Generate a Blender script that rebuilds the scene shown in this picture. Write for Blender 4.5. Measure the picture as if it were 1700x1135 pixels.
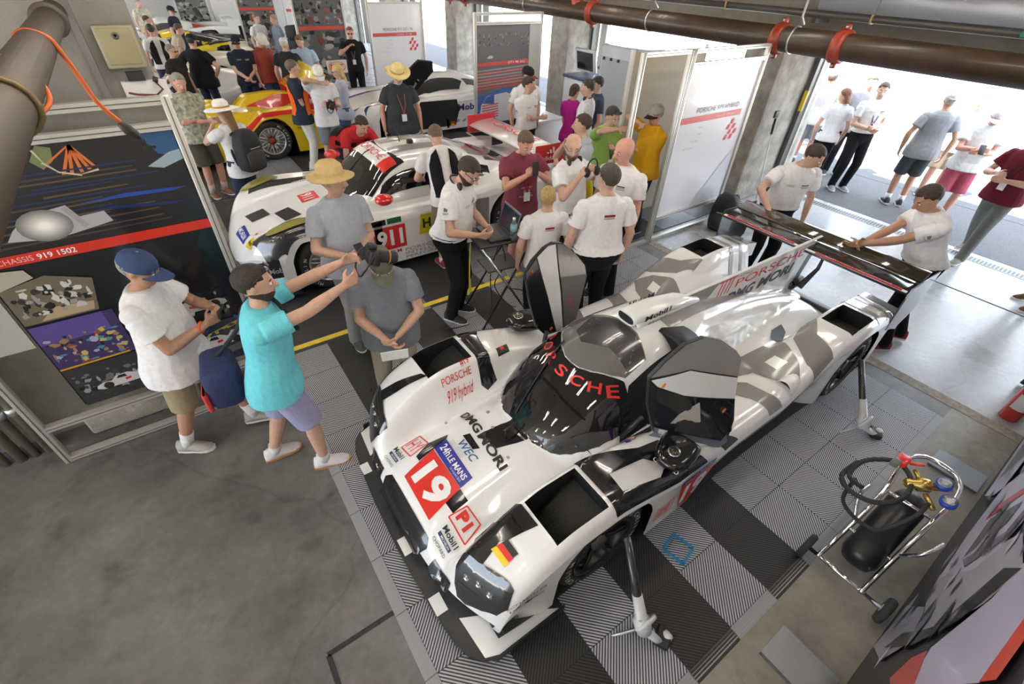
import bpy, bmesh, math, random
from mathutils import Vector, Matrix, Euler
random.seed(7)
C = bpy.context.scene.collection
R = math.radians; PI = math.pi
for o in list(bpy.data.objects): bpy.data.objects.remove(o)
# ---------------- camera, world, sun, exposure ----------------
sc = bpy.context.scene
cd = bpy.data.cameras.new('camera'); cam = bpy.data.objects.new('camera', cd); C.objects.link(cam); sc.camera = cam
cd.sensor_width = 36.0; cd.lens = 764.257/1700*36.0; cd.clip_start = .02; cd.clip_end = 300
_a, _b, _g = 0.93551693, 0.68852814, 0.04605882
_fw = Vector((math.cos(_b)*math.cos(_a), math.cos(_b)*math.sin(_a), -math.sin(_b)))
_r = _fw.cross(Vector((0,0,1))).normalized(); _u = _r.cross(_fw)
_r2 = _r*math.cos(_g)+_u*math.sin(_g); _u2 = -_r*math.sin(_g)+_u*math.cos(_g)
cam.matrix_world = Matrix(((_r2.x,_u2.x,-_fw.x,0),(_r2.y,_u2.y,-_fw.y,0),(_r2.z,_u2.z,-_fw.z,3.12),(0,0,0,1)))
w = bpy.data.worlds.new('world'); sc.world = w; w.use_nodes = True
nt = w.node_tree; bg = nt.nodes['Background']
bg.inputs[0].default_value = (.75,.86,1.0,1); bg.inputs[1].default_value = 4.0
sl = bpy.data.lights.new('sun','SUN'); sl.energy = 26; sl.angle = R(.6); sl.color = (1,.95,.86)
sun = bpy.data.objects.new('sun', sl); C.objects.link(sun)
sun.rotation_euler = Vector((.62,-.18,-1)).to_track_quat('-Z','Y').to_euler()
vs = sc.view_settings; vs.view_transform = 'Standard'; vs.look = 'None'; vs.exposure = 0.82; vs.gamma = 1; vs.use_curve_mapping = False
# ---------------- materials ----------------
MC = {}
def M(col, rough=.6, metal=0, coat=0, noise=0, nscale=8, bump=0, bscale=60, emit=0, alpha=1, trans=0, spec=.5, name=None):
    k = (tuple(col), rough, metal, coat, noise, nscale, bump, bscale, emit, alpha, trans, spec)
    if k in MC: return MC[k]
    m = bpy.data.materials.new(name or 'paint'); m.use_nodes = True; n = m.node_tree; b = n.nodes['Principled BSDF']
    c = (col[0], col[1], col[2], 1)
    b.inputs['Base Color'].default_value = c; b.inputs['Roughness'].default_value = rough; b.inputs['Metallic'].default_value = metal
    b.inputs['Coat Weight'].default_value = coat; b.inputs['Coat Roughness'].default_value = .04
    b.inputs['Specular IOR Level'].default_value = spec
    if trans: b.inputs['Transmission Weight'].default_value = trans; b.inputs['IOR'].default_value = 1.45
    if alpha < 1: b.inputs['Alpha'].default_value = alpha
    if emit: b.inputs['Emission Color'].default_value = c; b.inputs['Emission Strength'].default_value = emit
    if noise or bump:
        tc = n.nodes.new('ShaderNodeTexCoord')
    if noise:
        t = n.nodes.new('ShaderNodeTexNoise'); t.inputs['Scale'].default_value = nscale; t.inputs['Detail'].default_value = 6
        n.links.new(tc.outputs['Object'], t.inputs['Vector'])
        cr = n.nodes.new('ShaderNodeMapRange'); cr.inputs[1].default_value = .3; cr.inputs[2].default_value = .7
        cr.inputs[3].default_value = 1-noise; cr.inputs[4].default_value = 1+noise
        n.links.new(t.outputs[0], cr.inputs[0])
        mx = n.nodes.new('ShaderNodeVectorMath'); mx.operation = 'SCALE'; mx.inputs[0].default_value = col[:3]
        n.links.new(cr.outputs[0], mx.inputs['Scale']); n.links.new(mx.outputs[0], b.inputs['Base Color'])
    if bump:
        t2 = n.nodes.new('ShaderNodeTexNoise'); t2.inputs['Scale'].default_value = bscale; t2.inputs['Detail'].default_value = 4
        n.links.new(tc.outputs['Object'], t2.inputs['Vector'])
        bp = n.nodes.new('ShaderNodeBump'); bp.inputs['Strength'].default_value = bump; bp.inputs['Distance'].default_value = .02
        n.links.new(t2.outputs[0], bp.inputs['Height']); n.links.new(bp.outputs[0], b.inputs['Normal'])
    MC[k] = m; return m
def cloth(c): return M(c, .9, noise=.06, nscale=30, bump=.5, bscale=14, spec=.2)
def ink(c): return M(c, .5)
WHT = M((.86,.86,.85), .14, coat=.7); BLK = M((.012,.012,.014), .14, coat=.6); GRY = M((.25,.235,.22), .28, coat=.4)
CARB = M((.018,.018,.02), .4, noise=.4, nscale=120); RUB = M((.028,.028,.027), .75, noise=.3, nscale=150, bump=.3)
RED = M((.75,.03,.02), .3, coat=.3); BLU = M((.02,.03,.32), .3, coat=.3); YEL = M((.85,.62,.01), .3, coat=.3)
ALU = M((.62,.63,.62), .35, .85); CHR = M((.8,.8,.8), .08, 1); PLAS = M((.02,.02,.022), .45); DKG = M((.1,.1,.1), .5)
INKK = ink((.02,.02,.02)); INKW = ink((.85,.85,.85)); INKR = ink((.7,.03,.03)); INKG = ink((.35,.35,.35))
GLASS = M((.01,.01,.012), .03, coat=1, name='dark_glass'); CLEAR = M((.95,.97,1), .03, trans=1, name='clear_plastic')
# ---------------- mesh helpers ----------------
class MB:
    def __init__(s): s.v=[]; s.f=[]; s.mi=[]; s.sm=[]; s.mats=[]
    def slot(s, m):
        if m not in s.mats: s.mats.append(m)
        return s.mats.index(m)
    def add(s, vs, fs, m, smooth=True, T=None):
        b = len(s.v); k = s.slot(m)
        s.v += [tuple(T @ Vector(v)) for v in vs] if T else [tuple(v) for v in vs]
        for f in fs: s.f.append([i+b for i in f]); s.mi.append(k); s.sm.append(smooth)
        return s
    def build(s, name, parent=None, label=None):
        me = bpy.data.meshes.new(name); me.from_pydata(s.v, [], s.f)
        for m in s.mats: me.materials.append(m)
        me.polygons.foreach_set('material_index', s.mi); me.polygons.foreach_set('use_smooth', s.sm); me.update()
        o = bpy.data.objects.new(name, me); C.objects.link(o)
        if parent: o.parent = parent
        if label: o['label'] = label
        return o
    def box(s, c, d, m, T=None, bv=0):
        x, y, z = [q/2 for q in d]; bv = min(bv, .45*min(d))
        if not bv:
            vs = [(c[0]+a*x, c[1]+b*y, c[2]+e*z) for a in (-1,1) for b in (-1,1) for e in (-1,1)]
            return s.add(vs, [(0,1,3,2),(4,6,7,5),(0,4,5,1),(2,3,7,6),(0,2,6,4),(1,5,7,3)], m, False, T)
        rings = []
        def ring(zz, i):
            X, Y = x-i, y-i; q = bv
            return [(c[0]+a, c[1]+b, c[2]+zz) for a, b in ((X,Y-q),(X-q*.3,Y-q*.3),(X-q,Y),(-X+q,Y),(-X+q*.3,Y-q*.3),(-X,Y-q),(-X,-Y+q),(-X+q*.3,-Y+q*.3),(-X+q,-Y),(X-q,-Y),(X-q*.3,-Y+q*.3),(X,-Y+q))]
        rings = [ring(-z, bv*.8), ring(-z+bv*.3, bv*.2), ring(-z+bv, 0), ring(z-bv, 0), ring(z-bv*.3, bv*.2), ring(z, bv*.8)]
        return s.loft(rings, m, T=T)
    def loft(s, rings, m, caps=True, smooth=True, T=None, close=True):
        n = len(rings[0]); vs = [p for r in rings for p in r]; fs = []
        for i in range(len(rings)-1):
            for j in range(n if close else n-1):
                k = (j+1) % n; fs.append((i*n+j, i*n+k, (i+1)*n+k, (i+1)*n+j))
        if caps: fs += [tuple(reversed(range(n))), tuple(range((len(rings)-1)*n, len(rings)*n))]
        return s.add(vs, fs, m, smooth, T)
    def tube(s, pts, r, m, n=8, T=None, closed=False):
        pts = [Vector(p) for p in pts]; rs = r if isinstance(r, (list, tuple)) else [r]*len(pts)
        rings = []; prev = None
        for i, p in enumerate(pts):
            if closed: d = pts[(i+1) % len(pts)]-pts[i-1]
            else: d = pts[min(i+1, len(pts)-1)]-pts[max(i-1, 0)]
            if d.length < 1e-9: d = Vector((0,0,1))
            d.normalize()
            if prev is None: a = d.orthogonal().normalized()
            else:
                a = prev-d*prev.dot(d); a = a.normalized() if a.length > 1e-6 else d.orthogonal().normalized()
            prev = a; b = d.cross(a)
            rings.append([p+(a*math.cos(2*PI*j/n)+b*math.sin(2*PI*j/n))*rs[i] for j in range(n)])
        if closed: rings.append(rings[0])
        return s.loft(rings, m, caps=not closed, T=T)
    def lathe(s, prof, m, T=None, n=24, smooth=True):
        rings = [[(r*math.cos(2*PI*j/n), r*math.sin(2*PI*j/n), z) for j in range(n)] for r, z in prof]
        return s.loft(rings, m, T=T, smooth=smooth)
    def ell(s, c, r, m, T=None, n=12, k=8):
        rings = [[(c[0]+r[0]*math.sin(t)*math.cos(2*PI*j/n), c[1]+r[1]*math.sin(t)*math.sin(2*PI*j/n), c[2]-r[2]*math.cos(t)) for j in range(n)] for t in [PI*(i+.12)/(k+.24) for i in range(k+1)]]
        return s.loft(rings, m, T=T)
    def poly(s, pts, m, T=None):
        return s.add(pts, [tuple(range(len(pts)))], m, False, T)
    def prism(s, p2, h, m, T=None):
        n = len(p2); vs = [(a, b, 0) for a, b in p2]+[(a, b, h) for a, b in p2]
        return s.add(vs, [tuple(reversed(range(n))), tuple(range(n, 2*n))]+[(i, (i+1) % n, (i+1) % n+n, i+n) for i in range(n)], m, False, T)
    # flat decals: 2D polygon / text mapped through fn(a, b) -> point
    def drape(s, polys, fn, m, step=.04, gx=True):
        bm = bmesh.new()
        for P in polys:
            try: bm.faces.new([bm.verts.new((a, b, 0)) for a, b in P])
            except Exception: pass
        return s._drape(bm, fn, m, step)
    def _drape(s, bm, fn, m, step):
        bmesh.ops.triangulate(bm, faces=bm.faces[:])
        if step:
            for ax in (0, 1):
                lo = min(v.co[ax] for v in bm.verts); hi = max(v.co[ax] for v in bm.verts)
                k = math.floor(lo/step)+1
                while k*step < hi:
                    co = [0,0,0]; no = [0,0,0]; co[ax] = k*step; no[ax] = 1
                    bmesh.ops.bisect_plane(bm, geom=bm.verts[:]+bm.edges[:]+bm.faces[:], plane_co=co, plane_no=no, dist=1e-6); k += 1
        bm.verts.index_update()
        vs = [fn(v.co.x, v.co.y) for v in bm.verts]; fs = [[v.index for v in f.verts] for f in bm.faces]
        bm.free(); return s.add(vs, fs, m, bool(step))
    def text(s, txt, p, d, u, h, m, fn=None, width=None, step=0, bold=0, shear=0):
        """writing with its lower left corner at p (2D when fn is given, else 3D), d / u reading and up directions, h cap height"""
        vs, fs, W = glyphs(txt, bold, shear)
        if not vs: return s
        k = h/.7; kx = k if width is None else width/W
        if fn is None:
            p, d, u = Vector(p), Vector(d).normalized(), Vector(u).normalized()
            return s.add([p+d*(a*kx)+u*(b*k) for a, b in vs], fs, m, False)
        bm = bmesh.new(); q = [bm.verts.new((p[0]+d[0]*a*kx+u[0]*b*k, p[1]+d[1]*a*kx+u[1]*b*k, 0)) for a, b in vs]
        for f in fs:
            try: bm.faces.new([q[i] for i in f])
            except Exception: pass
        return s._drape(bm, fn, m, step or .04)
GC = {}
def glyphs(txt, bold, shear):
    k = (txt, bold, shear)
    if k not in GC:
        cu = bpy.data.curves.new('t', 'FONT'); cu.body = txt; cu.size = 1; cu.offset = bold; cu.shear = shear; cu.resolution_u = 3
        cu.fill_mode = 'FRONT' if hasattr(cu, 'fill_mode') else cu.fill_mode
        o = bpy.data.objects.new('t', cu); C.objects.link(o)
        dg = bpy.context.evaluated_depsgraph_get(); me = bpy.data.meshes.new_from_object(o.evaluated_get(dg))
        vs = [(v.co.x, v.co.y) for v in me.vertices]; fs = [tuple(p.vertices) for p in me.polygons]
        bpy.data.objects.remove(o); bpy.data.curves.remove(cu); bpy.data.meshes.remove(me)
        if vs:
            x0 = min(v[0] for v in vs); W = max(v[0] for v in vs)-x0; vs = [(a-x0, b) for a, b in vs]
        else: W = 1
        GC[k] = (vs, fs, W)
    return GC[k]
def tag(o, label, cat, group=None, kind=None):
    if label: o['label'] = label
    if cat: o['category'] = cat
    if group: o['group'] = group
    if kind: o['kind'] = kind
    return o
def thing(name, label, cat, loc=(0,0,0), rz=0, group=None):
    o = bpy.data.objects.new(name, None); C.objects.link(o); o.empty_display_size = .1
    o.location = loc; o.rotation_euler = (0,0,R(rz)); return tag(o, label, cat, group)
def struct(mb, name):
    o = mb.build(name); o['kind'] = 'structure'; return o
def dup(o, loc=None, rz=None, label=None, parent=None):
    c = o.copy(); C.objects.link(c)
    if parent: c.parent = parent
    if loc is not None: c.location = loc
    if rz is not None: c.rotation_euler = (0,0,R(rz))
    if label: c['label'] = label
    for ch in o.children: dup(ch, parent=c)
    return c
def TR(loc=(0,0,0), rot=(0,0,0)): return Matrix.Translation(loc) @ Euler([R(a) for a in rot]).to_matrix().to_4x4()
def AX(p, d):   # matrix whose z axis points along d, origin p
    return Matrix.Translation(p) @ Vector(d).to_track_quat('Z','Y').to_matrix().to_4x4()
# ---------------- the building ----------------
def floor_mat(name, col, rough, sc_, var=.25, stain=(.5,.4)):
    m = bpy.data.materials.new(name); m.use_nodes = True; n = m.node_tree; b = n.nodes['Principled BSDF']; L = n.links.new
    tc = n.nodes.new('ShaderNodeTexCoord')
    t1 = n.nodes.new('ShaderNodeTexNoise'); t1.inputs['Scale'].default_value = sc_; t1.inputs['Detail'].default_value = 9; t1.inputs['Roughness'].default_value = .65
    t2 = n.nodes.new('ShaderNodeTexNoise'); t2.inputs['Scale'].default_value = sc_*14; t2.inputs['Detail'].default_value = 5
    t3 = n.nodes.new('ShaderNodeTexVoronoi'); t3.feature = 'DISTANCE_TO_EDGE'; t3.inputs['Scale'].default_value = .33
    wn = n.nodes.new('ShaderNodeTexNoise'); wn.inputs['Scale'].default_value = 1.8; wn.inputs['Detail'].default_value = 5
    va = n.nodes.new('ShaderNodeVectorMath'); va.operation = 'SCALE'; va.inputs['Scale'].default_value = .5
    vb = n.nodes.new('ShaderNodeVectorMath'); vb.operation = 'ADD'
    for t in (t1, t2, wn): L(tc.outputs['Object'], t.inputs['Vector'])
    L(wn.outputs[1], va.inputs[0]); L(va.outputs[0], vb.inputs[0]); L(tc.outputs['Object'], vb.inputs[1]); L(vb.outputs[0], t3.inputs['Vector'])
    r1 = n.nodes.new('ShaderNodeMapRange'); r1.inputs[1].default_value = .3; r1.inputs[2].default_value = .7; r1.inputs[3].default_value = 1-var; r1.inputs[4].default_value = 1+var
    r2 = n.nodes.new('ShaderNodeMapRange'); r2.inputs[1].default_value = .35; r2.inputs[2].default_value = .7; r2.inputs[3].default_value = .9; r2.inputs[4].default_value = 1.06
    r3 = n.nodes.new('ShaderNodeMapRange'); r3.inputs[1].default_value = .0; r3.inputs[2].default_value = .006; r3.inputs[3].default_value = stain[0]; r3.inputs[4].default_value = 1
    t4 = n.nodes.new('ShaderNodeTexNoise'); t4.inputs['Scale'].default_value = 3.4; t4.inputs['Detail'].default_value = 3; L(tc.outputs['Object'], t4.inputs['Vector']); r5 = n.nodes.new('ShaderNodeMapRange'); r5.inputs[1].default_value = .60; r5.inputs[2].default_value = .72; r5.inputs[3].default_value = 1; r5.inputs[4].default_value = 1-var*.8; L(t4.outputs[0], r5.inputs[0])
    L(t1.outputs[0], r1.inputs[0]); L(t2.outputs[0], r2.inputs[0]); L(t3.outputs[0], r3.inputs[0])
    a = n.nodes.new('ShaderNodeMath'); a.operation = 'MULTIPLY'; L(r1.outputs[0], a.inputs[0]); L(r2.outputs[0], a.inputs[1])
    a2 = n.nodes.new('ShaderNodeMath'); a2.operation = 'MULTIPLY'; L(a.outputs[0], a2.inputs[0]); L(r3.outputs[0], a2.inputs[1])
    v = n.nodes.new('ShaderNodeVectorMath'); v.operation = 'SCALE'; v.inputs[0].default_value = col; a3 = n.nodes.new('ShaderNodeMath'); a3.operation = 'MULTIPLY'; L(a2.outputs[0], a3.inputs[0]); L(r5.outputs[0], a3.inputs[1]); L(a3.outputs[0], v.inputs['Scale'])
    L(v.outputs[0], b.inputs['Base Color'])
    r4 = n.nodes.new('ShaderNodeMapRange'); r4.inputs[1].default_value = .3; r4.inputs[2].default_value = .7; r4.inputs[3].default_value = rough-.1; r4.inputs[4].default_value = rough+.12
    L(t1.outputs[0], r4.inputs[0]); L(r4.outputs[0], b.inputs['Roughness'])
    bp = n.nodes.new('ShaderNodeBump'); bp.inputs['Strength'].default_value = .15; bp.inputs['Distance'].default_value = .01; L(t2.outputs[0], bp.inputs['Height']); L(bp.outputs[0], b.inputs['Normal'])
    return m
CONC = floor_mat('worn_concrete', (.155,.151,.144), .42, 1.3, .5, (.80,.4))
CONCW = floor_mat('pale_concrete', (.38,.38,.385), .30, 1.0, .15, (.85,.4))
ASPH = M((.085,.085,.09), .85, noise=.25, nscale=60, bump=.3, bscale=150)
WALLC = M((.25,.235,.21), .8, noise=.18, nscale=3, bump=.3, bscale=30)
WALLP = M((.55,.53,.49), .8, noise=.08, nscale=3, bump=.1, bscale=30)
CEIL = M((.34,.31,.26), .8, noise=.08)
def flat(name, x0, y0, x1, y1, z, m, t=.06):
    return struct(MB().box(((x0+x1)/2, (y0+y1)/2, z-t/2), (x1-x0, y1-y0, t), m), name)
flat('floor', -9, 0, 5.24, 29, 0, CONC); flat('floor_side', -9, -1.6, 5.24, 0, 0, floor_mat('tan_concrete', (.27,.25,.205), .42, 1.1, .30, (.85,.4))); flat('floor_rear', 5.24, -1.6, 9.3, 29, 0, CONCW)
flat('trim_1', 5.24, -1.6, 5.38, 29, .003, M((.33,.29,.24), .8, noise=.3, nscale=20), .003)      # worn strip across the bay
flat('trim_2', 7.82, -1.6, 7.845, 29, .003, M((.03,.03,.03), .8), .003)
flat('ground_apron', 9.3, -30, 13.5, 60, -.01, ASPH); flat('ground_pit_lane', 13.5, -60, 120, 90, -.012, M((.62,.60,.57), .9, noise=.1, nscale=30, bump=.2))
flat('ground_front', -60, -60, -9, 90, -.01, M((.45,.43,.40), .9, noise=.1)); 
flat('ground_beyond', -9, 29, 9.3, 90, -.01, M((.45,.43,.40), .9, noise=.1)); flat('ground_beside', -9, -60, 9.3, -1.6, -.01, M((.45,.43,.40), .9, noise=.1))
# slot drain along the pit-lane edge
mb = MB(); mb.box((9.08, 5, .002), (.2, 16, .004), M((.28,.28,.27), .7))
for i in range(330): mb.box((9.08, -2.6+i*.046, .0045), (.13, .022, .003), INKK)
tag(mb.build('slot_drain'), 'long slotted drain grate set in pale concrete before the pit lane', 'drain')
for k in range(2):
    flat('trim_%d' % (3+k), 11.4+k*2.6, -30, 11.43+k*2.6, 60, -.006, M((.12,.12,.12), .9), .002)
# remains of a black taped rectangle on the floor
TP = M((.03,.03,.032), .7, noise=.5, nscale=25)
for i_, (p_, d_) in enumerate((((-.06,1.285,.001),(.42,.03,.002)),((-.265,1.12,.001),(.03,.32,.002)))):
    o_ = MB().box((0,0,0), d_, TP).build('floor_tape'); o_.location = p_; tag(o_, ('scuffed black tape strip running from the mat edge at the bottom','short black tape strip at the bottom edge of the photo')[i_], 'tape')
# yellow bay line
flat('trim_5', -.9, 4.10, 5.1, 4.17, .0115, M((.80,.62,.04), .6, noise=.15, nscale=10), .004)
# ceiling and roof
struct(MB().box((.2, 13.5, 3.72), (18.4, 31, .12), CEIL), 'ceiling')
# front fascia beam and pit lane header
struct(MB().box((9.05, 13.5, 3.05), (.5, 31, 1.22), M((.27,.24,.19), .8, noise=.1)), 'wall_pit_header')
struct(MB().box((.1, -1.72, 1.8), (18.4, .2, 3.72), WALLP), 'wall_right')
struct(MB().box((.1, 29.1, 1.8), (18.4, .2, 3.72), WALLP), 'wall_far')
# concrete columns on the pit-lane side
CB = M((.38,.35,.30), .85, noise=.3, nscale=5, bump=.5, bscale=25)
for i, y in enumerate((4.45, 9.6, 14.7, 19.8, 24.9)):
    mb = MB(); mb.box((8.45, y, 1.22), (1.5 if i == 0 else .9, .62, 2.44), CB, bv=.03)
    mb.box((9.22, y, 1.22), (.1, .62, 2.44), WALLP)
    tag(mb.build('wall_pier' if i == 0 else 'wall_pier.%03d' % i), None, None, kind='structure')
    mb = MB()
    for s_ in (-1, 1):
        mb.box((8.72, y+s_*.36, 1.2), (.09, .06, 2.4), M((.12,.12,.12), .5, .5)); mb.box((8.90, y+s_*.35, 1.2), (.04, .05, 2.4), ALU)
    t = tag(mb.build('door_track'), 'dark metal door tracks on the concrete pier, %s' % ('nearest the raised wing','right of the flag car panel','beside the second info panel','fourth along the pit side','farthest along the pit side')[i], 'door track', 'roller door tracks')
mb = MB(); mb.box((8.665, 4.07, 1.55), (.02, .06, .3), YEL); pass
tag(mb.build('warning_label'), 'yellow upright warning label stuck on the door track', 'label')
# wall dividing the first bays at the front left
struct(MB().box((-2.75, 4.22, 1.85), (5.6, .3, 3.7), WALLC), 'wall_left')
struct(MB().box((-.95, 3.98, .10), (.8, .16, .20), CB, bv=.02), 'baseboard_left')
for i, y in enumerate((8.6, 13.1)):
    tag(MB().box((-2.75, y+.3, 1.85), (4.2, .3, 3.7), WALLC).build('wall_divider.%03d' % i), None, None, kind='structure')
# rolled up door housing above the pit opening
t = thing('roller_shutter', 'pale rolled shutter door tucked above the pit lane opening', 'shutter', (8.3, 1.6, 2.9))
mb = MB(); mb.tube([(0,-2.2,0),(0,2.5,0)], .24, M((.34,.35,.38), .4, .4), 20); mb.build('shutter_roll', t)
for y_ in (-2.25, 2.55): mb = MB(); mb.box((.1,y_,0), (.4,.06,.6), DKG); mb.build('end_bracket', t)
# ---------------- interlocking floor tiles ----------------
def tile_mat(name, ca, cb, mode, blk=1):
    m = bpy.data.materials.new(name); m.use_nodes = True; n = m.node_tree; b = n.nodes['Principled BSDF']; L = n.links.new
    tc = n.nodes.new('ShaderNodeTexCoord'); sp = n.nodes.new('ShaderNodeSeparateXYZ'); L(tc.outputs['Object'], sp.inputs[0])
    def mt(op, a, b_=None):
        q = n.nodes.new('ShaderNodeMath'); q.operation = op
        for i, v in enumerate((a, b_)):
            if v is None: continue
            if isinstance(v, (int, float)): q.inputs[i].default_value = v
            else: L(v, q.inputs[i])
        return q.outputs[0]
    x, y = sp.outputs[0], sp.outputs[1]
    ix = mt('FLOOR', mt('DIVIDE', x, .4)); iy = mt('FLOOR', mt('DIVIDE', y, .4))
    par = mt('FLOORED_MODULO', mt('ADD', ix, iy), 2)                      # 0 / 1
    sg = mt('SUBTRACT', mt('MULTIPLY', par, 2), 1)
    diag = mt('ADD', x, mt('MULTIPLY', y, sg))
    rib = mt('LESS_THAN', mt('FLOORED_MODULO', mt('DIVIDE', diag, .0235), 1), .5)
    fx = mt('FLOORED_MODULO', mt('DIVIDE', x, .4), 1); fy = mt('FLOORED_MODULO', mt('DIVIDE', y, .4), 1)
    edge = mt('MAXIMUM', mt('ABSOLUTE', mt('SUBTRACT', fx, .5)), mt('ABSOLUTE', mt('SUBTRACT', fy, .5)))
    seam = mt('GREATER_THAN', edge, .492)
    if mode == 'cols':
        a = mt('FLOORED_MODULO', ix, 6); dark = mt('MULTIPLY', mt('GREATER_THAN', a, 1.5), mt('LESS_THAN', a, 3.5))
        dark = mt('MULTIPLY', mt('LESS_THAN', mt('ABSOLUTE', mt('SUBTRACT', ix, 3)), 2.5), mt('FLOORED_MODULO', ix, 2))
    else:
        dark = mt('LESS_THAN', mt('FLOORED_MODULO', mt('ADD', mt('FLOOR', mt('DIVIDE', ix, 2)), 0), 2), .5)
    mx = n.nodes.new('ShaderNodeMix'); mx.data_type = 'RGBA'; L(dark, mx.inputs[0]); mx.inputs[6].default_value = (*ca, 1); mx.inputs[7].default_value = (*cb, 1)
    hole = mt('MULTIPLY', mt('SUBTRACT', 1, mt('MULTIPLY', rib, .90)), mt('SUBTRACT', 1, mt('MULTIPLY', seam, .7)))
    v = n.nodes.new('ShaderNodeVectorMath'); v.operation = 'SCALE'; L(mx.outputs[2], v.inputs[0]); L(hole, v.inputs['Scale'])
    ns = n.nodes.new('ShaderNodeTexNoise'); ns.inputs['Scale'].default_value = 3; L(tc.outputs['Object'], ns.inputs['Vector'])
    L(v.outputs[0], b.inputs['Base Color']); L(mt('ADD', mt('MULTIPLY', ns.outputs[0], .3), .36), b.inputs['Roughness'])
    bp = n.nodes.new('ShaderNodeBump'); bp.inputs['Distance'].default_value = .004; bp.inputs['Strength'].default_value = .6; L(mt('SUBTRACT', 1, rib), bp.inputs['Height']); L(bp.outputs[0], b.inputs['Normal'])
    return m
LG, DG = (.52,.53,.58), (.030,.030,.032)
def tiles(label, x0, y0, x1, y1, mat, edges=''):
    t = thing('floor_mat', label, 'floor mat', (x0, y0, 0))
    MB().box(((x1-x0)/2, (y1-y0)/2, .005), (x1-x0, y1-y0, .01), mat).build('tile_field', t)
    ed = M((.30,.31,.34), .5); ek = M((.03,.03,.03), .5)
    def strip(p, q, out):
        d = Vector(q)-Vector(p); n_ = round(d.length/.4)
        mb = MB()
        for i in range(n_):
            a = Vector(p)+d*(i/n_); b_ = Vector(p)+d*((i+.985)/n_); o = Vector(out)*.075
            mm = ek if (out[1] and (round((a.x-.4)/.4) in (2, 4))) else ed
            mb.add([(a.x,a.y,.0102),(b_.x,b_.y,.0102),(b_.x+o.x,b_.y+o.y,.002),(a.x+o.x,a.y+o.y,.002)], [(0,1,2,3)], mm, False)
            for k in range(4):
                f = (k+.5)/5; oo = o*f; z = .0108-.0082*f
                mb.add([(a.x+oo.x,a.y+oo.y,z),(b_.x+oo.x,b_.y+oo.y,z),(b_.x+oo.x*1.12,b_.y+oo.y*1.12,z),(a.x+oo.x*1.12,a.y+oo.y*1.12,z)], [(0,1,2,3)], INKG, False)
        mb.build('ramp_edge', t)
    W, Hh = x1-x0, y1-y0
    if 'f' in edges: strip((0,Hh),(0,0),(-1,0))
    if 'r' in edges: strip((0,0),(W,0),(0,-1))
    if 'b' in edges: strip((W,0),(W,Hh),(1,0))
    return t
TM = tile_mat('ribbed_tiles', LG, DG, 'cols')
tiles('grey and black ribbed interlocking tile mat under the white number 19 car', .21, .05, 5.01, 4.05, TM, 'fr')
TM2 = tile_mat('checker_tiles', (.40,.42,.46), (.05,.05,.055), 'x')
tiles('grey and black striped tile floor under the number 911 car', .21, 4.05, 7.41, 8.45, TM2)
tiles('pale grey and black tile floor under the yellow and red car', -3.0, 8.5, 7.4, 12.9, TM2)
# ---------------- people ----------------
SK = {'f':(.60,.36,.26), 't':(.46,.25,.16), 'r':(.62,.32,.23), 'd':(.33,.17,.10)}
def skinm(k): return M(SK[k], .5, noise=.08, nscale=25, bump=.15, bscale=60, name='skin')
def cone(mb, p, q, r0, r1, m, n=12, e=1.0, rnd=False, ax=None):
    """tapered limb piece, optionally with rounded ends, flattened by e across axis ax"""
    p, q = Vector(p), Vector(q); d = q-p; L = d.length; d.normalize()
    a = (Vector(ax)-d*Vector(ax).dot(d)).normalized() if ax is not None else d.orthogonal().normalized(); b = d.cross(a)
    st = [(0, r0), (L, r1)]
    if rnd: st = [(-r0*.95, r0*.25), (-r0*.75, r0*.66), (-r0*.35, r0*.94), (0, r0), (L, r1), (L+r1*.35, r1*.94), (L+r1*.75, r1*.66), (L+r1*.95, r1*.25)]
    mb.loft([[p+d*s+(a*math.cos(2*PI*j/n)+b*e*math.sin(2*PI*j/n))*r for j in range(n)] for s, r in st], m)
def ik(S, T, a, b, pole):
    S, T = Vector(S), Vector(T); d = T-S; L = d.length
    if L > (a+b)*.995: T = S+d*((a+b)*.995/L); d = T-S; L = d.length
    d.normalize(); x = (a*a-b*b+L*L)/(2*L); h = math.sqrt(max(a*a-x*x, 0)); p = Vector(pole); p = (p-d*p.dot(d)).normalized()
    return S+d*x+p*h, T
def remesh(o, vox, it=3):
    m = o.modifiers.new('remesh', 'REMESH'); m.mode = 'VOXEL'; m.voxel_size = vox; m.use_smooth_shade = True
    s = o.modifiers.new('smooth', 'SMOOTH'); s.factor = .5; s.iterations = it
def ring(c, ax, ay, T, n=16, p=2.4):
    o = []
    for j in range(n):
        t = 2*PI*j/n; ca, sa = math.cos(t), math.sin(t)
        o.append(T @ Vector((c[0]+ax*math.copysign(abs(ca)**(2/p), ca), c[1]+ay*math.copysign(abs(sa)**(2/p), sa), c[2])))
    return o
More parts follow.
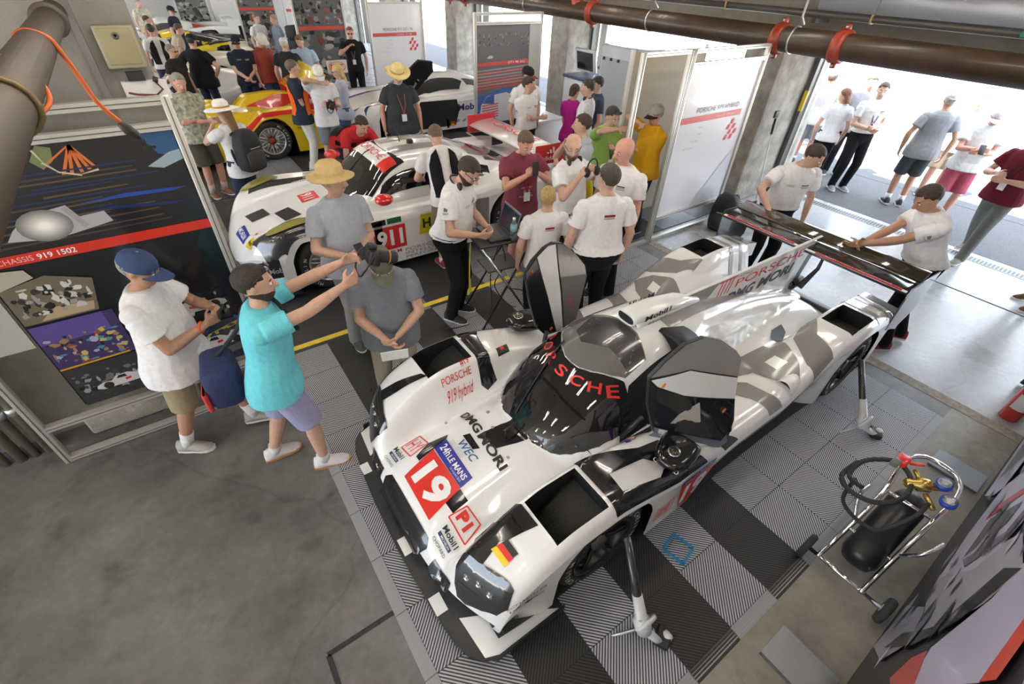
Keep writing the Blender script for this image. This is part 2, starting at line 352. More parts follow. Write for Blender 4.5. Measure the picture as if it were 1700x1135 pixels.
def person(label, x, y, hd, h=1.78, skin='f', hair=(.06,.04,.03), hairlen=0, bald=0, hat=None, top=(.8,.8,.8), kind='tee', topm=None, bot=(.02,.02,.025), shorts=False,
           shoe=(.05,.05,.05), socks=None, lean=0, side=0, twist=0, hy=0, hp=10, Lh=None, Rh=None, Le=None, Re=None, feet=None, z0=0, fat=1.0, vox=.012, belt=None,
           glasses=None, headset=False, woman=False, curl=(40,40), sleeve=.62, extra=None, group=None, lanyard=None, hpos=None, stripe=False, backlogo=False, vest=None, beard=None, logo=None, pel=0, tail=0):
    k = h/1.78; sm = skinm(skin)
    root = thing('person', label, 'person', (x, y, z0), hd, group)
    def bend(p): return p
    def TZ(z):
        t = min(1, max(0, (z+.02)/.22)); t = t*t*(3-2*t)
        return Matrix.Translation((pel, 0, .95)) @ Matrix.Rotation(R(side), 4, 'X') @ Matrix.Rotation(R(lean*.3), 4, 'Y') @ Matrix.Translation((0,0,.05)) @ Matrix.Rotation(R(lean*.7*t), 4, 'Y') @ Matrix.Translation((0,0,-.05)) @ Matrix.Rotation(R(twist), 4, 'Z')
    TT = TZ(1)
    def W(p): return TZ(p[2]) @ Vector(p)
    f = fat; sw = .165 if woman else .19
    # torso rings relative to the pelvis centre: z, half depth, half width, forward offset
    TO = [(-.13,.09,.125,0),(-.06,.115,.165,0),(.02,.115*f,.165*f,.0),(.10,.108*f,.15*f,.012*f),(.18,.108*f,.15*f,.015*f),(.28,.118*(f+1)/2,.165,.012),(.37,.12,.18,.005),(.44,.105,.185,-.005),(.49,.085,.16,-.012),(.53,.055,.085,-.012),(.56,.05,.055,-.005)]
    if woman: TO = [(z, a*.92, b_*(.86 if z > .05 else .98), c) for z, a, b_, c in TO]
    sh = {s: W((-.01, s*sw, .445)) for s in (1,-1)}
    nb = W((-.008, 0, .52)); 
    HT = Matrix.Translation(nb) @ Matrix.Rotation(R(lean*.55), 4, 'Y') @ Matrix.Rotation(R(hy), 4, 'Z') @ Matrix.Rotation(R(hp), 4, 'Y')
    def Hd(p): return HT @ Vector(p)
    # arms
    arm = {}
    for s, t, e in ((1, Lh, Le), (-1, Rh, Re)):
        tgt = Vector(t) if t is not None else W((.06, s*(sw+.075*f), -.08))
        if e is None: e = (-.6, s*.7, -.3)
        arm[s] = ik(sh[s], tgt, .29, .265, e)
    # legs
    leg = {}
    ft = feet or ((.0,.10),(.0,-.10))
    for s, q in ((1, ft[0]), (-1, ft[1])):
        hp_ = Vector((pel, s*.09, .91)); an = Vector((q[0], q[1], q[2] if len(q) > 2 else .085))
        leg[s] = (hp_,)+ik(hp_, an, .43, .415, (1, s*.1, 0))
    mb = MB()
    mb.loft([ring((c, 0, z), a, b_, TZ(z)) for z, a, b_, c in TO], sm)
    cone(mb, W((-.012,0,.50)), Hd((.01,0,.09)), .056, .052, sm)
    # head: cranium, jaw, nose, ears
    hw = .074; HZ = .165
    hrs = [(.055,.022,.030,.045),(.065,.045,.046,.036),(.085,.072,.056,.020),(.115,.088,.064,.008),(.145,.096,.070,0),(.175,.098,.0755,-.004),(.205,.096,.076,-.006),(.235,.085,.068,-.010),(.258,.060,.050,-.012),(.272,.026,.022,-.012)]
    mb.loft([ring((c, 0, z), a, b_, HT, p=2.1) for z, a, b_, c in hrs], sm)
    nz = Hd((.092,0,.178)); n2 = Hd((.118,0,.138)); cone(mb, nz, n2, .010, .017, sm, 8, rnd=True)
    cone(mb, Hd((.088,-.018,.182)), Hd((.088,.018,.182)), .012, .012, sm, 8, rnd=True)
    cone(mb, Hd((.094,-.016,.108)), Hd((.094,.016,.108)), .010, .010, sm, 8, rnd=True)
    for s in (1,-1): mb.ell((0,0,0), (.020,.009,.032), sm, HT @ TR((-.005, s*.079, .158), (0,10,s*-14)), 8, 6)
    for s in (1,-1):
        E_, Wr = arm[s]; S_ = sh[s]
        cone(mb, S_, E_, .046, .041, sm, rnd=True); cone(mb, E_, E_.lerp(Wr,.3), .041, .043, sm, rnd=True); cone(mb, E_.lerp(Wr,.3), Wr, .043, .026, sm, rnd=True)
        # hand
        d = (Wr-E_).normalized(); inw = Vector((0.15, -s, 0)); inw = (inw-d*inw.dot(d)); inw = inw.normalized() if inw.length > .05 else d.orthogonal()
        sd = d.cross(inw)*s; cu = curl[0 if s == 1 else 1]
        for j in range(4):
            o = (j-1.5)*.021; ln = (.062,.074,.078,.068)[j] if True else 0
            b0 = Wr+d*.02+sd*o*.6; b1 = Wr+d*.088+sd*o
            cone(mb, b0, b1, .014, .0125, sm, 8, rnd=True)
            a1 = R(cu*(.75+.1*j)); d1 = d*math.cos(a1)+inw*math.sin(a1); d2 = d*math.cos(a1*1.9)+inw*math.sin(a1*1.9)
            m1 = b1+d1*ln*.55; cone(mb, b1, m1, .0105, .0095, sm, 8, rnd=True); cone(mb, m1, m1+d2*ln*.5, .0095, .008, sm, 8, rnd=True)
        th = (d*.6-sd*.75+inw*.45).normalized(); t0 = Wr+d*.025-sd*.018; t1 = t0+th*.048; cone(mb, t0, t1, .0145, .012, sm, 8, rnd=True)
        cone(mb, t1, t1+(th*.5+d*.8+inw*.3).normalized()*.034, .0115, .009, sm, 8, rnd=True)
    for s in (1,-1):
        A, K, N = leg[s]
        cone(mb, A, K, .085, .056, sm, rnd=True); cone(mb, K, K.lerp(N,.3), .054, .058, sm, rnd=True); cone(mb, K.lerp(N,.3), N, .058, .036, sm, rnd=True)
        cone(mb, N+Vector((-.03,0,-.045)), N+Vector((.12,s*.015,-.062)), .028, .018, sm, rnd=True)
    body = mb.build('body', root); remesh(body, vox)
    # ---- clothing ----
    tm = topm or cloth(top)
    mb = MB(); zh = (-.11 if kind in ('shirt','polo') else -.15) if kind not in ('tuck',) else .04; g = .018
    hem = TO[2:] if kind == 'tuck' else TO
    prof = [(z, .128*f+g+.008+(.012 if kind != 'tuck' and z < -.05 else 0), max(.178*f+g+.004, .205), .0) for z in (zh, -.09, -.03) if z >= zh]+[(z, a+g+(.008 if z < .15 else 0), b_+g+(.008 if z < .15 else 0), c) for z, a, b_, c in TO if z > max(zh, -.03)+.03 and z < .50]
    prof += [(.512, .088, .138, -.012), (.545, .070, .092, -.012)]
    mb.loft([ring((c, 0, z), a, b_, TZ(z), n=20) for z, a, b_, c in prof], tm)
    for s in (1,-1):
        E_, Wr = arm[s]; S_ = sh[s]
        if sleeve <= 1: mb.ell(S_, (.071,.071,.067), tm); cone(mb, S_.lerp(E_,.1), S_.lerp(E_, sleeve), .078, .070*(f+1)/2, tm, 14)
        else: cone(mb, S_, E_, .07, .058, tm, 14, rnd=True); cone(mb, E_, E_.lerp(Wr, .9), .058, .043, tm, 14)
    sh_ = mb.build('shirt', root); remesh(sh_, max(vox, .009), 2)
    if kind in ('polo','shirt','tuck'):
        mb = MB(); rr = [Hd((0,0,0))]
        CT_ = TT @ TR((-.008,0,.515), (0,-12,0)); n = 18
        mb.loft([[CT_ @ Vector((r_*math.cos(2*PI*j/n), r_*1.0*math.sin(2*PI*j/n), z+.012*math.cos(2*PI*j/n)*-1)) for j in range(n)] for r_, z in ((.086,.0),(.070,.035),(.060,.032),(.062,.0))], tm, caps=False)
        mb.build('collar', root)
    bmm = cloth(bot); mb = MB()
    mb.loft([ring((c+pel if False else c, 0, z), a, b_, TZ(z), n=18) for z, a, b_, c in ((-.16,.098,.150,0),(-.10,.118*(1+f)/2,.172,0),(-.05,.122*max(1,f*.95),.180*max(1,f*.93),0),(.02,.130*f,.182*f,0),(.078,.124*f,.170*f,.008))], bmm)
    for s in (1,-1):
        A, K, N = leg[s]; A2 = A+Vector((0,0,.03))
        if shorts:
            e = A.lerp(K, .97); cone(mb, A2, e, .108, .098, bmm, 14)
        else:
            cone(mb, A2, K, .106, .075, bmm, 14, rnd=True); cone(mb, K, N+Vector((0,0,.0)), .075, .064, bmm, 14, rnd=False)
            cone(mb, N+Vector((0,0,.03)), N+Vector((.01,0,-.045)), .064, .066, bmm, 14)
    o = mb.build('shorts' if shorts else 'trousers', root); remesh(o, max(vox, .01), 2)
    if belt and kind == 'tuck':
        mb = MB(); n = 20
        mb.loft([ring((.006*f, 0, z), .134*f+.004, .184*f+.004, TZ(z), n=20) for z in (.03,.065)], cloth(belt)); mb.build('belt', root)
    for s in (1,-1):
        A, K, N = leg[s]
        if socks:
            mb = MB(); cone(mb, N.lerp(K, socks[1]), N+Vector((0,0,-.02)), .050, .044, cloth(socks[0]), 12); mb.build('sock', root)
        mb = MB(); so = M((.75,.75,.73), .6) if shoe[0] < .6 or True else None; up = cloth(shoe)
        an = R(s*8); fx, fy = math.cos(an), math.sin(an)
        base = Vector((N.x, N.y, N.z-.085))
        def fr(l, wd, z, zt):
            return None
        rg = []
        for l, wd, zt in ((-.085,.022,.05),(-.075,.036,.095),(-.03,.040,.112),(.03,.042,.092),(.08,.047,.066),(.13,.047,.05),(.168,.036,.038),(.185,.014,.026)):
            c = base+Vector((fx*l, fy*l, 0)); q = Vector((-fy, fx, 0))
            rg.append([c+q*(wd*math.cos(t)*(1.0))+Vector((0,0,max(.022, zt*(.5+.5*math.sin(t))*1.05))) if math.sin(t) > -.1 else c+q*(wd*1.05*math.copysign(1, math.cos(t))*min(1, abs(math.cos(t))*1.6))+Vector((0,0,.022)) for t in [2*PI*j/14 for j in range(14)]])
        mb.loft(rg, up); sh2 = mb.build('shoe', root)
        mb = MB(); pts = [(-.09,.02),(-.08,.036),(-.03,.042),(.04,.043),(.10,.050),(.15,.046),(.185,.026),(.195,0)]
        ol = [(a, b_) for a, b_ in pts]+[(a, -b_) for a, b_ in reversed(pts)]
        mb.prism([(base.x+fx*a-fy*b_, base.y+fy*a+fx*b_) for a, b_ in ol], .024, M((.72,.70,.68) if sum(shoe) < 2.2 else (.6,.25,.06), .6), Matrix.Translation((0,0,base.z)))
        sh3 = mb.build('sole', sh2)
    # ---- hair, hat, face ----
    hm = M(hair, .6, noise=.35, nscale=90, bump=.6, bscale=90, name='hair')
    if bald < 1:
        mb = MB(); cz = .188; vs = []; fs = []; n = 22; k_ = 12; rx, ry, rz_ = .108, .0855, .096
        for i in range(k_+1):
            a = PI*i/k_*.98+.01
            for j in range(n):
                t = 2*PI*j/n; zz = math.cos(a); xx = math.sin(a)*math.cos(t); yy = math.sin(a)*math.sin(t)
                # pull the face side up to the hairline
                if xx > .15: lim = .42 if abs(yy) < .55 else .1
                elif xx > -.2: lim = -.25
                else: lim = -.85
                zq = max(zz, lim); r_ = 1 if zq == zz else math.sqrt(max(0,1-zq*zq))/max(math.sqrt(1-zz*zz),1e-3)
                sc_ = 1 if zz >= lim else .97*max(.0, 1-(lim-zz)*1.4)
                top_ = bald and zz > .35 and xx > -.6
                q = .86 if top_ else 1
                vs.append(Vector((-.012+rx*xx*(r_ if zz<lim else 1)*(q if top_ else 1)*(sc_ if zz<lim else 1), ry*yy*(r_ if zz<lim else 1)*q*(sc_ if zz<lim else 1), cz+rz_*zq*q)))
        for i in range(k_):
            for j in range(n): fs.append((i*n+j, i*n+(j+1) % n, (i+1)*n+(j+1) % n, (i+1)*n+j))
        mb.add(vs, fs, hm, True, HT)
        if hairlen:
            mb.loft([ring((-.055-.01*i, 0, .20-hairlen*i/5), .05-.004*i, .078-.006*i, HT) for i in range(6)], hm)
        if tail: mb.tube([Hd((-.10,0,.19)), Hd((-.15,0,.10)), Hd((-.14,0,-.05)), Hd((-.13,0,-.22))], [.03,.035,.03,.012], hm)
        mb.build('hair', root)
    if beard:
        mb = MB(); mb.loft([ring((c+.004, 0, z), a, b_, HT, p=2.1) for z, a, b_, c in ((.048,.026,.034,.046),(.065,.05,.05,.036),(.085,.075,.060,.021),(.108,.086,.066,.012),(.118,.07,.066,.0))], M(beard, .8, noise=.3, nscale=90, bump=.6, bscale=100)); mb.build('beard', root)
    if vox <= .012:
        for s in (1,-1):
            mb = MB(); mb.ell((.0855, s*.030, .166), (.010,.014,.009), INKW, HT, 8, 6); mb.ell((.093, s*.030, .166), (.005,.006,.006), M((.05,.03,.02), .2), HT, 8, 6); mb.build('eye', root)
            mb = MB(); cone(mb, Hd((.092, s*.016, .187)), Hd((.084, s*.046, .187)), .004, .003, hm if bald < 1 else M((.2,.14,.1), .8), 6, rnd=True); mb.build('eyebrow', root)
        mb = MB(); cone(mb, Hd((.097,-.02,.113)), Hd((.097,.02,.113)), .0062, .0062, M((.42,.16,.13), .5), 8, rnd=True); mb.build('lips', root)
    if hat:
        ty, hc = hat[0], cloth(hat[1]); mb = MB(); n = 24
        HH = HT @ TR((-.008,0,.205), (0, 4 if ty == 'cap' else -4, 0))
        if ty == 'cap' or ty == 'capback':
            fl = 1 if ty == 'cap' else -1
            mb.loft([[HH @ Vector((r_*.108*math.cos(2*PI*j/n), r_*.086*math.sin(2*PI*j/n), z)) for j in range(n)] for r_, z in ((1,-.03),(1.01,0),(.95,.025),(.80,.052),(.55,.070),(.2,.078))], hc)
            mb.build('crown', root) if False else None
            vs = [HH @ Vector((fl*(.06+.140*math.cos(t)*(1 if i else .40)), .082*math.sin(t), -.020-.022*abs(math.sin(t))**2-(.012 if i else 0)-(.004 if k2 else 0))) for k2 in (0,1) for i in (0,1) for t in [PI*(-.5+j/10) for j in range(11)]]
            fs = []
            for q in (0, 22): fs += [(q+j, q+j+1, q+12+j, q+11+j) for j in range(10)]
            mb.add(vs, fs, cloth(hat[2]) if len(hat) > 2 else hc)
            mb.build('cap', root)
        else:
            br = hat[3] if len(hat) > 3 else .17
            mb.loft([[HH @ Vector((r_*1.16*math.cos(2*PI*j/n), r_*math.sin(2*PI*j/n), z+wv*math.sin(2*PI*j/n)**2)) for j in range(n)] for r_, z, wv in ((.085,.0,0),(br*.75,-.012,.01),(br,-.012,.03 if ty == 'cowboy' else -.01),(br,-.006,.03 if ty == 'cowboy' else -.01),(br*.7,0,.01),(.097,.008,0),(.095,.03,0),(.088,.075,0),(.06,.105,0) if ty != 'cowboy' else (.06,.115,.0),(.02,.11 if ty != 'cowboy' else .09,0))], hc)
            ho = mb.build('hat', root)
            mb = MB(); mb.loft([[HH @ Vector((r_*1.16*math.cos(2*PI*j/n), r_*math.sin(2*PI*j/n), z)) for j in range(n)] for r_, z in ((.099,.006),(.0975,.03))], cloth(hat[2] if len(hat) > 2 and hat[2] else hat[1]), caps=False); mb.build('hat_band', ho)
    if glasses:
        mb = MB(); up = .055 if glasses == 'up' else 0; gx = .104 if not up else .078; gm = GLASS
        for s in (1,-1):
            mb.ell((0,0,0), (.005,.026,.019), gm if glasses != 'clear' else CLEAR, HT @ TR((gx if not up else .080, s*.031, .166 if not up else .262), (0, -50 if up else 5, s*12)), 12, 6)
            mb.tube([Hd((gx-.01 if not up else .07, s*.056, .17 if not up else .255)), Hd((.0, s*(.083 if not up else .090), .17 if not up else .205))], .003, PLAS, 6)
        mb.build('sunglasses' if glasses != 'clear' else 'glasses', root)
    if headset:
        mb = MB(); NK = TT @ TR((0,0,.545), (0,20,0))
        mb.tube([NK @ Vector((-.085*math.cos(t), .085*math.sin(t), -.01)) for t in [R(a) for a in range(-110, 111, 20)]], .008, PLAS, 8)
        for s in (1,-1): mb.ell((0,0,0), (.036,.022,.046), PLAS, NK @ TR((.035, s*.085, -.008), (0,0,s*30)), 12, 8)
        mb.tube([NK @ Vector(p) for p in ((.05,-.09,-.02),(.10,-.07,-.05),(.12,-.03,-.06))], .004, PLAS, 6)
        mb.build('headset', root)
    if lanyard:
        mb = MB()
        for s in (1,-1): mb.tube([W((-.03,s*.06,.54)), W((.06,s*.07,.49)), W((.150*f+.0,s*.035,.30)), W((.155*f,0,.16))], .006, cloth(lanyard), 6)
        mb.box((0,0,0), (.006,.075,.10), INKW, TT @ TR((.158*f,0,.11))); mb.build('lanyard', root)
    def tor(a, b_, back=False):     # a: across, b: up -> point on the torso front / back
        z = b_
        for (z0_, d0, w0, c0), (z1, d1, w1, c1) in zip(TO, TO[1:]):
            if z <= z1 or z1 == TO[-1][0]:
                t = (z-z0_)/(z1-z0_); dp = d0+(d1-d0)*t+g+.009; wd = w0+(w1-w0)*t+g+.009; c = c0+(c1-c0)*t; break
        q = max(0, 1-abs(a/wd)**2.4)**(1/2.4)
        return W((c+(-dp if back else dp)*q, a, z))
    if stripe:      # black bar with white bar on the chest (or back)
        mb = MB(); bk = stripe == 'back'
        s_ = -1 if not bk else 0
        for (a0, a1, b0, b1, mm) in (((.035,.115,.385,.394,INKK),(.035,.115,.372,.382,M((.5,.4,.3), .6)),(.035,.115,.358,.366,INKG)) if not bk else ((-.05,.05,.402,.413,INKK),(-.05,.05,.392,.402,INKR),(-.05,.05,.375,.386,INKG))):
            mb.drape([[(a0,b0),(a1,b0),(a1,b1),(a0,b1)]], lambda a, b_: tor(a, b_, bk), mm, .03)
        if not bk: [mb.drape([[(-.12,b0),(-.04,b0),(-.04,b0+.006),(-.12,b0+.006)]], lambda a, b_: tor(a, b_), INKG, .03) for b0 in (.37,.382)]
        mb.build('shirt_badge', sh_)
        mb = MB()       # three-bar mark and word on the sleeve
        for s in (1,-1):
            E_, _ = arm[s]; S_ = sh[s]; d = (E_-S_).normalized(); o_ = Vector((0,s,0)); o_ = (o_-d*o_.dot(d)).normalized(); q = d.cross(o_)
            c0 = S_.lerp(E_, .30)+o_*.081
            for j in range(3): mb.add([c0+q*(.012*(j-1)-.004)+d*(.02-.0), c0+q*(.012*(j-1)+.004)+d*.02, c0+q*(.012*(j-1)+.0)-d*(.0+.006*j), c0+q*(.012*(j-1)-.008)-d*(.006*j)], [(0,1,2,3)], INKK, False)
            mb.text('Mobil1', c0+d*.045-q*.025, q, -d, .016, INKK, width=.05)
        mb.build('sleeve_badge', sh_)
    if logo:
        mb = MB(); bk = logo[0] == 'back'
        for i, (tx, b0, hh, col, wd) in enumerate(logo[1:]):
            fl = -1 if bk else 1
            mb.text(tx, ((-wd/2)*fl*-1 if False else (wd/2 if bk else -wd/2)*(1 if not bk else 1), b0) if True else 0, ((1,0) if not bk else (-1,0)), (0,1), hh, ink(col), fn=lambda a, b_: tor(a if not bk else a, b_, bk), width=wd)
        mb.build('shirt_print', sh_)
    if vest:
        mb = MB()
        for s in (1,-1):
            for bk in (False, True):
                mb.drape([[(s*.05,-.12),(s*.175,-.12),(s*.175,.33),(s*.14,.43),(s*.07,.49),(s*.05,.3)]], lambda a, b_: tor(a, b_, bk), cloth(vest), .03)
        for v_ in range(len(mb.v)):
            c = TT @ Vector((0,0,.2)); p = Vector(mb.v[v_]); mb.v[v_] = tuple(p+(p-c).normalized()*.008)
        mb.build('vest', root)
    root.scale = (k,k,k)
    if extra: extra(root, W, Hd, arm, sh, leg, tor)
    root['_a'] = 0; del root['_a']
    return root, W, Hd, arm, sh, leg
def held(name, label, cat, root, fn, group=None):
    """a held thing: its own top-level object placed in the holder's frame"""
    t = thing(name, label, cat, root.location, 0, group); t.rotation_euler = root.rotation_euler; t.scale = root.scale
    fn(t); return t
# ---------------- cars ----------------
def I(t, x):
    if x <= t[0][0]: return t[0][1]
    for (a, p), (b, q) in zip(t, t[1:]):
        if x <= b: return p+(q-p)*(x-a)/(b-a)
    return t[-1][1]
def ST(t, n=5):
    o = []
    for i in range(len(t)-1):
        p0 = t[max(i-1,0)]; p1 = t[i]; p2 = t[i+1]; p3 = t[min(i+2, len(t)-1)]; d = p2[0]-p1[0]
        def tn(a, b, c):
            if a is b: return (c[1]-b[1])/(c[0]-b[0])
            if b is c: return (b[1]-a[1])/(b[0]-a[0])
            m1 = (b[1]-a[1])/(b[0]-a[0]); m2 = (c[1]-b[1])/(c[0]-b[0])
            return 0 if m1*m2 <= 0 else 2*m1*m2/(m1+m2)
        m1 = tn(p0, p1, p2); m2 = tn(p1, p2, p3)
        for k in range(n):
            s = k/n; o.append((p1[0]+d*s, (2*s**3-3*s*s+1)*p1[1]+(s**3-2*s*s+s)*d*m1+(-2*s**3+3*s*s)*p2[1]+(s**3-s*s)*d*m2))
    o.append(t[-1]); return o
def sst(a, b, x):
    t = min(1, max(0, (x-a)/(b-a))); return t*t*(3-2*t)
def smax(a, b, k=.04):
    h = max(k-abs(a-b), 0)/k; return max(a, b)+h*h*k/4
class Car:
    """a body shell over a height field: H(x, |v|) top, E(x) half width, X0(|v|) nose line; local x rearwards, v to the left"""
    def __init__(s, H, E, X0, X1, zb=.12, r=.11, rf=.16, zf=.2, arches=(), holes=(), under=None, nx=150, nt=40, mat=WHT, tail=.1):
        s.H, s.E, s.X0, s.X1, s.zb, s.r, s.rf, s.zf, s.arches, s.holes, s.mat = H, E, X0, X1, zb, r, rf, zf, arches, holes, mat
        s.nx, s.nt, s.under, s.tail = nx, nt, under or (lambda x: 0), tail
    def S(s, x, v):
        w_ = abs(v); z = s.H(x, w_); e = s.E(x); r = s.r
        if w_ > e-r: q = min(1, (w_-(e-r))/r); z -= r*(1-math.sqrt(max(0, 1-q*q)))
        d = (x-s.X0(w_))/s.rf
        if d < 1: d = max(d, 0); z = s.zf+(z-s.zf)*math.sqrt(1-(1-d)**2)
        d = (s.X1-x)/s.tail
        if d < 1: d = max(d, 0); z -= .06*(1-math.sqrt(1-(1-d)**2))
        return z
    def top(s, x, v):
        e = .004; z = s.S(x, v); nx_ = (s.S(x-e, v)-s.S(x+e, v))/(2*e); ny = (s.S(x, v-e)-s.S(x, v+e))/(2*e)
        k = .0035/math.sqrt(1+min(nx_*nx_,9)+min(ny*ny,9)); return (x+nx_*k, v+ny*k, z+k)
    def bot(s, x):
        b = s.zb
        for (ax, az, ar) in s.arches:
            if abs(x-ax) < ar: b = max(b, az+math.sqrt(ar*ar-(x-ax)**2))
        return b
    def side(s, sg):
        def fn(x, z):
            zt = s.S(x, s.E(x)); t = min(1, max(0, (zt-z)/(zt-s.zb))) if zt > s.zb else 0
            return (x, sg*(s.E(x)-s.under(x)*t*t+.004), z)
        return fn
    def build(s, name, parent):
        mb = MB(); xs = set(s.X0(0)+(s.X1-s.X0(0))*i/s.nx for i in range(s.nx+1))
        for ax, az, ar in s.arches: xs |= {ax-ar, ax+ar, ax-ar*.97, ax+ar*.97, ax-ar*.88, ax+ar*.88}
        for h in s.holes: xs |= {h[0], h[1]}
        ts = [math.sin(PI/2*i/s.nt)*.35+.65*i/s.nt for i in range(s.nt+1)]
        xs = sorted(xs); k = [xs[0]]
        for x in xs[1:]:
            if x-k[-1] > .003: k.append(x)
        xs = k; xb = s.X0(0)+.5
        for h in s.holes: ts += [h[2]/s.E(h[0]), h[3]/s.E(h[0])]
        ts = sorted(set([round(t, 4) for t in ts])); ts = [-t for t in reversed(ts) if t > 0]+ts
        P = []; n = len(ts)
        for x in xs:
            row = []
            for t in ts:
                w_ = abs(t)*s.E(xb); x0 = s.X0(w_); xx = x if x >= xb else x0+(x-xs[0])*(xb-x0)/(xb-xs[0])
                e = s.E(xx)
                row.append((xx, t*e, s.S(xx, t*e)))
            P.append(row)
        vs = [p for r_ in P for p in r_]; fs = []
        for i in range(len(xs)-1):
            for j in range(n-1):
                cx = (P[i][j][0]+P[i+1][j][0])/2; cv = abs(P[i][j][1]+P[i][j+1][1])/2
                if any(h[0] < cx < h[1] and h[2] < cv < h[3] for h in s.holes): continue
                fs.append((i*n+j, i*n+j+1, (i+1)*n+j+1, (i+1)*n+j)[::-1])
        mb.add(vs, fs, s.mat)
        # side walls down to the sill, open over the wheels
        for sg, j in ((-1, 0), (1, n-1)):
            sv = []; K = 8
            for i in range(len(xs)):
                x, y, zt = P[i][j]; b = min(s.bot(x), zt-.005)
                for q in range(K+1):
                    z = zt+(b-zt)*q/K; tt = (zt-z)/max(.05, zt-s.zb); sv.append((x, y-sg*s.under(x)*tt*tt, z))
            f2 = [(i*(K+1)+q, (i+1)*(K+1)+q, (i+1)*(K+1)+q+1, i*(K+1)+q+1) for i in range(len(xs)-1) for q in range(K)]
            mb.add(sv, f2 if sg < 0 else [f[::-1] for f in f2], s.mat)
        for i in (0, len(xs)-1):        # nose and tail panels
            a = [P[i][j] for j in range(n)]; m_ = s.mat if i == 0 else BLK
            v2 = a+[(p[0]+(.05 if i == 0 else -.03), p[1]*.98, s.zb) for p in a]
            mb.add(v2, [(j, j+1, n+j+1, n+j) if i == 0 else (j+1, j, n+j, n+j+1) for j in range(n-1)], m_)
        for h in s.holes:               # recessed black wells
            for sg in (-1, 1):
                c = [(h[0], sg*h[2]), (h[1], sg*h[2]), (h[1], sg*h[3]), (h[0], sg*h[3])]
                for a, b in zip(c, c[1:]+c[:1]):
                    m_ = 8; pa = [(a[0]+(b[0]-a[0])*q/m_, a[1]+(b[1]-a[1])*q/m_) for q in range(m_+1)]
                    vs = [(p[0], p[1], s.S(*p)) for p in pa]+[(p[0], p[1], .45) for p in pa]
                    mb.add(vs, [(q, q+1, m_+2+q, m_+1+q) for q in range(m_)], CARB)
        e0 = [(P[i][0][0], P[i][0][1]*.985, s.zb) for i in range(0, len(xs), 3)]; e1 = [(p[0], -p[1], p[2]) for p in e0]
        mb.add(e0+e1, [(i, i+1, len(e0)+i+1, len(e0)+i) for i in range(len(e0)-1)], CARB)
        s.mb = mb; s.name = name; s.parent = parent; return mb
    def D(s, pts, m, step=.03):
        s.lay = getattr(s, 'lay', 0)+1; o = (s.lay % 40)*.00004; s.mb.drape([pts], lambda a, b: (lambda q: (q[0], q[1], q[2]+o))(s.top(a, b)), m, step)
    def DM(s, pts, m, step=.03): s.D(pts, m, step); s.D([(a, -b) for a, b in pts], m, step)
    def T(s, txt, p, h, m, d=(0,-1), u=(1,0), width=None, bold=0, shear=0): s.mb.text(txt, p, d, u, h, m, fn=lambda a, b: (lambda q: (q[0], q[1], q[2]+.0035))(s.top(a, b)), width=width, step=.03, bold=bold, shear=shear)
    def TS(s, txt, p, h, m, sg=-1, width=None, bold=0, d=1, shear=0): s.mb.text(txt, p, (d,0), (0,1), h, m, fn=s.side(sg), width=width, step=.06, bold=bold, shear=shear)
    def DS(s, pts, m, sg=-1): s.mb.drape([pts], s.side(sg), m, .06)
def wheel(parent, x, y, z, r=.345, wd=.33, rim=(.5,.5,.5), spokes=10, met=.8, sg=-1, tread=None, mesh=False, name='wheel', tyre_text=None):
    t = bpy.data.objects.new(name, None); C.objects.link(t); t.parent = parent; t.location = (x, y, z); t.empty_display_size = .1
    Tm = Matrix.Rotation(R(90 if sg < 0 else -90), 4, 'X'); ri = r*.68
    mb = MB(); mb.lathe([(ri, -wd), (ri*.99, -wd*.05), (ri+.005, -.0), (r*.90, .006), (r*.975, -.012), (r, -.045), (r, -wd+.04), (r*.95, -wd), (ri, -wd)], RUB, Tm, 40)
    if tyre_text:
        for a0 in (0, 180):
            n = len(tyre_text)
            for i, ch in enumerate(tyre_text):
                a = R(a0+60-i*11); c = Vector((math.cos(a), math.sin(a), 0)); d = Vector((math.sin(a), -math.cos(a), 0))
                mb.add([Tm @ (c*(r*.77)+d*q[0]*.055+c*q[1]*.055+Vector((0,0,.0085))) for q in glyphs(ch, 0, 0)[0]], glyphs(ch, 0, 0)[1], INKW, False)
    mb.build('tyre', t)
    rm = M(rim, .3, met); mb = MB(); mb.lathe([(ri, -wd*.9), (ri*.93, -wd*.5), (ri*.93, -.02), (ri, 0), (ri*1.02, .004), (ri*.96, .002), (ri*.9, -.02), (ri*.88, -wd*.5), (ri*.88, -wd*.85), (.01, -wd*.87)], rm, Tm, 40)
    mb.lathe([(.01, -.02), (.055, -.02), (.06, -.045), (.075, -.07), (.02, -.1)], M((.35,.05,.04) if mesh else (.1,.1,.1), .4, .5), Tm, 16)
    for i in range(spokes):
        for off in ((-.13, .13) if mesh else (-.06, .06)):
            a = 2*PI*i/spokes; b = a+off*1.6
            mb.tube([Tm @ Vector((math.cos(a)*.06, math.sin(a)*.06, -.055)), Tm @ Vector((math.cos((a+b)/2)*ri*.55, math.sin((a+b)/2)*ri*.55, -.028)), Tm @ Vector((math.cos(b)*ri*.93, math.sin(b)*ri*.93, -.018))], [.013,.010,.010], rm, 6)
    mb.build('rim', t)
    return t
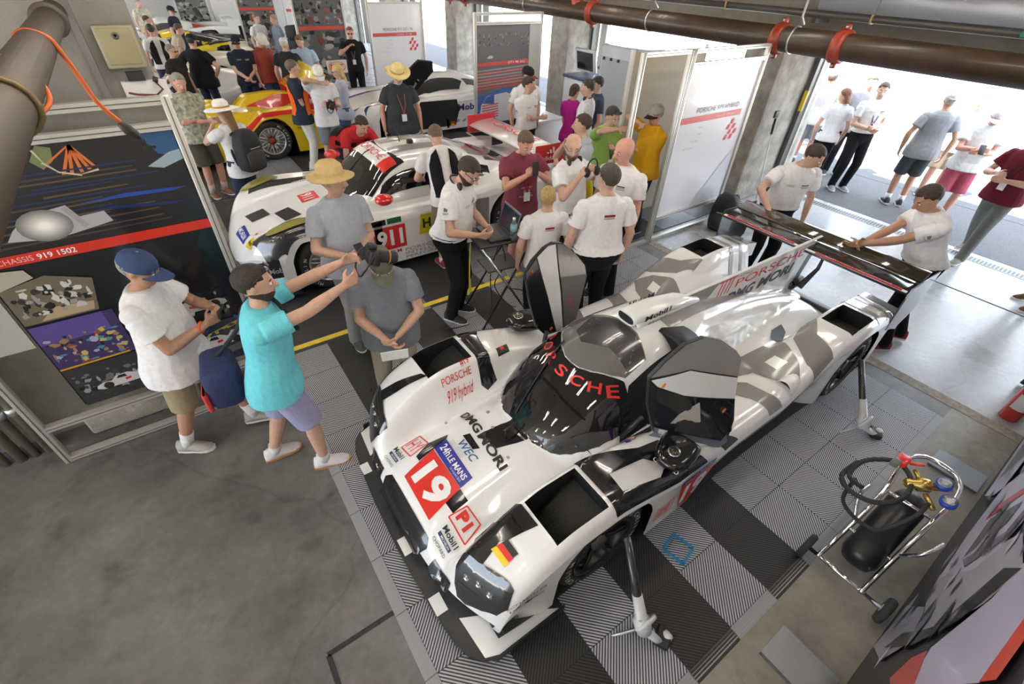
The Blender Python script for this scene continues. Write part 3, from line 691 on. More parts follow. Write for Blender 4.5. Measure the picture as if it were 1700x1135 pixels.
# ---------------- white prototype number 19 (local x = world x, local y = 0 at y 1.70) ----------------
NC=ST([(.3,.30),(.5,.36),(.7,.43),(1.0,.50),(1.33,.56),(2,.58),(3,.58),(4,.54),(5,.46)])
NV=ST([(.3,.26),(.5,.31),(.8,.36),(1.2,.41),(1.7,.46),(2.1,.52),(3,.56),(3.6,.55),(4.2,.46),(5,.42)])
CT=ST([(1.30,.55),(1.36,.62),(1.5,.76),(1.75,.95),(2.0,1.05),(2.3,1.10),(2.7,1.09),(3.2,.99),(3.8,.84),(4.4,.68),(5,.50)])
CW=ST([(1.30,.02),(1.34,.2),(1.42,.34),(1.55,.44),(1.75,.5),(2.1,.51),(2.6,.47),(3.2,.36),(4,.22),(5,.14)])
FR=ST([(.36,.32),(.42,.40),(.5,.47),(.65,.58),(.85,.71),(1.1,.785),(1.35,.79),(1.6,.74),(1.9,.65),(2.3,.56),(2.8,.50)])
RR=ST([(3.1,.5),(3.4,.60),(3.7,.74),(4.0,.82),(4.4,.84),(4.8,.80),(5.0,.76)])
EW=ST([(.30,.92),(.9,.96),(1.9,.96),(2.6,.94),(3.6,.94),(4.3,.96),(5.0,.95)])
def H19(x, w_):
    z1 = I(NC,x)+(I(NV,x)-I(NC,x))*sst(.22,.50,w_); ct = I(CT,x); cw = I(CW,x); z = z1
    if x > 1.3 and w_ < cw: z = smax(z1, .5+(ct-.5)*(1-(w_/cw)**2.8)**.55, .05)
    d = abs(w_-.75)
    for ok, f, i, o in ((x < 2.8, I(FR,x), .16, .30), (x > 3.1, I(RR,x), .13, .30)):
        if ok and f > z1: z = smax(z, z1+(f-z1)*(1-sst(i,o,d) if w_ < .75 else 1), .02)
    return z
root = thing('race_car', 'white black and grey prototype race car number 19 with both doors raised', 'race car', (2.65, 1.70, 0))
car = Car(H19, lambda x: I(EW,x), lambda w_: .40+.16*(w_/.94)**3, 4.98, zb=.12, arches=((1.34,.34,.40),(4.42,.34,.40)), holes=((.95,1.32,.60,.90),(4.12,4.50,.63,.90)),
          under=lambda x: .20*sst(2.2,2.8,x)*(1-sst(3.7,4.0,x))+.08*(1-sst(.6,.9,x)), nx=170, nt=44)
mb = car.build('bodywork', root)
D, DM, T = car.D, car.DM, car.T
# nose
D([(.991,.184),(1.039,.165),(1.031,.015),(.988,.040)], BLK)
D([(1.107,.11),(1.25,.085),(1.37,.05),(1.37,-.15),(1.25,-.115),(1.105,-.055)], BLK)
D([(.37,.30),(.44,.33),(.475,.28),(.475,-.27),(.44,-.31),(.37,-.25)], BLK)
for s in (1,-1): D([(.40,s*.38),(.455,s*.39),(.46,s*.585),(.425,s*.58),(.40,s*.48)], BLK)
D([(.657,.262),(.776,.305),(.915,.262),(.885,.236),(.657,.215)], BLK); D([(.655,-.163),(.775,-.155),(.775,-.255),(.66,-.26)], BLK)
D([(.530,.190),(.776,.225),(.778,-.153),(.524,-.193)], RED, .03)
car.mb.text('19', (.570,.150), (0,-1), (1,0), .165, INKW, fn=lambda a, b: (lambda q: (q[0], q[1], q[2]+.002))(car.top(a, b)), width=.30, step=.03, bold=.04)
D([(.783,.232),(.885,.232),(.878,-.142),(.780,-.152)], BLU, .03)
up2 = lambda a, b: (lambda q: (q[0], q[1], q[2]+.002))(car.top(a, b))
car.mb.text('24h', (.815,.205), (0,-1), (1,0), .055, INKW, fn=up2, width=.095, step=.03, bold=.02)
car.mb.text('LE MANS', (.815,.098), (0,-1), (1,0), .040, INKW, fn=up2, width=.215, step=.03, bold=.02)
car.mb.text('13-14 JUIN 2015', (.792,.02), (0,-1), (1,0), .014, INKW, fn=up2, width=.13, step=.03)
T('WEC', (.928,.150), .055, M((.02,.12,.30), .4), width=.20, shear=.25, bold=.01); 
for i in range(3): T('WORLD ENDURANCE', (.912-i*.014,.20-i*.0), .009, INKG, width=.17)
T('DMG', (1.088,.395), .060, INKK, d=(-.072,-.997), u=(.997,-.072), width=.265, bold=.035); T('MORI', (1.067,.112), .060, INKK, d=(-.072,-.997), u=(.997,-.072), width=.335, bold=.035)
D([(1.365,-.15),(1.45,-.33),(1.55,-.41),(1.63,-.47),(1.55,-.40),(1.40,-.30)], BLK); D([(1.40,.33),(1.53,.47),(1.56,.44),(1.46,.32)], BLK)
def frame(a, m, w_=.007):
    for p, q in zip(a, a[1:]+a[:1]):
        dx, dy = q[0]-p[0], q[1]-p[1]; L = math.hypot(dx, dy); nx_, ny = -dy/L*w_, dx/L*w_
        D([(p[0]-nx_*.5,p[1]-ny*.5),(q[0]-nx_*.5,q[1]-ny*.5),(q[0]+nx_*.5,q[1]+ny*.5),(p[0]+nx_*.5,p[1]+ny*.5)], m)
frame([(.621,.447),(.771,.447),(.776,.309),(.628,.298)], RED, .010); T('HY', (.645,.428), .105, RED, width=.115, bold=.0)
frame([(.63,-.26),(.754,-.276),(.774,-.405),(.636,-.446)], RED, .009); T('P1', (.665,-.288), .070, RED, width=.10, bold=.05)
for y0 in (.470, -.292):
    T('Mobil1', (.566,y0), .034, INKK, width=.145, bold=.02); D([(.530,y0-.002),(.552,y0-.002),(.552,y0-.135),(.530,y0-.135)], M((.02,.05,.2), .4)); T('MICHELIN', (.535,y0-.03), .012, INKW, width=.09, bold=.01)
    T('CHOPARD', (.492,y0), .018, INKK, width=.14)
T('#19', (1.205,.572), .030, INKR, d=(1,0), u=(0,1), width=.075, bold=.02); T('PORSCHE', (1.03,.540), .020, INKR, d=(1,0), u=(0,1), width=.25); T('919 hybrid', (1.05,.500), .028, INKR, d=(1,0), u=(0,1), width=.23, shear=.4)
# fender bands
for s in (1, -1):
    f = lambda pts: D([(a, s*b) for a, b in pts], BLK)
    None if s < 0 else f([(.589,.765),(.620,.850),(.762,.781),(.931,.681),(.955,.624),(.736,.699)])
    if s > 0: f([(.66,.93),(.80,.90),(.945,.90),(.945,.955),(.70,.95)])
D([(.575,-.565),(.709,-.453),(.853,-.438),(.932,-.60),(.934,-.755),(.782,-.704),(.734,-.671),(.609,-.692)], BLK)
for i, c in enumerate(((.85,.62,.02),(.75,.03,.02),(.02,.02,.02))): 
    v0 = -.635; car.mb.drape([[(.685+i*.030,v0-.03-i*.01),(.715+i*.030,v0-.04-i*.01),(.720+i*.028,-.795),(.690+i*.028,-.790)]], up2, ink(c), .03)
# black band behind the left wheel opening, black block behind the right one
D([(1.345,.60),(1.347,.955),(1.50,.957),(2.15,.957),(2.15,.93),(1.55,.90),(1.50,.82),(1.460,.636),(1.459,.55),(1.487,.500),(1.394,.485),(1.345,.506)], BLK)
D([(1.545,.611),(1.674,.649),(1.652,.570),(1.537,.558)], INKK); D([(1.58,.615),(1.625,.628),(1.62,.60),(1.58,.585)], INKR)
D([(1.345,-.56),(1.60,-.60),(1.849,-.655),(2.05,-.66),(2.12,-.72),(2.19,-.80),(2.0,-.83),(1.862,-.797),(1.797,-.741),(1.476,-.742),(1.458,-.873),(1.791,-.896),(2.0,-.80),(2.21,-.85),(2.29,-.935),(1.95,-.953),(1.345,-.953)], BLK)
D([(2.389,-.82),(2.53,-.85),(2.66,-.93),(2.50,-.935)], M((.06,.055,.055), .4))
# grey bands of the rear
G = GRY
for s in (1, -1):
    g_ = lambda pts, m=G: D([(a, s*b) for a, b in pts], m)
    g_([(3.02,.40),(3.30,.42),(3.75,.435),(3.589,.787),(3.457,.90),(3.36,.78),(3.30,.60),(3.05,.52)]); g_([(3.42,.58),(3.58,.60),(3.55,.75),(3.43,.72)], WHT) if False else None
    g_([(2.70,.52),(3.02,.54),(3.16,.64),(3.20,.80),(3.24,.93),(3.06,.93),(3.02,.76),(2.95,.66),(2.70,.62)])
    g_([(2.28,.56),(2.45,.55),(2.62,.72),(2.70,.90),(2.55,.93),(2.45,.76)]) if s > 0 else None
    g_([(3.60,.84),(3.74,.62),(3.95,.57),(4.10,.60),(4.0,.66),(3.90,.72),(3.82,.93),(3.60,.94)])
    g_([(4.55,.42),(4.62,.42),(4.62,.94),(4.55,.94)]); g_([(4.75,.42),(4.80,.42),(4.80,.94),(4.75,.94)])
    car.mb.drape([[(3.44,s*.60),(3.53,s*.62),(3.54,s*.73),(3.44,s*.71)]], up2, WHT, .03)
D([(2.55,-.20),(3.9,-.03),(3.9,.03),(2.55,.20)], G)
D([(2.645,-.755),(2.70,-.76),(2.70,-.81),(2.64,-.80)], INKG)
# cockpit: dark windscreen, arch of writing, matt roof, door openings
def cw(x): return I(CW, x)
scr = [(x, cw(x)*.97) for x in (1.335,1.35,1.37,1.40,1.44,1.50,1.58,1.68,1.78,1.88,1.95)]; arc = [(1.97,.33),(1.90,.26),(1.82,.16),(1.78,.07),(1.775,0)]
D(scr+arc+[(a, -b) for a, b in reversed(arc[:-1])]+[(a, -b) for a, b in reversed(scr)], GLASS, .025)
car.mb.drape([[(1.78,0),(1.79,.08),(1.83,.16),(1.91,.26),(1.99,.32),(2.20,.30),(2.28,.12),(2.29,0),(2.28,-.12),(2.20,-.30),(1.99,-.32),(1.91,-.26),(1.83,-.16),(1.79,-.08)]], car.top, M((.17,.165,.15), .10, coat=1), .025)
D([(1.93,.08),(2.03,-.10),(2.02,-.30),(2.20,-.29),(2.27,-.10),(2.27,.08),(2.18,.25),(1.99,.2)], M((.05,.045,.05), .25, coat=.5), .025)
L_ = 'PORSCHE'
for i, ch in enumerate(L_):
    t = R(66-i*21.6); px, py = 2.005-.285*math.cos(t)*1.0, .355*math.sin(t); 
    vs, fs, W_ = glyphs(ch, .01, 0); k = .075/.7; dx, dy = .285*math.sin(t)*-1, -.355*math.cos(t); L2 = math.hypot(dx, dy); dx, dy = dx/L2*-1*-1, dy/L2
    dx, dy = (-math.sin(t)*-1*-1, -math.cos(t)); ux, uy = math.cos(t), -math.sin(t)
    car.mb.text(ch, (px-dx*.046-ux*.05, py-dy*.046-uy*.05), (dx, dy), (ux, uy), .062, RED, fn=up2, width=.092, step=.03, bold=.015)
for s in (1, -1):
    D([(1.99,s*.36),(2.30,s*.33),(2.62,s*.30),(2.66,s*.46),(2.66,s*.545),(2.05,s*.58),(1.84,s*.52),(1.86,s*.48)], M((.006,.006,.007), .6), .02)
    D([(2.02,s*.60),(2.62,s*.57),(2.62,s*.64),(2.10,s*.66)], M((.17,.20,.27), .3, coat=.4), .03)
T('Mark Webber', (2.10,-.655), .02, INKW, d=(1,0), u=(0,1), width=.2)
# side panels: number, class mark, sponsors
for sg in (-1, 1):
    z0, z1 = .17, .52
    car.DS([(1.99,z1-.04),(2.38,z1-.06),(2.38,z0+.02),(2.08,z0-.02)], RED, sg); 
    sd = car.side(sg); s2 = lambda x, z, sd=sd, sg=sg: (lambda q: (q[0], q[1]+sg*.002, q[2]))(sd(x, z))
    car.mb.text('19', (2.06 if sg < 0 else 2.34, .23), (-sg,0), (0,1), .20, INKW, fn=s2, width=.26, step=.06, bold=.04)
    car.mb.drape([[(1.99,.485),(2.38,.465),(2.38,.515),(1.99,.53)]], s2, BLU, .06); car.mb.text('24h LE MANS', (2.02 if sg < 0 else 2.36, .49), (-sg,0), (0,1), .022, INKW, fn=lambda x, z: (lambda q: (q[0], q[1]+sg*.002, q[2]))(s2(x, z)), width=.30, step=.06, bold=.01)
    car.TS('P1', (1.82 if sg < 0 else 1.93, .27), .09, RED, sg, width=.11, bold=.05, d=-sg)
    for a, b, c_, d_ in ((1.79,.24,1.96,.25),(1.79,.39,1.96,.40),(1.79,.24,1.80,.40),(1.955,.24,1.965,.40)): car.DS([(a,b),(c_,b),(c_,d_),(a,d_)], RED, sg)
    car.TS('SCHAEFFLER', (.60 if sg < 0 else .86, .50), .030, INKK, sg, width=.26, d=-sg); car.TS('LuK    FAG', (.62 if sg < 0 else .84, .45), .026, INKK, sg, width=.22, bold=.01, d=-sg)
    car.DS([(.71,.463),(.735,.48),(.76,.463),(.735,.446)], INKK, sg)
    # small outlined ram's head
    rp = [(.70,.42),(.72,.435),(.75,.43),(.77,.405),(.765,.375),(.74,.34),(.72,.335),(.70,.35),(.695,.38),(.675,.39),(.67,.40)]
    for p, q in zip(rp, rp[1:]+rp[:1]):
        dx, dz = q[0]-p[0], q[1]-p[1]; l = math.hypot(dx, dz); car.DS([(p[0]-dz/l*.002,p[1]+dx/l*.002),(q[0]-dz/l*.002,q[1]+dx/l*.002),(q[0]+dz/l*.002,q[1]-dx/l*.002),(p[0]+dz/l*.002,p[1]-dx/l*.002)], INKG, sg)
    car.TS('PORSCHE INTELLIGENT PERFORMANCE', (2.75 if sg < 0 else 3.65, .40), .035, M((.25,.24,.28), .5), sg, width=.95, d=-sg)
    car.TS('MICHELIN', (1.02 if sg < 0 else 1.6, .725), .02, M((.02,.05,.3), .4), sg, width=.3, d=-sg) if False else None
mb.text('DMG MORI', (.545,-.80,.22), (.5,-.85,0), (0,0,1), .02, INKG) if False else None
mb.build('bodywork', root)
# headlights
hl = [(.575,.55),(.602,.66),(.637,.75),(.668,.85),(.673,.905),(.623,.93),(.573,.90),(.526,.82),(.480,.72),(.463,.655),(.474,.61),(.514,.565)]
for s in (1, -1):
    q = MB(); q.drape([[(a, s*b) for a, b in hl]], lambda a, b: (lambda p: (p[0], p[1], p[2]+.006))(car.top(a, b)), M((.02,.02,.022), .03, coat=1), .02)
    h = q.build('headlight', root)
    for (a, b) in ((.53,.66),(.56,.74),(.58,.82)):
        q = MB(); p = car.top(a, s*b); q.ell((p[0], p[1], p[2]+.004), (.020,.026,.012), M((.5,.52,.55), .1, 1), None, 12, 6); q.build('lamp', h)
# front splitter
q = MB(); ol = [(.31,0),(.315,.3),(.33,.55),(.355,.80),(.39,.90),(.45,.97),(.55,1.005),(1.00,1.01),(1.00,.80)]
q.prism(ol+[(a, -b) for a, b in reversed(ol[1:])], .03, CARB, Matrix.Translation((0,0,.06)))
for a0, a1, b0, b1 in ((.335,.40,.56,.66),(.33,.40,-.18,-.05),(.335,.41,-.62,-.50)): q.box(((a0+a1)/2,(b0+b1)/2,.0915), (a1-a0,b1-b0,.002), WHT)
for s in (1,-1): q.poly([(.44,s*.70,.0925),(.60,s*.78,.0925),(.99,s*1.0,.0925),(.55,s*.995,.0925),(.46,s*.96,.0925)], WHT); q.box((.75, s*1.004, .10), (.5,.012,.05), CARB)
for s in (1,-1): q.box((.44, s*.30, .14), (.05,.02,.12), CARB)
q.build('splitter', root)
q = MB(); q.prism([(.9,-.90),(2.2,-.92),(4.9,-.90),(4.9,.90),(2.2,.92),(.9,.90)], .03, CARB, Matrix.Translation((0,0,.055))); q.build('underfloor', root)
# dive blades and small fittings
for (x_, y_, sx) in ((1.19,.10,.012),(1.14,-.17,.012),(.98,.42,.012),(1.235,.235,.014)):
    q = MB(); p = car.top(x_, y_); q.lathe([(sx*.9,-.002),(sx,.003),(sx*.6,.006),(.001,.006)], M((.45,.42,.35), .3, .8), Matrix.Translation(p), 12); q.build('fastener', root)
q = MB(); p = car.top(1.22, -.02); q.tube([p, (p[0],p[1],p[2]+.07)], .008, PLAS, 8); q.tube([(p[0]-.02,p[1],p[2]+.07),(p[0]+.09,p[1],p[2]+.09)], .006, PLAS, 8); q.build('pitot_tube', root)
# wiper
q = MB(); pts = [up2(1.36+.5*t, .06+.02*t+.1*t) for t in [i/12 for i in range(13)]]; q.tube([(a, b, c+.012) for a, b, c in pts], .007, PLAS, 6); q.build('wiper', root)
# stickers: red E disc and blue triangle by the right door
def disc(u_, v_, r_, m, z=.0): return [(u_+r_*math.cos(2*PI*i/20), v_+r_*math.sin(2*PI*i/20)) for i in range(20)]
q = MB(); f3 = lambda a, b: (lambda p: (p[0], p[1], p[2]+.004))(car.top(a, b)); f4 = lambda a, b: (lambda p: (p[0], p[1], p[2]+.006))(car.top(a, b))
q.drape([disc(1.885,-.545,.045,0)], f3, INKR, .03); q.drape([disc(1.885,-.545,.038,0)], f4, INKW, .03); q.text('E', (1.87,-.53), (0,-1), (1,0), .04, INKR, fn=lambda a, b: (lambda p: (p[0], p[1], p[2]+.008))(car.top(a, b)), bold=.03)
q.drape([[(1.79,-.50),(1.79,-.60),(1.87,-.60)]], f3, INKW, .03); q.drape([[(1.795,-.51),(1.795,-.595),(1.86,-.595)]], f4, M((.05,.05,.35), .4), .03); q.build('safety_sticker', root)
# mirrors on stalks
for s in (1, -1):
    q = MB(); Tm = Matrix.Translation((1.97, s*.84, .715)) @ Matrix.Rotation(R(s*-14), 4, 'Z')
    q.loft([[Tm @ Vector((x_, .125*k_*math.copysign(abs(math.cos(t))**.7, math.cos(t)), .06*k_*math.copysign(abs(math.sin(t))**.7, math.sin(t)))) for t in [2*PI*j/20 for j in range(20)]] for x_, k_ in ((-.13,.15),(-.12,.45),(-.09,.72),(-.04,.9),(.04,1),(.12,1),(.135,.96))], BLK)
    q.tube([Tm @ Vector((0,0,-.04)), Tm @ Vector((.0,-s*.03,-.16)), (2.0, s*.74, .55)], [.03,.02,.03], BLK, 8)
    m_ = q.build('mirror', root)
    q = MB(); q.text('CHOPARD', Tm @ Vector((-.118,.085,-.02)), Tm.to_3x3() @ Vector((0,-1,0)), Tm.to_3x3() @ Vector((.75,0,.66)), .026, INKW, width=.17, bold=.01)
    # watch emblem
    for r0, mm in ((.040, M((.6,.58,.5), .25, .8)), (.031, INKK)): q.lathe([(r0,.0),(r0,.004 if r0 > .035 else .006),(.001,.004 if r0 > .035 else .006)], mm, Tm @ TR((-.035,0,.062), (0,-8,0)), 20)
    for j in range(8): q.box((0,.018,.007), (.004,.018,.002), M((.6,.58,.5), .25, .8), Tm @ TR((-.035,0,.062), (0,-8,j*45)))
    q.build('mirror_print', m_)
# roof scoop: two stacked oval intakes
q = MB()
def oval(x_, zc, k, n=24, yy=.085, zz=.040): return [(x_, .085*k*math.copysign(abs(math.cos(t))**.6, math.cos(t)), zc+zz*k*math.copysign(abs(math.sin(t))**.8, math.sin(t))) for t in [2*PI*j/n for j in range(n)]]
for dz, dx in ((.0, 0), (-.075, .06)):
    q.loft([oval(2.27+dx,1.165+dz,.9), oval(2.255+dx,1.165+dz,1), oval(2.30+dx,1.165+dz,1.08), oval(2.55,1.155+dz*.6,1.12), oval(2.85,1.115+dz*.3,.95), oval(3.1,1.04,.6)], WHT, caps=False)
    q.loft([oval(2.27+dx,1.165+dz,.9), oval(2.42+dx,1.165+dz,.85)], M((.01,.01,.01), .7), caps=True)
for s in (-1,1): q.text('Mobil1', (2.37 if s < 0 else 2.68, s*.0975, 1.145), (-s,0,0), (0,0,1), .045, INKK, width=.28, bold=.02); q.text('Mobil1', (2.42 if s < 0 else 2.70, s*.0965, 1.092), (-s,0,0), (0,0,1), .028, INKG, width=.24, bold=.02)
q.build('air_scoop', root)
# fin
q = MB(); fo = [(2.75,1.05),(2.95,1.115),(3.6,1.10),(5.12,1.085),(4.95,.50),(4.2,.62),(3.6,.85),(3.1,.98)]
vs = [(a, s*.014, b) for s in (-1,1) for a, b in fo]; n = len(fo)
q.add(vs, [tuple(range(n)), tuple(reversed(range(n, 2*n)))]+[(i, i+n, (i+1) % n+n, (i+1) % n) for i in range(n)], WHT, False)
for s in (-1, 1):
    y_ = s*.0155; f2 = lambda a, b, y_=y_: (a, y_, b)
    for poly, mm in (([(2.80,1.05),(2.95,1.112),(3.40,1.10),(3.25,.95),(3.1,.98)], G), ([(4.36,1.09),(4.46,1.09),(4.20,.63),(4.10,.65)], M((.45,.45,.46), .3)), ([(5.00,1.083),(5.12,1.083),(4.95,.50),(4.86,.51)], M((.05,.05,.055), .3)), ([(3.40,1.095),(3.66,1.092),(3.66,1.075),(3.40,1.078)], RED)):
        q.drape([poly], f2, mm, 0)
    for i in range(4): q.drape([[(3.44+i*.055,1.08),(3.46+i*.055,1.08),(3.44+i*.05,.93),(3.42+i*.05,.93)]], f2, RED, 0)
    q.text('PORSCHE', (3.68 if s < 0 else 4.88, y_*1.03, .955), (-s,0,0), (0,0,1), .085, INKR, width=1.15); q.text('DMG', (3.60 if s < 0 else 4.75, y_*1.03, .80), (-s,0,0), (0,0,1), .105, M((.06,.06,.08), .5), width=.45, bold=.045, shear=.15); q.text('MORI', (4.10 if s < 0 else 4.25, y_*1.03, .80), (-s,0,0), (0,0,1), .105, M((.06,.06,.08), .5), width=.62, bold=.045, shear=.15)
    q.text('TAGHeuer', (3.66 if s < 0 else 3.95, y_*1.03, 1.055), (-s,0,0), (0,0,1), .025, INKK, width=.25)
q.build('shark_fin', root)
# rear wing
q = MB()
def foil(y, x0, z0, ch, th, tilt):
    pts = []
    for t in [i/10 for i in range(11)]: pts.append((t, th*(2.9*math.sqrt(t)-1.3*t-1.6*t*t)*.5))
    up = [(a, b) for a, b in pts]; dn = [(a, -b*.5) for a, b in reversed(pts[1:-1])]
    c, s_ = math.cos(R(tilt)), math.sin(R(tilt)); return [(x0+ch*(a*c-b*s_), y, z0+ch*(a*s_+b*c)) for a, b in up+dn]
q.loft([foil(y, 4.80, 1.00, .30, .13, 6) for y in (-.94,0,.94)], M((.035,.03,.025), .12, coat=1)); q.build('wing_main_plane', root)
q = MB(); q.loft([foil(y, 5.07, 1.04, .17, .12, 22) for y in (-.94,0,.94)], M((.05,.04,.02), .12, coat=1)); q.build('wing_flap', root)
q = MB(); q.box((4.83,0,1.020), (.035,1.86,.006), INKW, TR(), 0)
for s in (1,-1): q.box((4.835, s*.50, 1.0235), (.045,.78,.006), M((.5,.01,.03), .2, coat=.8)); q.text('INTELLIGENT PERFORMANCE', (4.835, s*.5+.3, 1.0275), (0,-1,0), (1,0,0), .014, INKW, width=.6)
q.build('wing_stripe', root)
for s in (1,-1):
    q = MB(); ep = [(4.82,.97),(4.84,1.06),(5.48,1.04),(5.46,.62),(5.20,.50),(4.86,.60)]
    vs = [(a, s*(.945+d_), b) for d_ in (0,.012) for a, b in ep]; n = len(ep)
    q.add(vs, [tuple(range(n)), tuple(reversed(range(n,2*n)))]+[(i, i+n, (i+1) % n+n, (i+1) % n) for i in range(n)], M((.08,.09,.10), .2, coat=.6), False); q.build('wing_endplate', root)
    q = MB(); q.tube([(4.88, s*.10, .60),(5.02, s*.14, .80),(4.98, s*.15, 1.0)], [.035,.02,.012], BLK, 8); q.build('wing_support', root)
for s in (1,-1):       # swept fender tail edges
    q = MB(); q.loft([[(4.90, s*.60, .785),(4.90, s*.95, .73),(4.90, s*.95, .60),(4.90, s*.60,.60)],[(5.12, s*.60, .74),(5.14, s*.95, .66),(5.14, s*.95, .50),(5.12, s*.60,.58)],[(5.25, s*.86, .66),(5.28, s*.95, .64),(5.28, s*.95, .44),(5.25, s*.9,.5)]], WHT, smooth=False); q.build('fender_tail', root)
q = MB(); q.box((4.98,0,.33), (.10,1.5,.30), CARB, TR(), .01); q.lathe([(.05,0),(.06,.05),(.05,.12)], BLK, AX((4.86,.0,.56),(1,0,.2)), 16); q.box((4.98,0,.60), (.16,.12,.10), PLAS, TR(), .02); q.build('tail_panel', root)
# exhaust bump and vents on the deck
for s in (1,-1):
    q = MB(); q.drape([[(3.92,s*.40),(4.05,s*.33),(4.24,s*.32),(4.20,s*.40),(4.00,s*.48)]], lambda x_, y_: (lambda p: (p[0],p[1],p[2]+.003))(car.top(x_, y_)), M((.03,.03,.03), .5), .03); q.build('deck_vent', root)
q = MB(); q.loft([[(x_, -.84+.085*k*math.cos(t), .50+.14*k*max(0, math.sin(t))) for t in [PI*i/12 for i in range(13)]] for x_, k in ((3.34,.95),(3.36,1),(3.50,1.05),(3.75,1.0))], WHT, caps=False, close=False); q.build('side_duct', root)
q = MB(); q.poly([(3.37, -.84+.08*math.cos(t), .50+.128*max(0, math.sin(t))) for t in [PI*i/12 for i in range(13)]], M((.01,.01,.01), .6)); q.build('duct_mouth', root)
# airbox intake behind the right door opening
q = MB()
def ib(x_, k): return [(x_, -.27+.15*k*math.copysign(abs(math.cos(t))**.6, math.cos(t)), .88+.22*k*math.copysign(abs(math.sin(t))**.6, math.sin(t))) for t in [2*PI*j/20 for j in range(20)]]
q.loft([ib(2.46,.9), ib(2.45,1), ib(2.50,1.04), ib(2.70,.8)], M((.008,.008,.008), .5)); q.build('side_intake', root)
# wheels
for x_ in (1.34, 4.42):
    for s in (-1, 1): wheel(root, x_, s*(.93 if x_ < 2 else .94), .345, r=.352, rim=(.03,.03,.03), spokes=6, met=.5, sg=s, tyre_text='MICHELIN')
# seat and steering wheel inside
q = MB(); q.box((2.35,-.18,.62), (.5,.36,.5), PLAS, TR(), .06); q.build('seat', root)
q = MB(); q.box((1.98,-.20,.80), (.05,.28,.16), PLAS, TR(), .03); q.box((1.953,-.20,.82), (.004,.09,.05), M((.05,.6,.12), .3, emit=2)); q.build('steering_wheel', root)
# raised doors
def ydoor(x_, z_): return 1.15-.30*(x_-1.88)-.18*(1.25-z_)/.73*max(0, x_-1.88)/.62-1.70-.04*math.sin(PI*min(1,max(0,(x_-1.8)/.7)))
out = [(1.98,.74),(1.90,1.00),(1.86,1.24),(1.93,1.37),(2.02,1.47),(2.14,1.49),(2.30,1.42),(2.44,1.31),(2.50,1.24),(2.50,.98),(2.52,.75),(2.49,.56),(2.44,.53)]
regs = ((([(1.86,1.24),(1.93,1.37),(2.02,1.47),(2.14,1.49),(2.30,1.42),(2.44,1.31),(2.50,1.24),(2.50,1.10),(2.10,1.27)]), M((.30,.29,.28), .08, coat=1)),
        (([(1.87,1.22),(2.10,1.26),(2.50,1.09),(2.50,.93),(2.10,1.06),(1.92,1.16)]), WHT),
        (([(1.92,1.15),(2.10,1.05),(2.50,.92),(2.51,.66),(2.44,.60),(1.97,.80)]), M((.015,.018,.022), .06, coat=1)),
        (([(1.97,.79),(2.44,.59),(2.48,.64),(2.49,.57),(2.44,.535),(1.98,.745)]), M((.17,.20,.27), .3, coat=.4)))
out_r, regs_r = out, regs
for s in (-1, 1):
    q = MB()
    if s < 0: fd = lambda a, b, o=0: (a, (ydoor(a, b)-o), b); out, regs = out_r, regs_r
    else:
        fd = lambda a, b, o=0: (a, .50+.10*(a-1.75)+.05*math.sin(PI*min(1,max(0,(a-1.65)/.75)))-.06*(b-1.1)+o, b)
        out = [(1.80,1.14),(1.70,1.46),(1.76,1.53),(1.88,1.59),(1.97,1.60),(2.08,1.56),(2.22,1.44),(2.34,1.30),(2.39,1.18),(2.37,.74),(2.20,.66),(2.05,.68),(1.92,.84)]; regs = ((out, WHT),)
    q.drape([out], lambda a, b: fd(a, b, -.0), CARB, .05); q.drape([out], lambda a, b: fd(a, b, .022), CARB, .05)
    n = len(out); rim_ = [fd(a, b, 0) for a, b in out]+[fd(a, b, .022) for a, b in out]; q.add(rim_, [(i, (i+1) % n, (i+1) % n+n, i+n) for i in range(n)], CARB, False)
    for pts, mm in regs: q.drape([pts], lambda a, b: fd(a, b, .026), mm, .05)
    if s > 0:       # inner skin of the far door
        for pts, mm in (([(1.80,1.14),(1.70,1.46),(1.80,1.54),(2.00,1.10),(2.16,.68),(2.05,.68),(1.92,.84)], M((.015,.015,.017), .12, coat=.8)), ([(1.81,1.545),(1.92,1.595),(2.0,1.58),(2.14,1.10),(2.24,.68),(2.17,.68),(2.0,1.12)], WHT), ([(2.01,1.58),(2.08,1.555),(2.22,1.44),(2.34,1.30),(2.385,1.18),(2.365,.75),(2.25,.69),(2.15,1.12)], M((.45,.44,.42), .06, .6, coat=1))):
            q.drape([pts], lambda a, b: fd(a, b, -.005), mm, .05)
        q.text('adidas', fd(2.22,1.05,-.008), (0.3,0,-1), (1,0,.2), .03, INKR, width=.16)
    else:
        q.text('PORSCHE', fd(1.92,1.255,.030), (1,.12,.12), (0,0,1), .035, INKR, width=.26)
        q.text('T. Bernhard  M. Webber  B. Hartley', fd(2.04,.735,.030), (1,.33,-.42), (0,0,1), .022, INKW, width=.36); q.drape([[(2.0,.775),(2.12,.725),(2.12,.68),(2.0,.735)]], lambda a, b: fd(a, b, .029), INKW, 0)
        q.drape([[(2.10,.90),(2.22,.98),(2.26,.80),(2.06,.82)]], lambda a, b: fd(a, b, .028), M((.45,.43,.38), .2), 0)
    for (a, b) in (((1.95,1.17),(2.42,.86),(2.05,.70)) if s < 0 else ((1.76,1.44),(2.10,.74))): q.lathe([(.016,0),(.020,.004),(.010,.006),(.010,.0)], M((.9,.25,.03), .4), AX(fd(a, b, .028 if s < 0 else -.008), (0,s,.0)), 14)
    q.build('door', root)
    q = MB(); q.tube([(1.86, s*.50, .62), (1.94, s*.56, .82)] if s < 0 else [(1.95,.52,.56),(1.99,.53,.80)], .018, CARB, 8); None; q.build('door_strut', root)
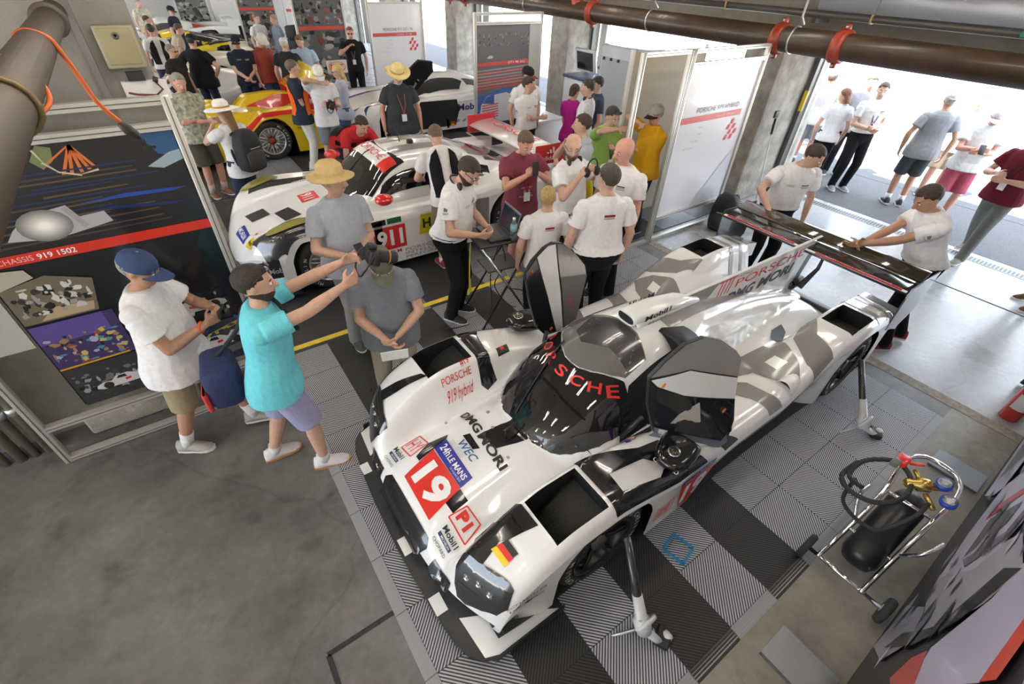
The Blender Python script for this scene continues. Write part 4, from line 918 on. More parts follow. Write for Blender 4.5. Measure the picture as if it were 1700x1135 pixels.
for ch in root.children: ch.location.x -= 2.65
# jack props standing at the right side
JW = M((.62,.62,.62), .35, coat=.4, noise=.1)
def prop(label, x, y, ax, ay, az):
    t = thing('support_stand', label, 'stand', (x, y, 0), 0, 'support stands beside the car')
    b_ = Vector((ax-x, ay-y, az)); p0 = Vector((0,0,.09)); d = (b_-p0).normalized()
    q = MB(); q.tube([p0+d*.20, p0+d*.24, b_*1.0], [.03,.026,.022], M((.03,.03,.03), .3, coat=.5), 12); q.build('strut', t)
    q = MB(); q.tube([p0-d*.02, p0+d*.06, p0+d*.08, p0+d*.24], [.045,.055,.035,.030], JW, 16); q.lathe([(.075,0),(.075,.02),(.05,.03),(.05,.0)], JW, AX(p0+Vector((.02,0,.03)), (0,1,.3)), 20); q.tube([p0+Vector((0,0,0)), p0+Vector((.05,-.10,-.05))], [.03,.022], JW, 10); q.build('housing', t)
    q = MB(); q.box((.04,-.12,.035), (.12,.09,.05), PLAS, TR((0,0,0), (0,0,25)), .012); q.lathe([(.03,0),(.035,.02),(.03,.045)], JW, TR((.09,-.10,.03), (0,70,0)), 16); q.build('foot', t)
    q = MB(); q.tube([p0+Vector((0,0,.02)), p0+Vector((-.10,.06,-.05)), p0+Vector((-.16,.09,-.07))], [.012,.010,.006], ALU, 8); q.build('lever', t)
    q = MB(); q.text('e', p0+Vector((-.035,.03,.085)), (.8,-.6,0), (0,.3,1), .03, INKG, bold=.02); q.build('print', t)
prop('white jack prop with black strut beside the front wheel', 1.32, .34, 1.36, .66, .62)
prop('white jack prop with black strut beside the rear wheel', 4.14, .36, 4.30, .68, .55)
t = thing('tape_marks', 'small blue tape square stuck on the ribbed mat', 'tape', (1.93,.56,.011))
q = MB()
for a in ((0,.1,.004,.2,.02),): pass
for (cx, cy, dx, dy) in ((0,-.075,.15,.02),(0,.075,.15,.02),(-.075,0,.02,.15),(.075,0,.02,.15)): q.box((cx,cy,.006), (dx,dy,.012), M((.02,.22,.45), .5), TR((0,0,0),(0,0,12)))
q.build('blue_tape', t)
# ---------------- number 911 coupe in the second bay ----------------
def gt_H(zh, zr, xw, xr, xe, L, bw=.74, fz=.80):
    hood = ST([(0,.46),(.25,.58),(.7,.68),(1.3,.76),(1.8,.80),(L*.8,.86),(L,.80)])
    roof = ST([(xw,.78),(xw+.15,.86),(xr-.05,zr-.05),(xr+.3,zr),(xr+.8,zr-.02),(xe-.5,1.04),(xe,.88),(L,.82)])
    fen = ST([(0,.50),(.35,.70),(.75,fz),(1.15,fz-.01),(1.7,.76),(2.6,.76),(L-1.35,.84),(L-.9,.90),(L-.4,.88),(L,.80)])
    hw = ST([(xw,.55),(xw+.2,.66),(xr,.68),(xr+.9,.66),(xe,.55),(L,.5)])
    def H(x, w_):
        z1 = I(hood, x); f = I(fen, x); z = z1+(f-z1)*sst(.45,.68,w_)
        h = I(hw, x)
        if x > xw and w_ < h: z = smax(z, .74+(I(roof, x)-.74)*(1-(w_/h)**4.5)**.5, .04)
        return z
    return H, hood, roof, hw
HG, hood, roofT, hwT = gt_H(.7, 1.24, 1.38, 2.0, 3.9, 4.55)
root = thing('race_car', 'white and grey sports coupe number 911 with a high rear wing', 'race car', (.12, 6.02, 0))
EG = ST([(0,.80),(.3,.93),(.9,.99),(1.5,.95),(2.6,.95),(3.4,1.0),(4.2,1.0),(4.55,.95)])
car = Car(HG, lambda x: I(EG,x), lambda w_: .02+.42*(w_/.98)**3, 4.55, zb=.10, arches=((.92,.35,.40),(3.52,.36,.41)), r=.13, rf=.2, zf=.22, nx=130, nt=34)
mb = car.build('bodywork', root); D, DM, T = car.D, car.DM, car.T
wsb = [(1.40+.25*(abs(v)/.62)**2.2, v) for v in [.62*i/8 for i in range(-8,9)]]; wst = [(2.06+.10*(v/.5)**2, v) for v in [.50*i/8 for i in range(8,-9,-1)]]
D(wsb+wst, GLASS); up2 = lambda a, b: (lambda q: (q[0], q[1], q[2]+.003))(car.top(a, b))
car.mb.drape([[(1.84,.52),(2.05,.50),(2.05,-.34),(1.84,-.36)]], up2, WHT, .03); car.mb.drape([[(1.84,-.36),(2.05,-.34),(2.06,-.50),(1.86,-.53)]], up2, RED, .03)
car.mb.text('PORSCHE', (1.91,.44), (0,-1), (1,0), .10, INKR, fn=lambda a, b: (lambda q: (q[0], q[1], q[2]+.006))(car.top(a, b)), width=.75, step=.03)
DM([(1.80,.600),(2.10,.575),(2.9,.575),(3.35,.55),(3.35,.62),(2.9,.655),(2.10,.665),(1.70,.665)], GLASS)
DM([(2.10,.10),(2.95,.12),(2.95,.30),(2.10,.32)], G); DM([(3.05,.1),(3.3,.1),(3.4,.40),(3.1,.45)], G); D([(3.35,.48),(3.85,.40),(3.85,-.40),(3.35,-.48)], M((.06,.06,.07), .1, coat=1))
D([(.30,.20),(.52,.20),(.56,-.04),(.34,-.05)], INKK); D([(.60,-.05),(.78,-.02),(.86,-.34),(.66,-.36)], INKK); D([(.62,.55),(1.3,.60),(1.3,.45),(.66,.36)], WHT)
D([(.95,.22),(1.17,.22),(1.17,-.04),(.95,-.04)], INKR); car.mb.text('911', (.99,.19), (0,-1), (1,0), .13, INKW, fn=up2, width=.19, bold=.03)
for s in (1,-1):
    el = [(.62+.25*math.cos(a), s*(.74+.10*math.sin(a)+.02*math.cos(a))) for a in [2*PI*j/20 for j in range(20)]]
    D([(.20,s*.50),(.55,s*.56),(.95,s*.60),(1.05,s*.80),(.9,s*.98),(.5,s*.96),(.3,s*.86)], M((.03,.03,.035), .2, coat=.6)) if s < 0 else D([(.45,s*.60),(1.3,s*.55),(1.2,s*.66),(.5,s*.70)], INKK)
    q = MB(); q.drape([el], lambda a, b: (lambda p: (p[0], p[1], p[2]+.012))(car.top(a, b)), M((.30,.27,.06), .05, coat=1), .03); q.build('headlight', root)
D([(.13,-.02),(.25,-.02),(.25,-.33),(.15,-.36)], BLU) ; T('MICHELIN', (.165,-.04), .05, INKW, width=.27, bold=.02); D([(.16,-.42),(.27,-.42),(.29,-.55),(.19,-.58)], YEL); T('Hertz', (.20,-.44), .035, INKK, width=.10, bold=.02)
D([(.30,-.36),(.33,-.36),(.33,-.39),(.30,-.39)], INKR)
DM([(1.15,.60),(1.5,.66),(1.5,.80),(1.2,.80)], G)
sd = car.side(-1); s2 = lambda x, z: (lambda q: (q[0], q[1]-.003, q[2]))(sd(x, z)); ed = EG
car.DS([(.05,.30),(.40,.30),(.40,.52),(.10,.50)], M((.03,.03,.04), .3)); car.TS('Mobil1', (.27,.36), .06, INKW, width=.20, bold=.02)
car.DS([(1.49,.30),(1.89,.30),(1.89,.60),(1.47,.60)], INKR); car.mb.text('911', (1.52,.36), (1,0), (0,1), .19, INKW, fn=s2, width=.33, step=.06, bold=.04)
car.DS([(1.47,.63),(1.65,.63),(1.65,.70),(1.47,.70)], INKK); car.DS([(1.67,.63),(1.85,.63),(1.85,.70),(1.67,.70)], M((.02,.15,.06), .4)); car.TS('GTLM', (1.59,.235), .045, INKR, width=.22, bold=.01)
car.DS([(2.07,.40),(2.62,.40),(2.62,.66),(2.11,.66)], M((.70,.62,.02), .4)); car.mb.text('Hertz', (2.13,.48), (1,0), (0,1), .12, INKK, fn=s2, width=.40, step=.06, bold=.03)
for i, w_ in enumerate(('PORSCHE', 'INTELLIGENT', 'PERFORMANCE')): car.TS(w_, (1.86,.205-i*.052+.02), .040, INKG, width=(.52,.72,.80)[i], bold=.01)
car.DS([(1.50,.20),(1.60,.20),(1.60,.68),(1.50,.66)], G); car.DS([(2.9,.15),(3.1,.15),(3.1,.7),(2.9,.7)], G); D([(2.05,-.70),(2.85,-.70),(2.85,-.90),(2.05,-.90)], WHT)
mb.build('bodywork', root)
q = MB(); ol = [(.0,0),(.02,.5),(.10,.80),(.30,.95),(.60,1.0),(.60,.8)]; q.prism(ol+[(a,-b) for a, b in reversed(ol[1:])], .025, CARB, Matrix.Translation((-.06,0,.05))); q.build('splitter', root)
for s in (1,-1):
    q = MB(); q.ell((0,0,0), (.11,.10,.065), M((.75,.02,.01), .12, coat=1), Matrix.Translation((1.68, s*.93, .93)) @ Matrix.Rotation(R(s*-12), 4, 'Z'), 18, 12); q.tube([(1.70, s*.88,.90),(1.78, s*.74,.84)], [.03,.025], PLAS, 8); q.build('mirror', root)
for x_ in (.92, 3.52):
    for s in (-1,1): wheel(root, x_, s*(.97 if x_ < 2 else .985), .345, r=.345, rim=(.55,.55,.56), spokes=10, sg=s, mesh=True, tyre_text='MICHELIN')
q = MB(); q.loft([foil(y, 3.92, 1.06, .46, .10, 9) for y in (-.90,0,.90)], WHT); q.text('PORSCHE', (4.10,.66,1.155), (0,-1,0), (1,0,.17), .13, INKR, width=1.25, shear=.2); q.build('wing_main_plane', root)
for s in (1,-1):
    q = MB(); q.box((4.16, s*.91, 1.08), (.52,.015,.26), M((.60,.02,.03), .3, coat=.4), bv=.004)
    q.text('adidas', (4.00, s*.92, 1.0) if s < 0 else (4.34, s*.92, 1.0), (-s,0,0), (0,0,1), .06, INKW, width=.26); [q.poly([(4.10+j*.05, s*.920, 1.09),(4.13+j*.05, s*.920, 1.09),(4.12+j*.05, s*.920, 1.11+.03*j),(4.09+j*.05, s*.920, 1.11+.03*j)], INKW) for j in range(3)]; q.build('wing_endplate', root)
    q = MB(); q.box((4.15, s*.42, .98), (.20,.02,.24), BLK); q.build('wing_support', root)
q = MB(); q.tube([(2.35,.05,1.24),(2.32,.05,1.42)], .006, PLAS, 6); q.lathe([(.045,0),(.045,.04),(.03,.05)], PLAS, TR((2.45,-.06,1.235)), 14); q.build('antenna', root)
q = MB(); q.tube([up2(1.44+.50*t, .12-.05*t) for t in [i/8 for i in range(9)]], .010, PLAS, 6); q.build('wiper', root)
# ---------------- yellow open prototype in the third bay ----------------
YB, YR = M((.80,.55,.01), .2, coat=.6), M((.62,.02,.02), .2, coat=.6)
def sp_H(L, cock=True, zc=.62):
    rg = ST([(0,.38),(.35,.58),(.9,.74),(1.3,.74),(1.8,.60),(2.6,.52),(L-1.5,.62),(L-1.15,.84),(L-.6,.86),(L-.15,.78),(L,.74)]); mid = ST([(0,.28),(.6,.44),(1.3,.54),(1.9,.62),(2.2,.70),(2.7,.74),(3.4,.72),(L-.6,.60),(L,.56)])
    def H(x, w_):
        z = I(mid,x)*(1-.20*sst(.22,.5,w_)); f = I(rg,x); d = abs(w_-.76)
        if f > z: z = smax(z, z+(f-z)*(1-sst(.12,.30,d) if w_ < .76 else 1), .02)
        if cock and 2.3 < x < 3.2 and w_ < .34: z = max(z, .95*(1-(w_/.34)**3*.5)*(1-((x-2.75)/.45)**2*.5))
        return z
    return H
root = thing('race_car', 'yellow and red open race car with tall yellow rear wing', 'race car', (-1.95, 11.0, 0))
car = Car(sp_H(4.65), lambda x: .90+.06*sst(0,.5,x), lambda w_: .02+.25*(w_/.95)**3, 4.65, zb=.10, arches=((.95,.34,.40),(3.52,.35,.42)), mat=YB, nx=100, nt=26)
mb = car.build('bodywork', root)
for s in (1,-1):
    f = lambda p, m: car.D([(a, s*b) for a, b in p], m, .05); f([(3.1,.86),(3.3,.88),(3.6,.90),(4.2,.92),(4.6,.93),(4.6,.955),(3.1,.955)], YR); f([(3.0,.50),(3.3,.52),(4.0,.60),(4.5,.62),(4.4,.56),(3.4,.44)], YR)
car.TS('MICHELIN', (4.02,.50), .05, INKK, width=.3); car.DS([(4.18,.18),(4.26,.18),(4.26,.5),(4.18,.5)], INKK)
mb.build('bodywork', root)
for x_ in (.95, 3.52):
    for s in (-1,1): wheel(root, x_, s*.95, .345, r=.35, rim=(.6,.6,.6), spokes=10, sg=s, mesh=True, tyre_text='MICHELIN')
q = MB(); q.loft([foil(y, 4.25, .98, .42, .12, 24) for y in (-.86,0,.86)], YB); q.build('wing_main_plane', root)
q = MB(); q.box((0,0,0), (.05,1.70,.42), YB, TR((4.62,0,1.20),(0,38,0)), .01); q.text('PORSCHE', (-.03,.55,-.02), (0,-1,0), (0,0,1), .10, INKK, TR((0,0,0)), width=1.0) if False else None; q.build('wing_flap', root)
q = MB(); q.text('DHL', (4.585,.30,1.19), (0,-1,0), (.62,0,.79), .09, INKK, width=.5); q.build('wing_print', root)
for s in (1,-1): q = MB(); ep = [(4.30,.66),(4.22,1.00),(4.60,1.16),(4.82,1.10),(4.86,.66)]; vs = [(a, s*(.865+d_), b) for d_ in (0,.02) for a, b in ep]; q.add(vs, [(0,1,2,3,4),(9,8,7,6,5)]+[(i, i+5, (i+1) % 5+5, (i+1) % 5) for i in range(5)], YR, False); q.build('wing_endplate', root)
# ---------------- white long-tail coupe with a raised door, third bay rear ----------------
HG1, h1, r1, w1_ = gt_H(.6, 1.14, 1.25, 1.95, 3.6, 4.75, fz=.74)
root = thing('race_car', 'white blue-striped race coupe with its door swung up, gold wheels', 'race car', (3.2, 11.1, 0))
car = Car(HG1, lambda x: .92+.06*sst(0,.6,x), lambda w_: .02+.35*(w_/.98)**3, 4.75, zb=.09, arches=((.92,.34,.40),(3.70,.35,.41)), nx=110, nt=28)
mb = car.build('bodywork', root); NB = M((.04,.06,.30), .25, coat=.5); OG = M((.75,.16,.03), .25, coat=.5)
up3 = lambda a, b: (lambda q: (q[0], q[1], q[2]+.003))(car.top(a, b))
car.D([(1.30,.50),(1.26,0),(1.30,-.50),(1.55,-.60),(1.95,-.50),(1.92,0),(1.95,.50),(1.55,.60)], GLASS); car.D([(1.50,-.60),(1.98,-.52),(2.55,-.55),(2.75,-.60),(2.65,-.66),(1.6,-.68)], INKK); car.D([(2.75,-.56),(3.45,-.50),(3.55,-.58),(2.85,-.63)], M((.12,.11,.10), .3))
car.mb.drape([[(.45,-.55),(.75,-.45),(.80,-.62),(.5,-.70)]], up3, OG, .05); car.DM([(.2,.40),(.9,.42),(1.4,.30),(1.4,.36),(.9,.50),(.2,.50)], NB); car.DM([(.3,.80),(1.2,.84),(1.2,.88),(.3,.86)], NB); car.D([(3.5,.1),(4.6,.1),(4.6,-.2),(3.5,-.1)], M((.45,.03,.25), .3))
car.DS([(1.35,.16),(2.35,.16),(2.45,.45),(2.40,.70),(1.5,.72),(1.35,.5)], INKK); car.TS('Mobil1', (2.42,.46), .13, NB, width=.62, bold=.03); car.mb.text('o', (2.60,.46), (1,0), (0,1), .09, INKR, fn=lambda x, z: (lambda q: (q[0], q[1]-.004, q[2]))(car.side(-1)(x, z)), step=.06, bold=.03)
for i in range(5): car.TS('///', (2.35+.17*i,.22), .05, M((.05,.05,.09), .4), width=.12, shear=.5, bold=.03)
car.T('Mobil1', (2.10,-.33), .07, NB, d=(1,0), u=(0,1), width=.4); car.DS([(2.12,.12),(2.18,.12),(2.18,.3),(2.12,.3)], INKK)
for i, c in enumerate(((.02,.02,.02),(.6,.03,.02),(.75,.5,.02))): car.mb.drape([[(2.22,.30-i*.05),(2.32,.30-i*.05),(2.32,.25-i*.05),(2.22,.25-i*.05)]], lambda x, z: (lambda q: (q[0], q[1]-.004, q[2]))(car.side(-1)(x, z)), ink(c), .06)
mb.build('bodywork', root)
for x_ in (.92, 3.70):
    for s in (-1,1): wheel(root, x_, s*.965, .345, r=.345, rim=(.62,.42,.12), spokes=10, sg=s, mesh=True)
q = MB(); dp = [(0,0),(.06,.62),(.30,.95),(.62,.98),(.70,.80),(.40,.30),(.25,0)]; Td = Matrix.Translation((.98,-.80,.70)) @ Matrix.Rotation(R(18), 4, 'X') @ Matrix.Rotation(R(14), 4, 'Y')
vs = [Td @ Vector((a, d_, b)) for d_ in (0,.05) for a, b in dp]; q.add(vs, [tuple(range(7)), tuple(range(13,6,-1))]+[(i, i+7, (i+1) % 7+7, (i+1) % 7) for i in range(7)], M((.02,.02,.02), .25, coat=.5), False); q.text('Mobil 1', Td @ Vector((.28,-.004,.25)), Td.to_3x3() @ Vector((.45,0,.9)), Td.to_3x3() @ Vector((-.9,0,.45)), .06, INKW, width=.35)
q.build('door', root)
q = MB(); q.box((1.9,-.25,.62), (.5,.4,.4), M((.03,.03,.03), .6), bv=.05); q.build('seat', root)
for s in (1,-1): q = MB(); q.box((4.45, s*.86, .98), (.35,.02,.26), WHT); q.build('wing_support', root)
q = MB(); q.loft([foil(y, 4.32, 1.06, .36, .10, 6) for y in (-.92,0,.92)], WHT); q.build('wing_main_plane', root)
# ---------------- far row of older race cars ----------------
def proto(label, x, y, base, tail=None, band=None, nose_col=None, text=None, num=None, window=True, L=4.7, wing=True, seed=0):
    root = thing('race_car', label, 'race car', (x, y, 0))
    mid = ST([(0,.26),(.6,.46),(1.1,.56),(1.25,.60),(1.8,.98),(2.2,1.03),(2.8,.92),(3.6,.74),(L,.62)]); fe = ST([(0,.34),(.5,.62),(1.0,.68),(1.7,.58),(2.6,.60),(3.2,.74),(3.8,.78),(L,.70)])
    def H(x_, w_):
        z = I(fe,x_)-.10*(1-sst(.35,.65,w_)); hw = .56
        if x_ > 1.15 and w_ < hw: z = smax(z, .5+(I(mid,x_)-.5)*(1-(w_/hw)**3.2)**.5, .05)
        return z
    car = Car(H, lambda x_: .96, lambda w_: .02+.22*(w_/.95)**3, L, zb=.09, arches=((.9,.33,.38),(3.55,.34,.40)), mat=M(base, .2, coat=.5), nx=64, nt=20); mb = car.build('bodywork', root)
    car.D([(1.22,.42),(1.18,0),(1.22,-.42),(1.75,-.44),(1.72,0),(1.75,.44)], GLASS, .06); car.DM([(1.55,.50),(1.85,.46),(2.35,.46),(2.45,.53),(1.6,.56)], M((.07,.07,.07), .15, coat=.6), .05)
    if tail: car.DM([(2.6,0),(L-.05,0),(L-.05,.94),(3.0,.94),(2.6,.6)], M(tail, .2, coat=.4), .06); [car.DS([(3.0,.1),(L-.05,.1),(L-.05,.66),(3.2,.6)], M(tail, .2, coat=.4), sg) for sg in (-1,)]
    if band: car.DM([(.3,.1),(1.1,.1),(1.1,.5),(.3,.5)], M(band, .3), .06); car.D([(3.1,-.3),(3.5,-.3),(3.5,-.9),(3.1,-.9)], M(band, .3), .06)
    if num: car.D([(.55+.22*math.cos(a), -.05+.22*math.sin(a)) for a in [2*PI*j/18 for j in range(18)]], INKK, .06) if False else None; car.T(num, (1.95,-.62), .10, INKK, d=(1,0), u=(0,1), bold=.03)
    if text: [car.TS(tx, (x0, z0), hh, M(cc, .4), bold=.03) for tx, x0, z0, hh, cc in text]
    mb.build('bodywork', root)
    for x_ in (.9, 3.55): wheel(root, x_, -.95, .32, r=.33, rim=(.5,.5,.5), spokes=8, sg=-1)
    if wing:
        q = MB(); q.loft([foil(y_, L-.35, .90, .36, .10, 8) for y_ in (-.9,0,.9)], M(tail or base, .25)); q.build('wing_main_plane', root)
        for s in (1,-1): q = MB(); q.box((L-.15, s*.91, .82), (.5,.02,.34), M(tail or base, .25)); q.build('wing_endplate', root)
    q = MB(); q.ell((1.30,-.80,.74), (.07,.09,.05), M(base, .2, coat=.5), None, 10, 8); q.tube([(1.3,-.8,.72),(1.36,-.74,.62)], .015, PLAS, 6); q.build('mirror', root)
    return root
proto('low white race car nose with a ringed mark, behind the man with hand on hip', -1.2, 14.3, (.75,.73,.70), num='O', wing=False)
proto('cream closed race car with dark side window and round badge', -1.9, 17.4, (.66,.62,.50), num='O')
proto('yellow and black race car with big letters on its black tail', -.9, 21.4, (.78,.58,.03), tail=(.02,.02,.02), text=(('JOEST', 3.1,.36,.20,(.75,.6,.02)),))
proto('farthest white race car with red flashes and blue tail fin', -.9, 25.6, (.72,.72,.70), band=(.45,.04,.03))
# ---------------- backdrop frames and printed panels ----------------
FR_ = M((.62,.60,.55), .35, .5)
def frame_(label, x0, y, w_, post=(0,1), rails=(.03,.36,2.27,2.41), name='backdrop_frame', group=None):
    t = thing(name, label, 'display frame', (x0, y, 0), 0, group)
    for k in post:
        q = MB(); q.box((k*w_, 0, 1.215), (.05,.05,2.43), FR_, bv=.004); q.box((k*w_, -.026, 1.215), (.006,.004,2.43), DKG)
        q.build('post', t)
    for z in rails: q = MB(); q.box((w_/2, 0, z), (w_-.05,.05,.045), FR_); q.box((w_/2,-.026,z), (w_-.05,.004,.005), DKG); q.build('rail', t)
    return t
def blobs(q, f, x0, z0, x1, z1, cols, n, s0=.015, s1=.06, asp=1, sl=0):
    for i in range(n):
        cx, cz = random.uniform(x0, x1), random.uniform(z0, z1); a = random.uniform(s0, s1)*asp; b = random.uniform(s0, s1); m = random.randint(4, 7); p0 = random.random()*6
        pts = [(min(x1, max(x0, cx+a*math.cos(p0+2*PI*j/m)*random.uniform(.7,1.1))), min(z1, max(z0, cz+b*math.sin(p0+2*PI*j/m)*random.uniform(.7,1.1)+sl*a*math.cos(p0+2*PI*j/m)))) for j in range(m)]
        f(q, pts, random.choice(cols), i)
def pr(q, pts, col, lay=0): q.poly([(a, -.004-.0004*lay, b) for a, b in pts], M(col, .22, coat=.3))
def print_f(q, pts, col, i): pr(q, pts, col, 3+i*.02)
def car_print(q, x, z, L, flip=1, col=(.6,.6,.62), lay=8):
    f = lambda pts: [(x+flip*a*L, z+b*L) for a, b in pts]
    pr(q, f([(-.5,-.02),(-.48,.05),(-.36,.10),(-.22,.09),(-.12,.18),(.08,.19),(.22,.12),(.30,.22),(.46,.22),(.5,.13),(.5,-.02),(.40,-.06),(-.40,-.07)]), col, lay)
    pr(q, f([(-.13,.10),(-.08,.165),(.03,.165),(.05,.09)]), (.02,.02,.03), lay+1)
    for cx in (-.30,.34): pr(q, f([(cx+.085*math.cos(2*PI*j/12), .0+.085*math.sin(2*PI*j/12)) for j in range(12)]), (.02,.02,.02), lay+1)
    pr(q, f([(.0,0),(.1,.02),(.1,.07),(.0,.06)]), (.6,.03,.03), lay+2)
# big night panel on the left
t = frame_('tall left display frame holding the dark night race print', -1.50, 3.70, 1.55)
q = MB(); q.box((.92, .012, 1.36), (1.24,.02,1.80), M((.010,.011,.014), .22, coat=.3)); q.box((.16,.012,1.24),(.25,.02,.44), M((.42,.42,.38), .4)) 
X = lambda pts: [(a+1.5, b) for a, b in pts]
P_ = lambda pts, col, lay=0: pr(q, X(pts), col, lay)
P_([(-1.18,2.25),(-.2,2.25),(.02,2.25),(.02,1.66),(-1.18,1.66)], (.018,.017,.02), 0)
P_([(-.16,2.24),(.02,2.24),(.02,2.08),(-.1,2.12)], (.03,.09,.22), 1); P_([(-.18,2.05),(-.04,2.12),(.02,2.13),(.02,2.07),(-.10,2.03)], (.30,.38,.45), 2)
P_([(-.70,2.16),(-.64,2.24),(-.58,2.22),(-.60,2.15),(-.66,2.11)], (.18,.22,.10), 1)
for (a, b) in ((-.59,2.065),(-.55,2.065),(-.50,2.07),(-.46,2.08),(-.43,2.09),(-.63,2.14)):
    P_([(-.505,2.225),(-.49,2.225),(a+.009,b),(a-.009,b)], (.65,.16,.03), 3)
rim = [(-.66,2.22),(-.645,2.15),(-.60,2.09),(-.51,2.06),(-.42,2.08)]
for a, b in zip(rim, rim[1:]): P_([a, b, (b[0], b[1]-.012), (a[0]-.012, a[1]-.004)], (.6,.5,.35), 4)
for i in range(16):
    z = 1.70+i*.025+random.uniform(-.006,.006); xa = random.uniform(-1.15,-.7); xb = random.uniform(-.5,.0)
    P_([(xa,z),(xb,z+.012),(xb,z+.020),(xa,z+.012)], random.choice([(.05,.05,.055),(.10,.07,.04),(.02,.03,.10),(.06,.05,.04)]), 2+i*.1)
P_([(-.60,1.895),(-.10,1.885),(-.02,1.90),(-.35,1.915)], (.02,.06,.35), 5); P_([(-.55,1.84),(-.15,1.80),(-.05,1.81),(-.45,1.85)], (.015,.03,.12), 5)
P_([(-1.0,1.74),(-.95,1.80),(-.86,1.87),(-.66,1.90),(-.64,1.82),(-.5,1.83),(-.48,1.76),(-.66,1.73),(-.80,1.71)], (.42,.42,.46), 6)
for r_, c_ in [(.13-.008*i, tuple(.18+(v-.18)*(i/13)**1.3 for v in (.95,.92,.88))) for i in range(14)]: P_([(-.80+r_*math.cos(2*PI*j/18), 1.80+r_*.75*math.sin(2*PI*j/18)) for j in range(18)], c_, 8+(.13-r_)*10)
P_([(-.69,1.88),(-.66,1.90),(-.60,1.76),(-.63,1.75)], (.35,.33,.36), 7)
P_([(-1.19,1.595),(.03,1.595),(.03,1.66),(-1.19,1.66)], (.62,.035,.02), 9)
P_([(-1.19,1.45),(-1.00,1.50),(-1.02,1.56),(-1.19,1.585)], (.4,.38,.32), 9)
q.text('CHASSIS', (1.5-1.11, -.009, 1.611), (1,0,0), (0,0,1), .033, M((.8,.45,.4), .5), width=.17); q.text('919 1502', (1.5-.92, -.009, 1.611), (1,0,0), (0,0,1), .033, INKW, width=.19, bold=.015)
P_([(-1.19,1.19),(-.80,1.19),(-.74,1.42),(-.95,1.50),(-1.19,1.45)], (.16,.13,.09), 2); P_([(-1.10,1.20),(-.82,1.20),(-.80,1.26),(-1.0,1.28)], (.42,.32,.2), 3)
blobs(q, print_f, .33, 1.24, .72, 1.44, [(.5,.5,.48),(.04,.04,.04),(.3,.28,.26),(.02,.02,.02),(.6,.58,.55)], 60, .008, .035)
P_([(-1.19,.80),(-.74,.80),(-.74,1.17),(-1.19,1.17)], (.05,.035,.12), 2); P_([(-1.19,1.02),(-.80,1.02),(-.80,1.17),(-1.19,1.17)], (.10,.07,.28), 2.5)
blobs(q, print_f, .33, .82, .74, 1.06, [(.35,.2,.08),(.02,.02,.03),(.4,.35,.5),(.06,.25,.3),(.5,.4,.1),(.25,.08,.06)], 70, .006, .03)
P_([(-1.19,.795),(-.78,.80),(-.78,.815),(-1.19,.81)], (.55,.3,.02), 6)
P_([(-1.19,.45),(-.74,.45),(-.74,.79),(-1.19,.79)], (.035,.035,.037), 2); blobs(q, print_f, .33, .50, .70, .72, [(.3,.3,.32),(.05,.05,.05),(.02,.02,.02),(.15,.15,.16)], 40, .01, .03)
car_print(q, 1.5-.90, .57, .36); car_print(q, 1.5-.28, 1.0, .42, -1, (.42,.41,.38)); blobs(q, print_f, 1.05, .90, 1.48, 1.12, [(.35,.33,.3),(.02,.02,.02),(.5,.48,.45)], 30, .006, .025)
P_([(-.60,.45),(.03,.45),(.03,.84),(-.60,.84)], (.03,.04,.07), 2); P_([(-.60,.62),(.03,.80),(.03,.83),(-.60,.66)], (.45,.38,.04), 3); P_([(-.60,.45),(.03,.55),(.03,.62),(-.60,.50)], (.12,.12,.11), 4); blobs(q, print_f, .95, .70, 1.5, .86, [(.03,.08,.25),(.02,.03,.08),(.05,.05,.06)], 30, .01, .04)
car_print(q, 1.5-.25, .64, .40)
q.build('printed_panel', t)
def info_panel(label, x0, y, w_, title, rows, tcol=(.25,.25,.27)):
    t = frame_(label, x0, y, w_, group='tall display frames along the bays')
    q = MB(); q.box((w_/2, .012, 1.31), (w_-.05,.02,1.88), M((.72,.71,.74), .25, coat=.3)); q.poly([(.06,-.0045,1.60),(w_-.18,-.0045,1.60),(w_-.18,-.0045,1.675),(.06,-.0045,1.675)], M((.60,.10,.09), .3))
    q.text(title, (.34, -.006, 1.715), (1,0,0), (0,0,1), .06, M(tcol, .5), width=w_-.62, bold=.01); q.text('CHASSIS  '+rows[0], (w_-.72, -.006, 1.622), (1,0,0), (0,0,1), .03, M((.85,.6,.58), .5), width=.4)
    for i, (a, b) in enumerate((('Engine','V4 Turbo Hybrid'),('Weight','870 kg'),('Horsepower','over 900 hp'),('Top Track Speed','over 200 mph'))):
        z = 1.52-i*.085; q.text(a, (.62-.025*len(a), -.006, z), (1,0,0), (0,0,1), .022, M((.3,.3,.35), .5)); q.text(b, (.72, -.006, z), (1,0,0), (0,0,1), .020, M((.55,.55,.58), .5))
    for i, j in ((0,1),(1,0),(1,2),(2,1),(3,0),(2,3),(3,2)):
        if i < 4: cx = w_-.38+j*.06; cz = 1.56-i*.07; q.poly([(cx,-.0046,cz),(cx+.055,-.0046,cz),(cx+.03,-.0046,cz-.065),(cx-.025,-.0046,cz-.065)], INKR)
    q.poly([(.75,-.0045,.40),(w_-.06,-.0045,1.15),(w_-.06,-.0045,.40)], M((.58,.59,.66), .25, coat=.3))
    q.build('printed_panel', t); return t
info_panel('white information panel with red band beside the pit opening, black backpack at its foot', 5.30, 3.90, 1.52, 'PORSCHE 919 HYBRID', ('919 1502',))
info_panel('white information panel with red band behind the open-doored white car', 4.82, 12.9, 1.40, 'PORSCHE 911 GT1 98', ('GT1 98',))
info_panel('far white information panel with red band beside the tall tyre stack', 4.5, 19.6, 1.3, 'UNDER PORSCHE 1', ('UNDER',))
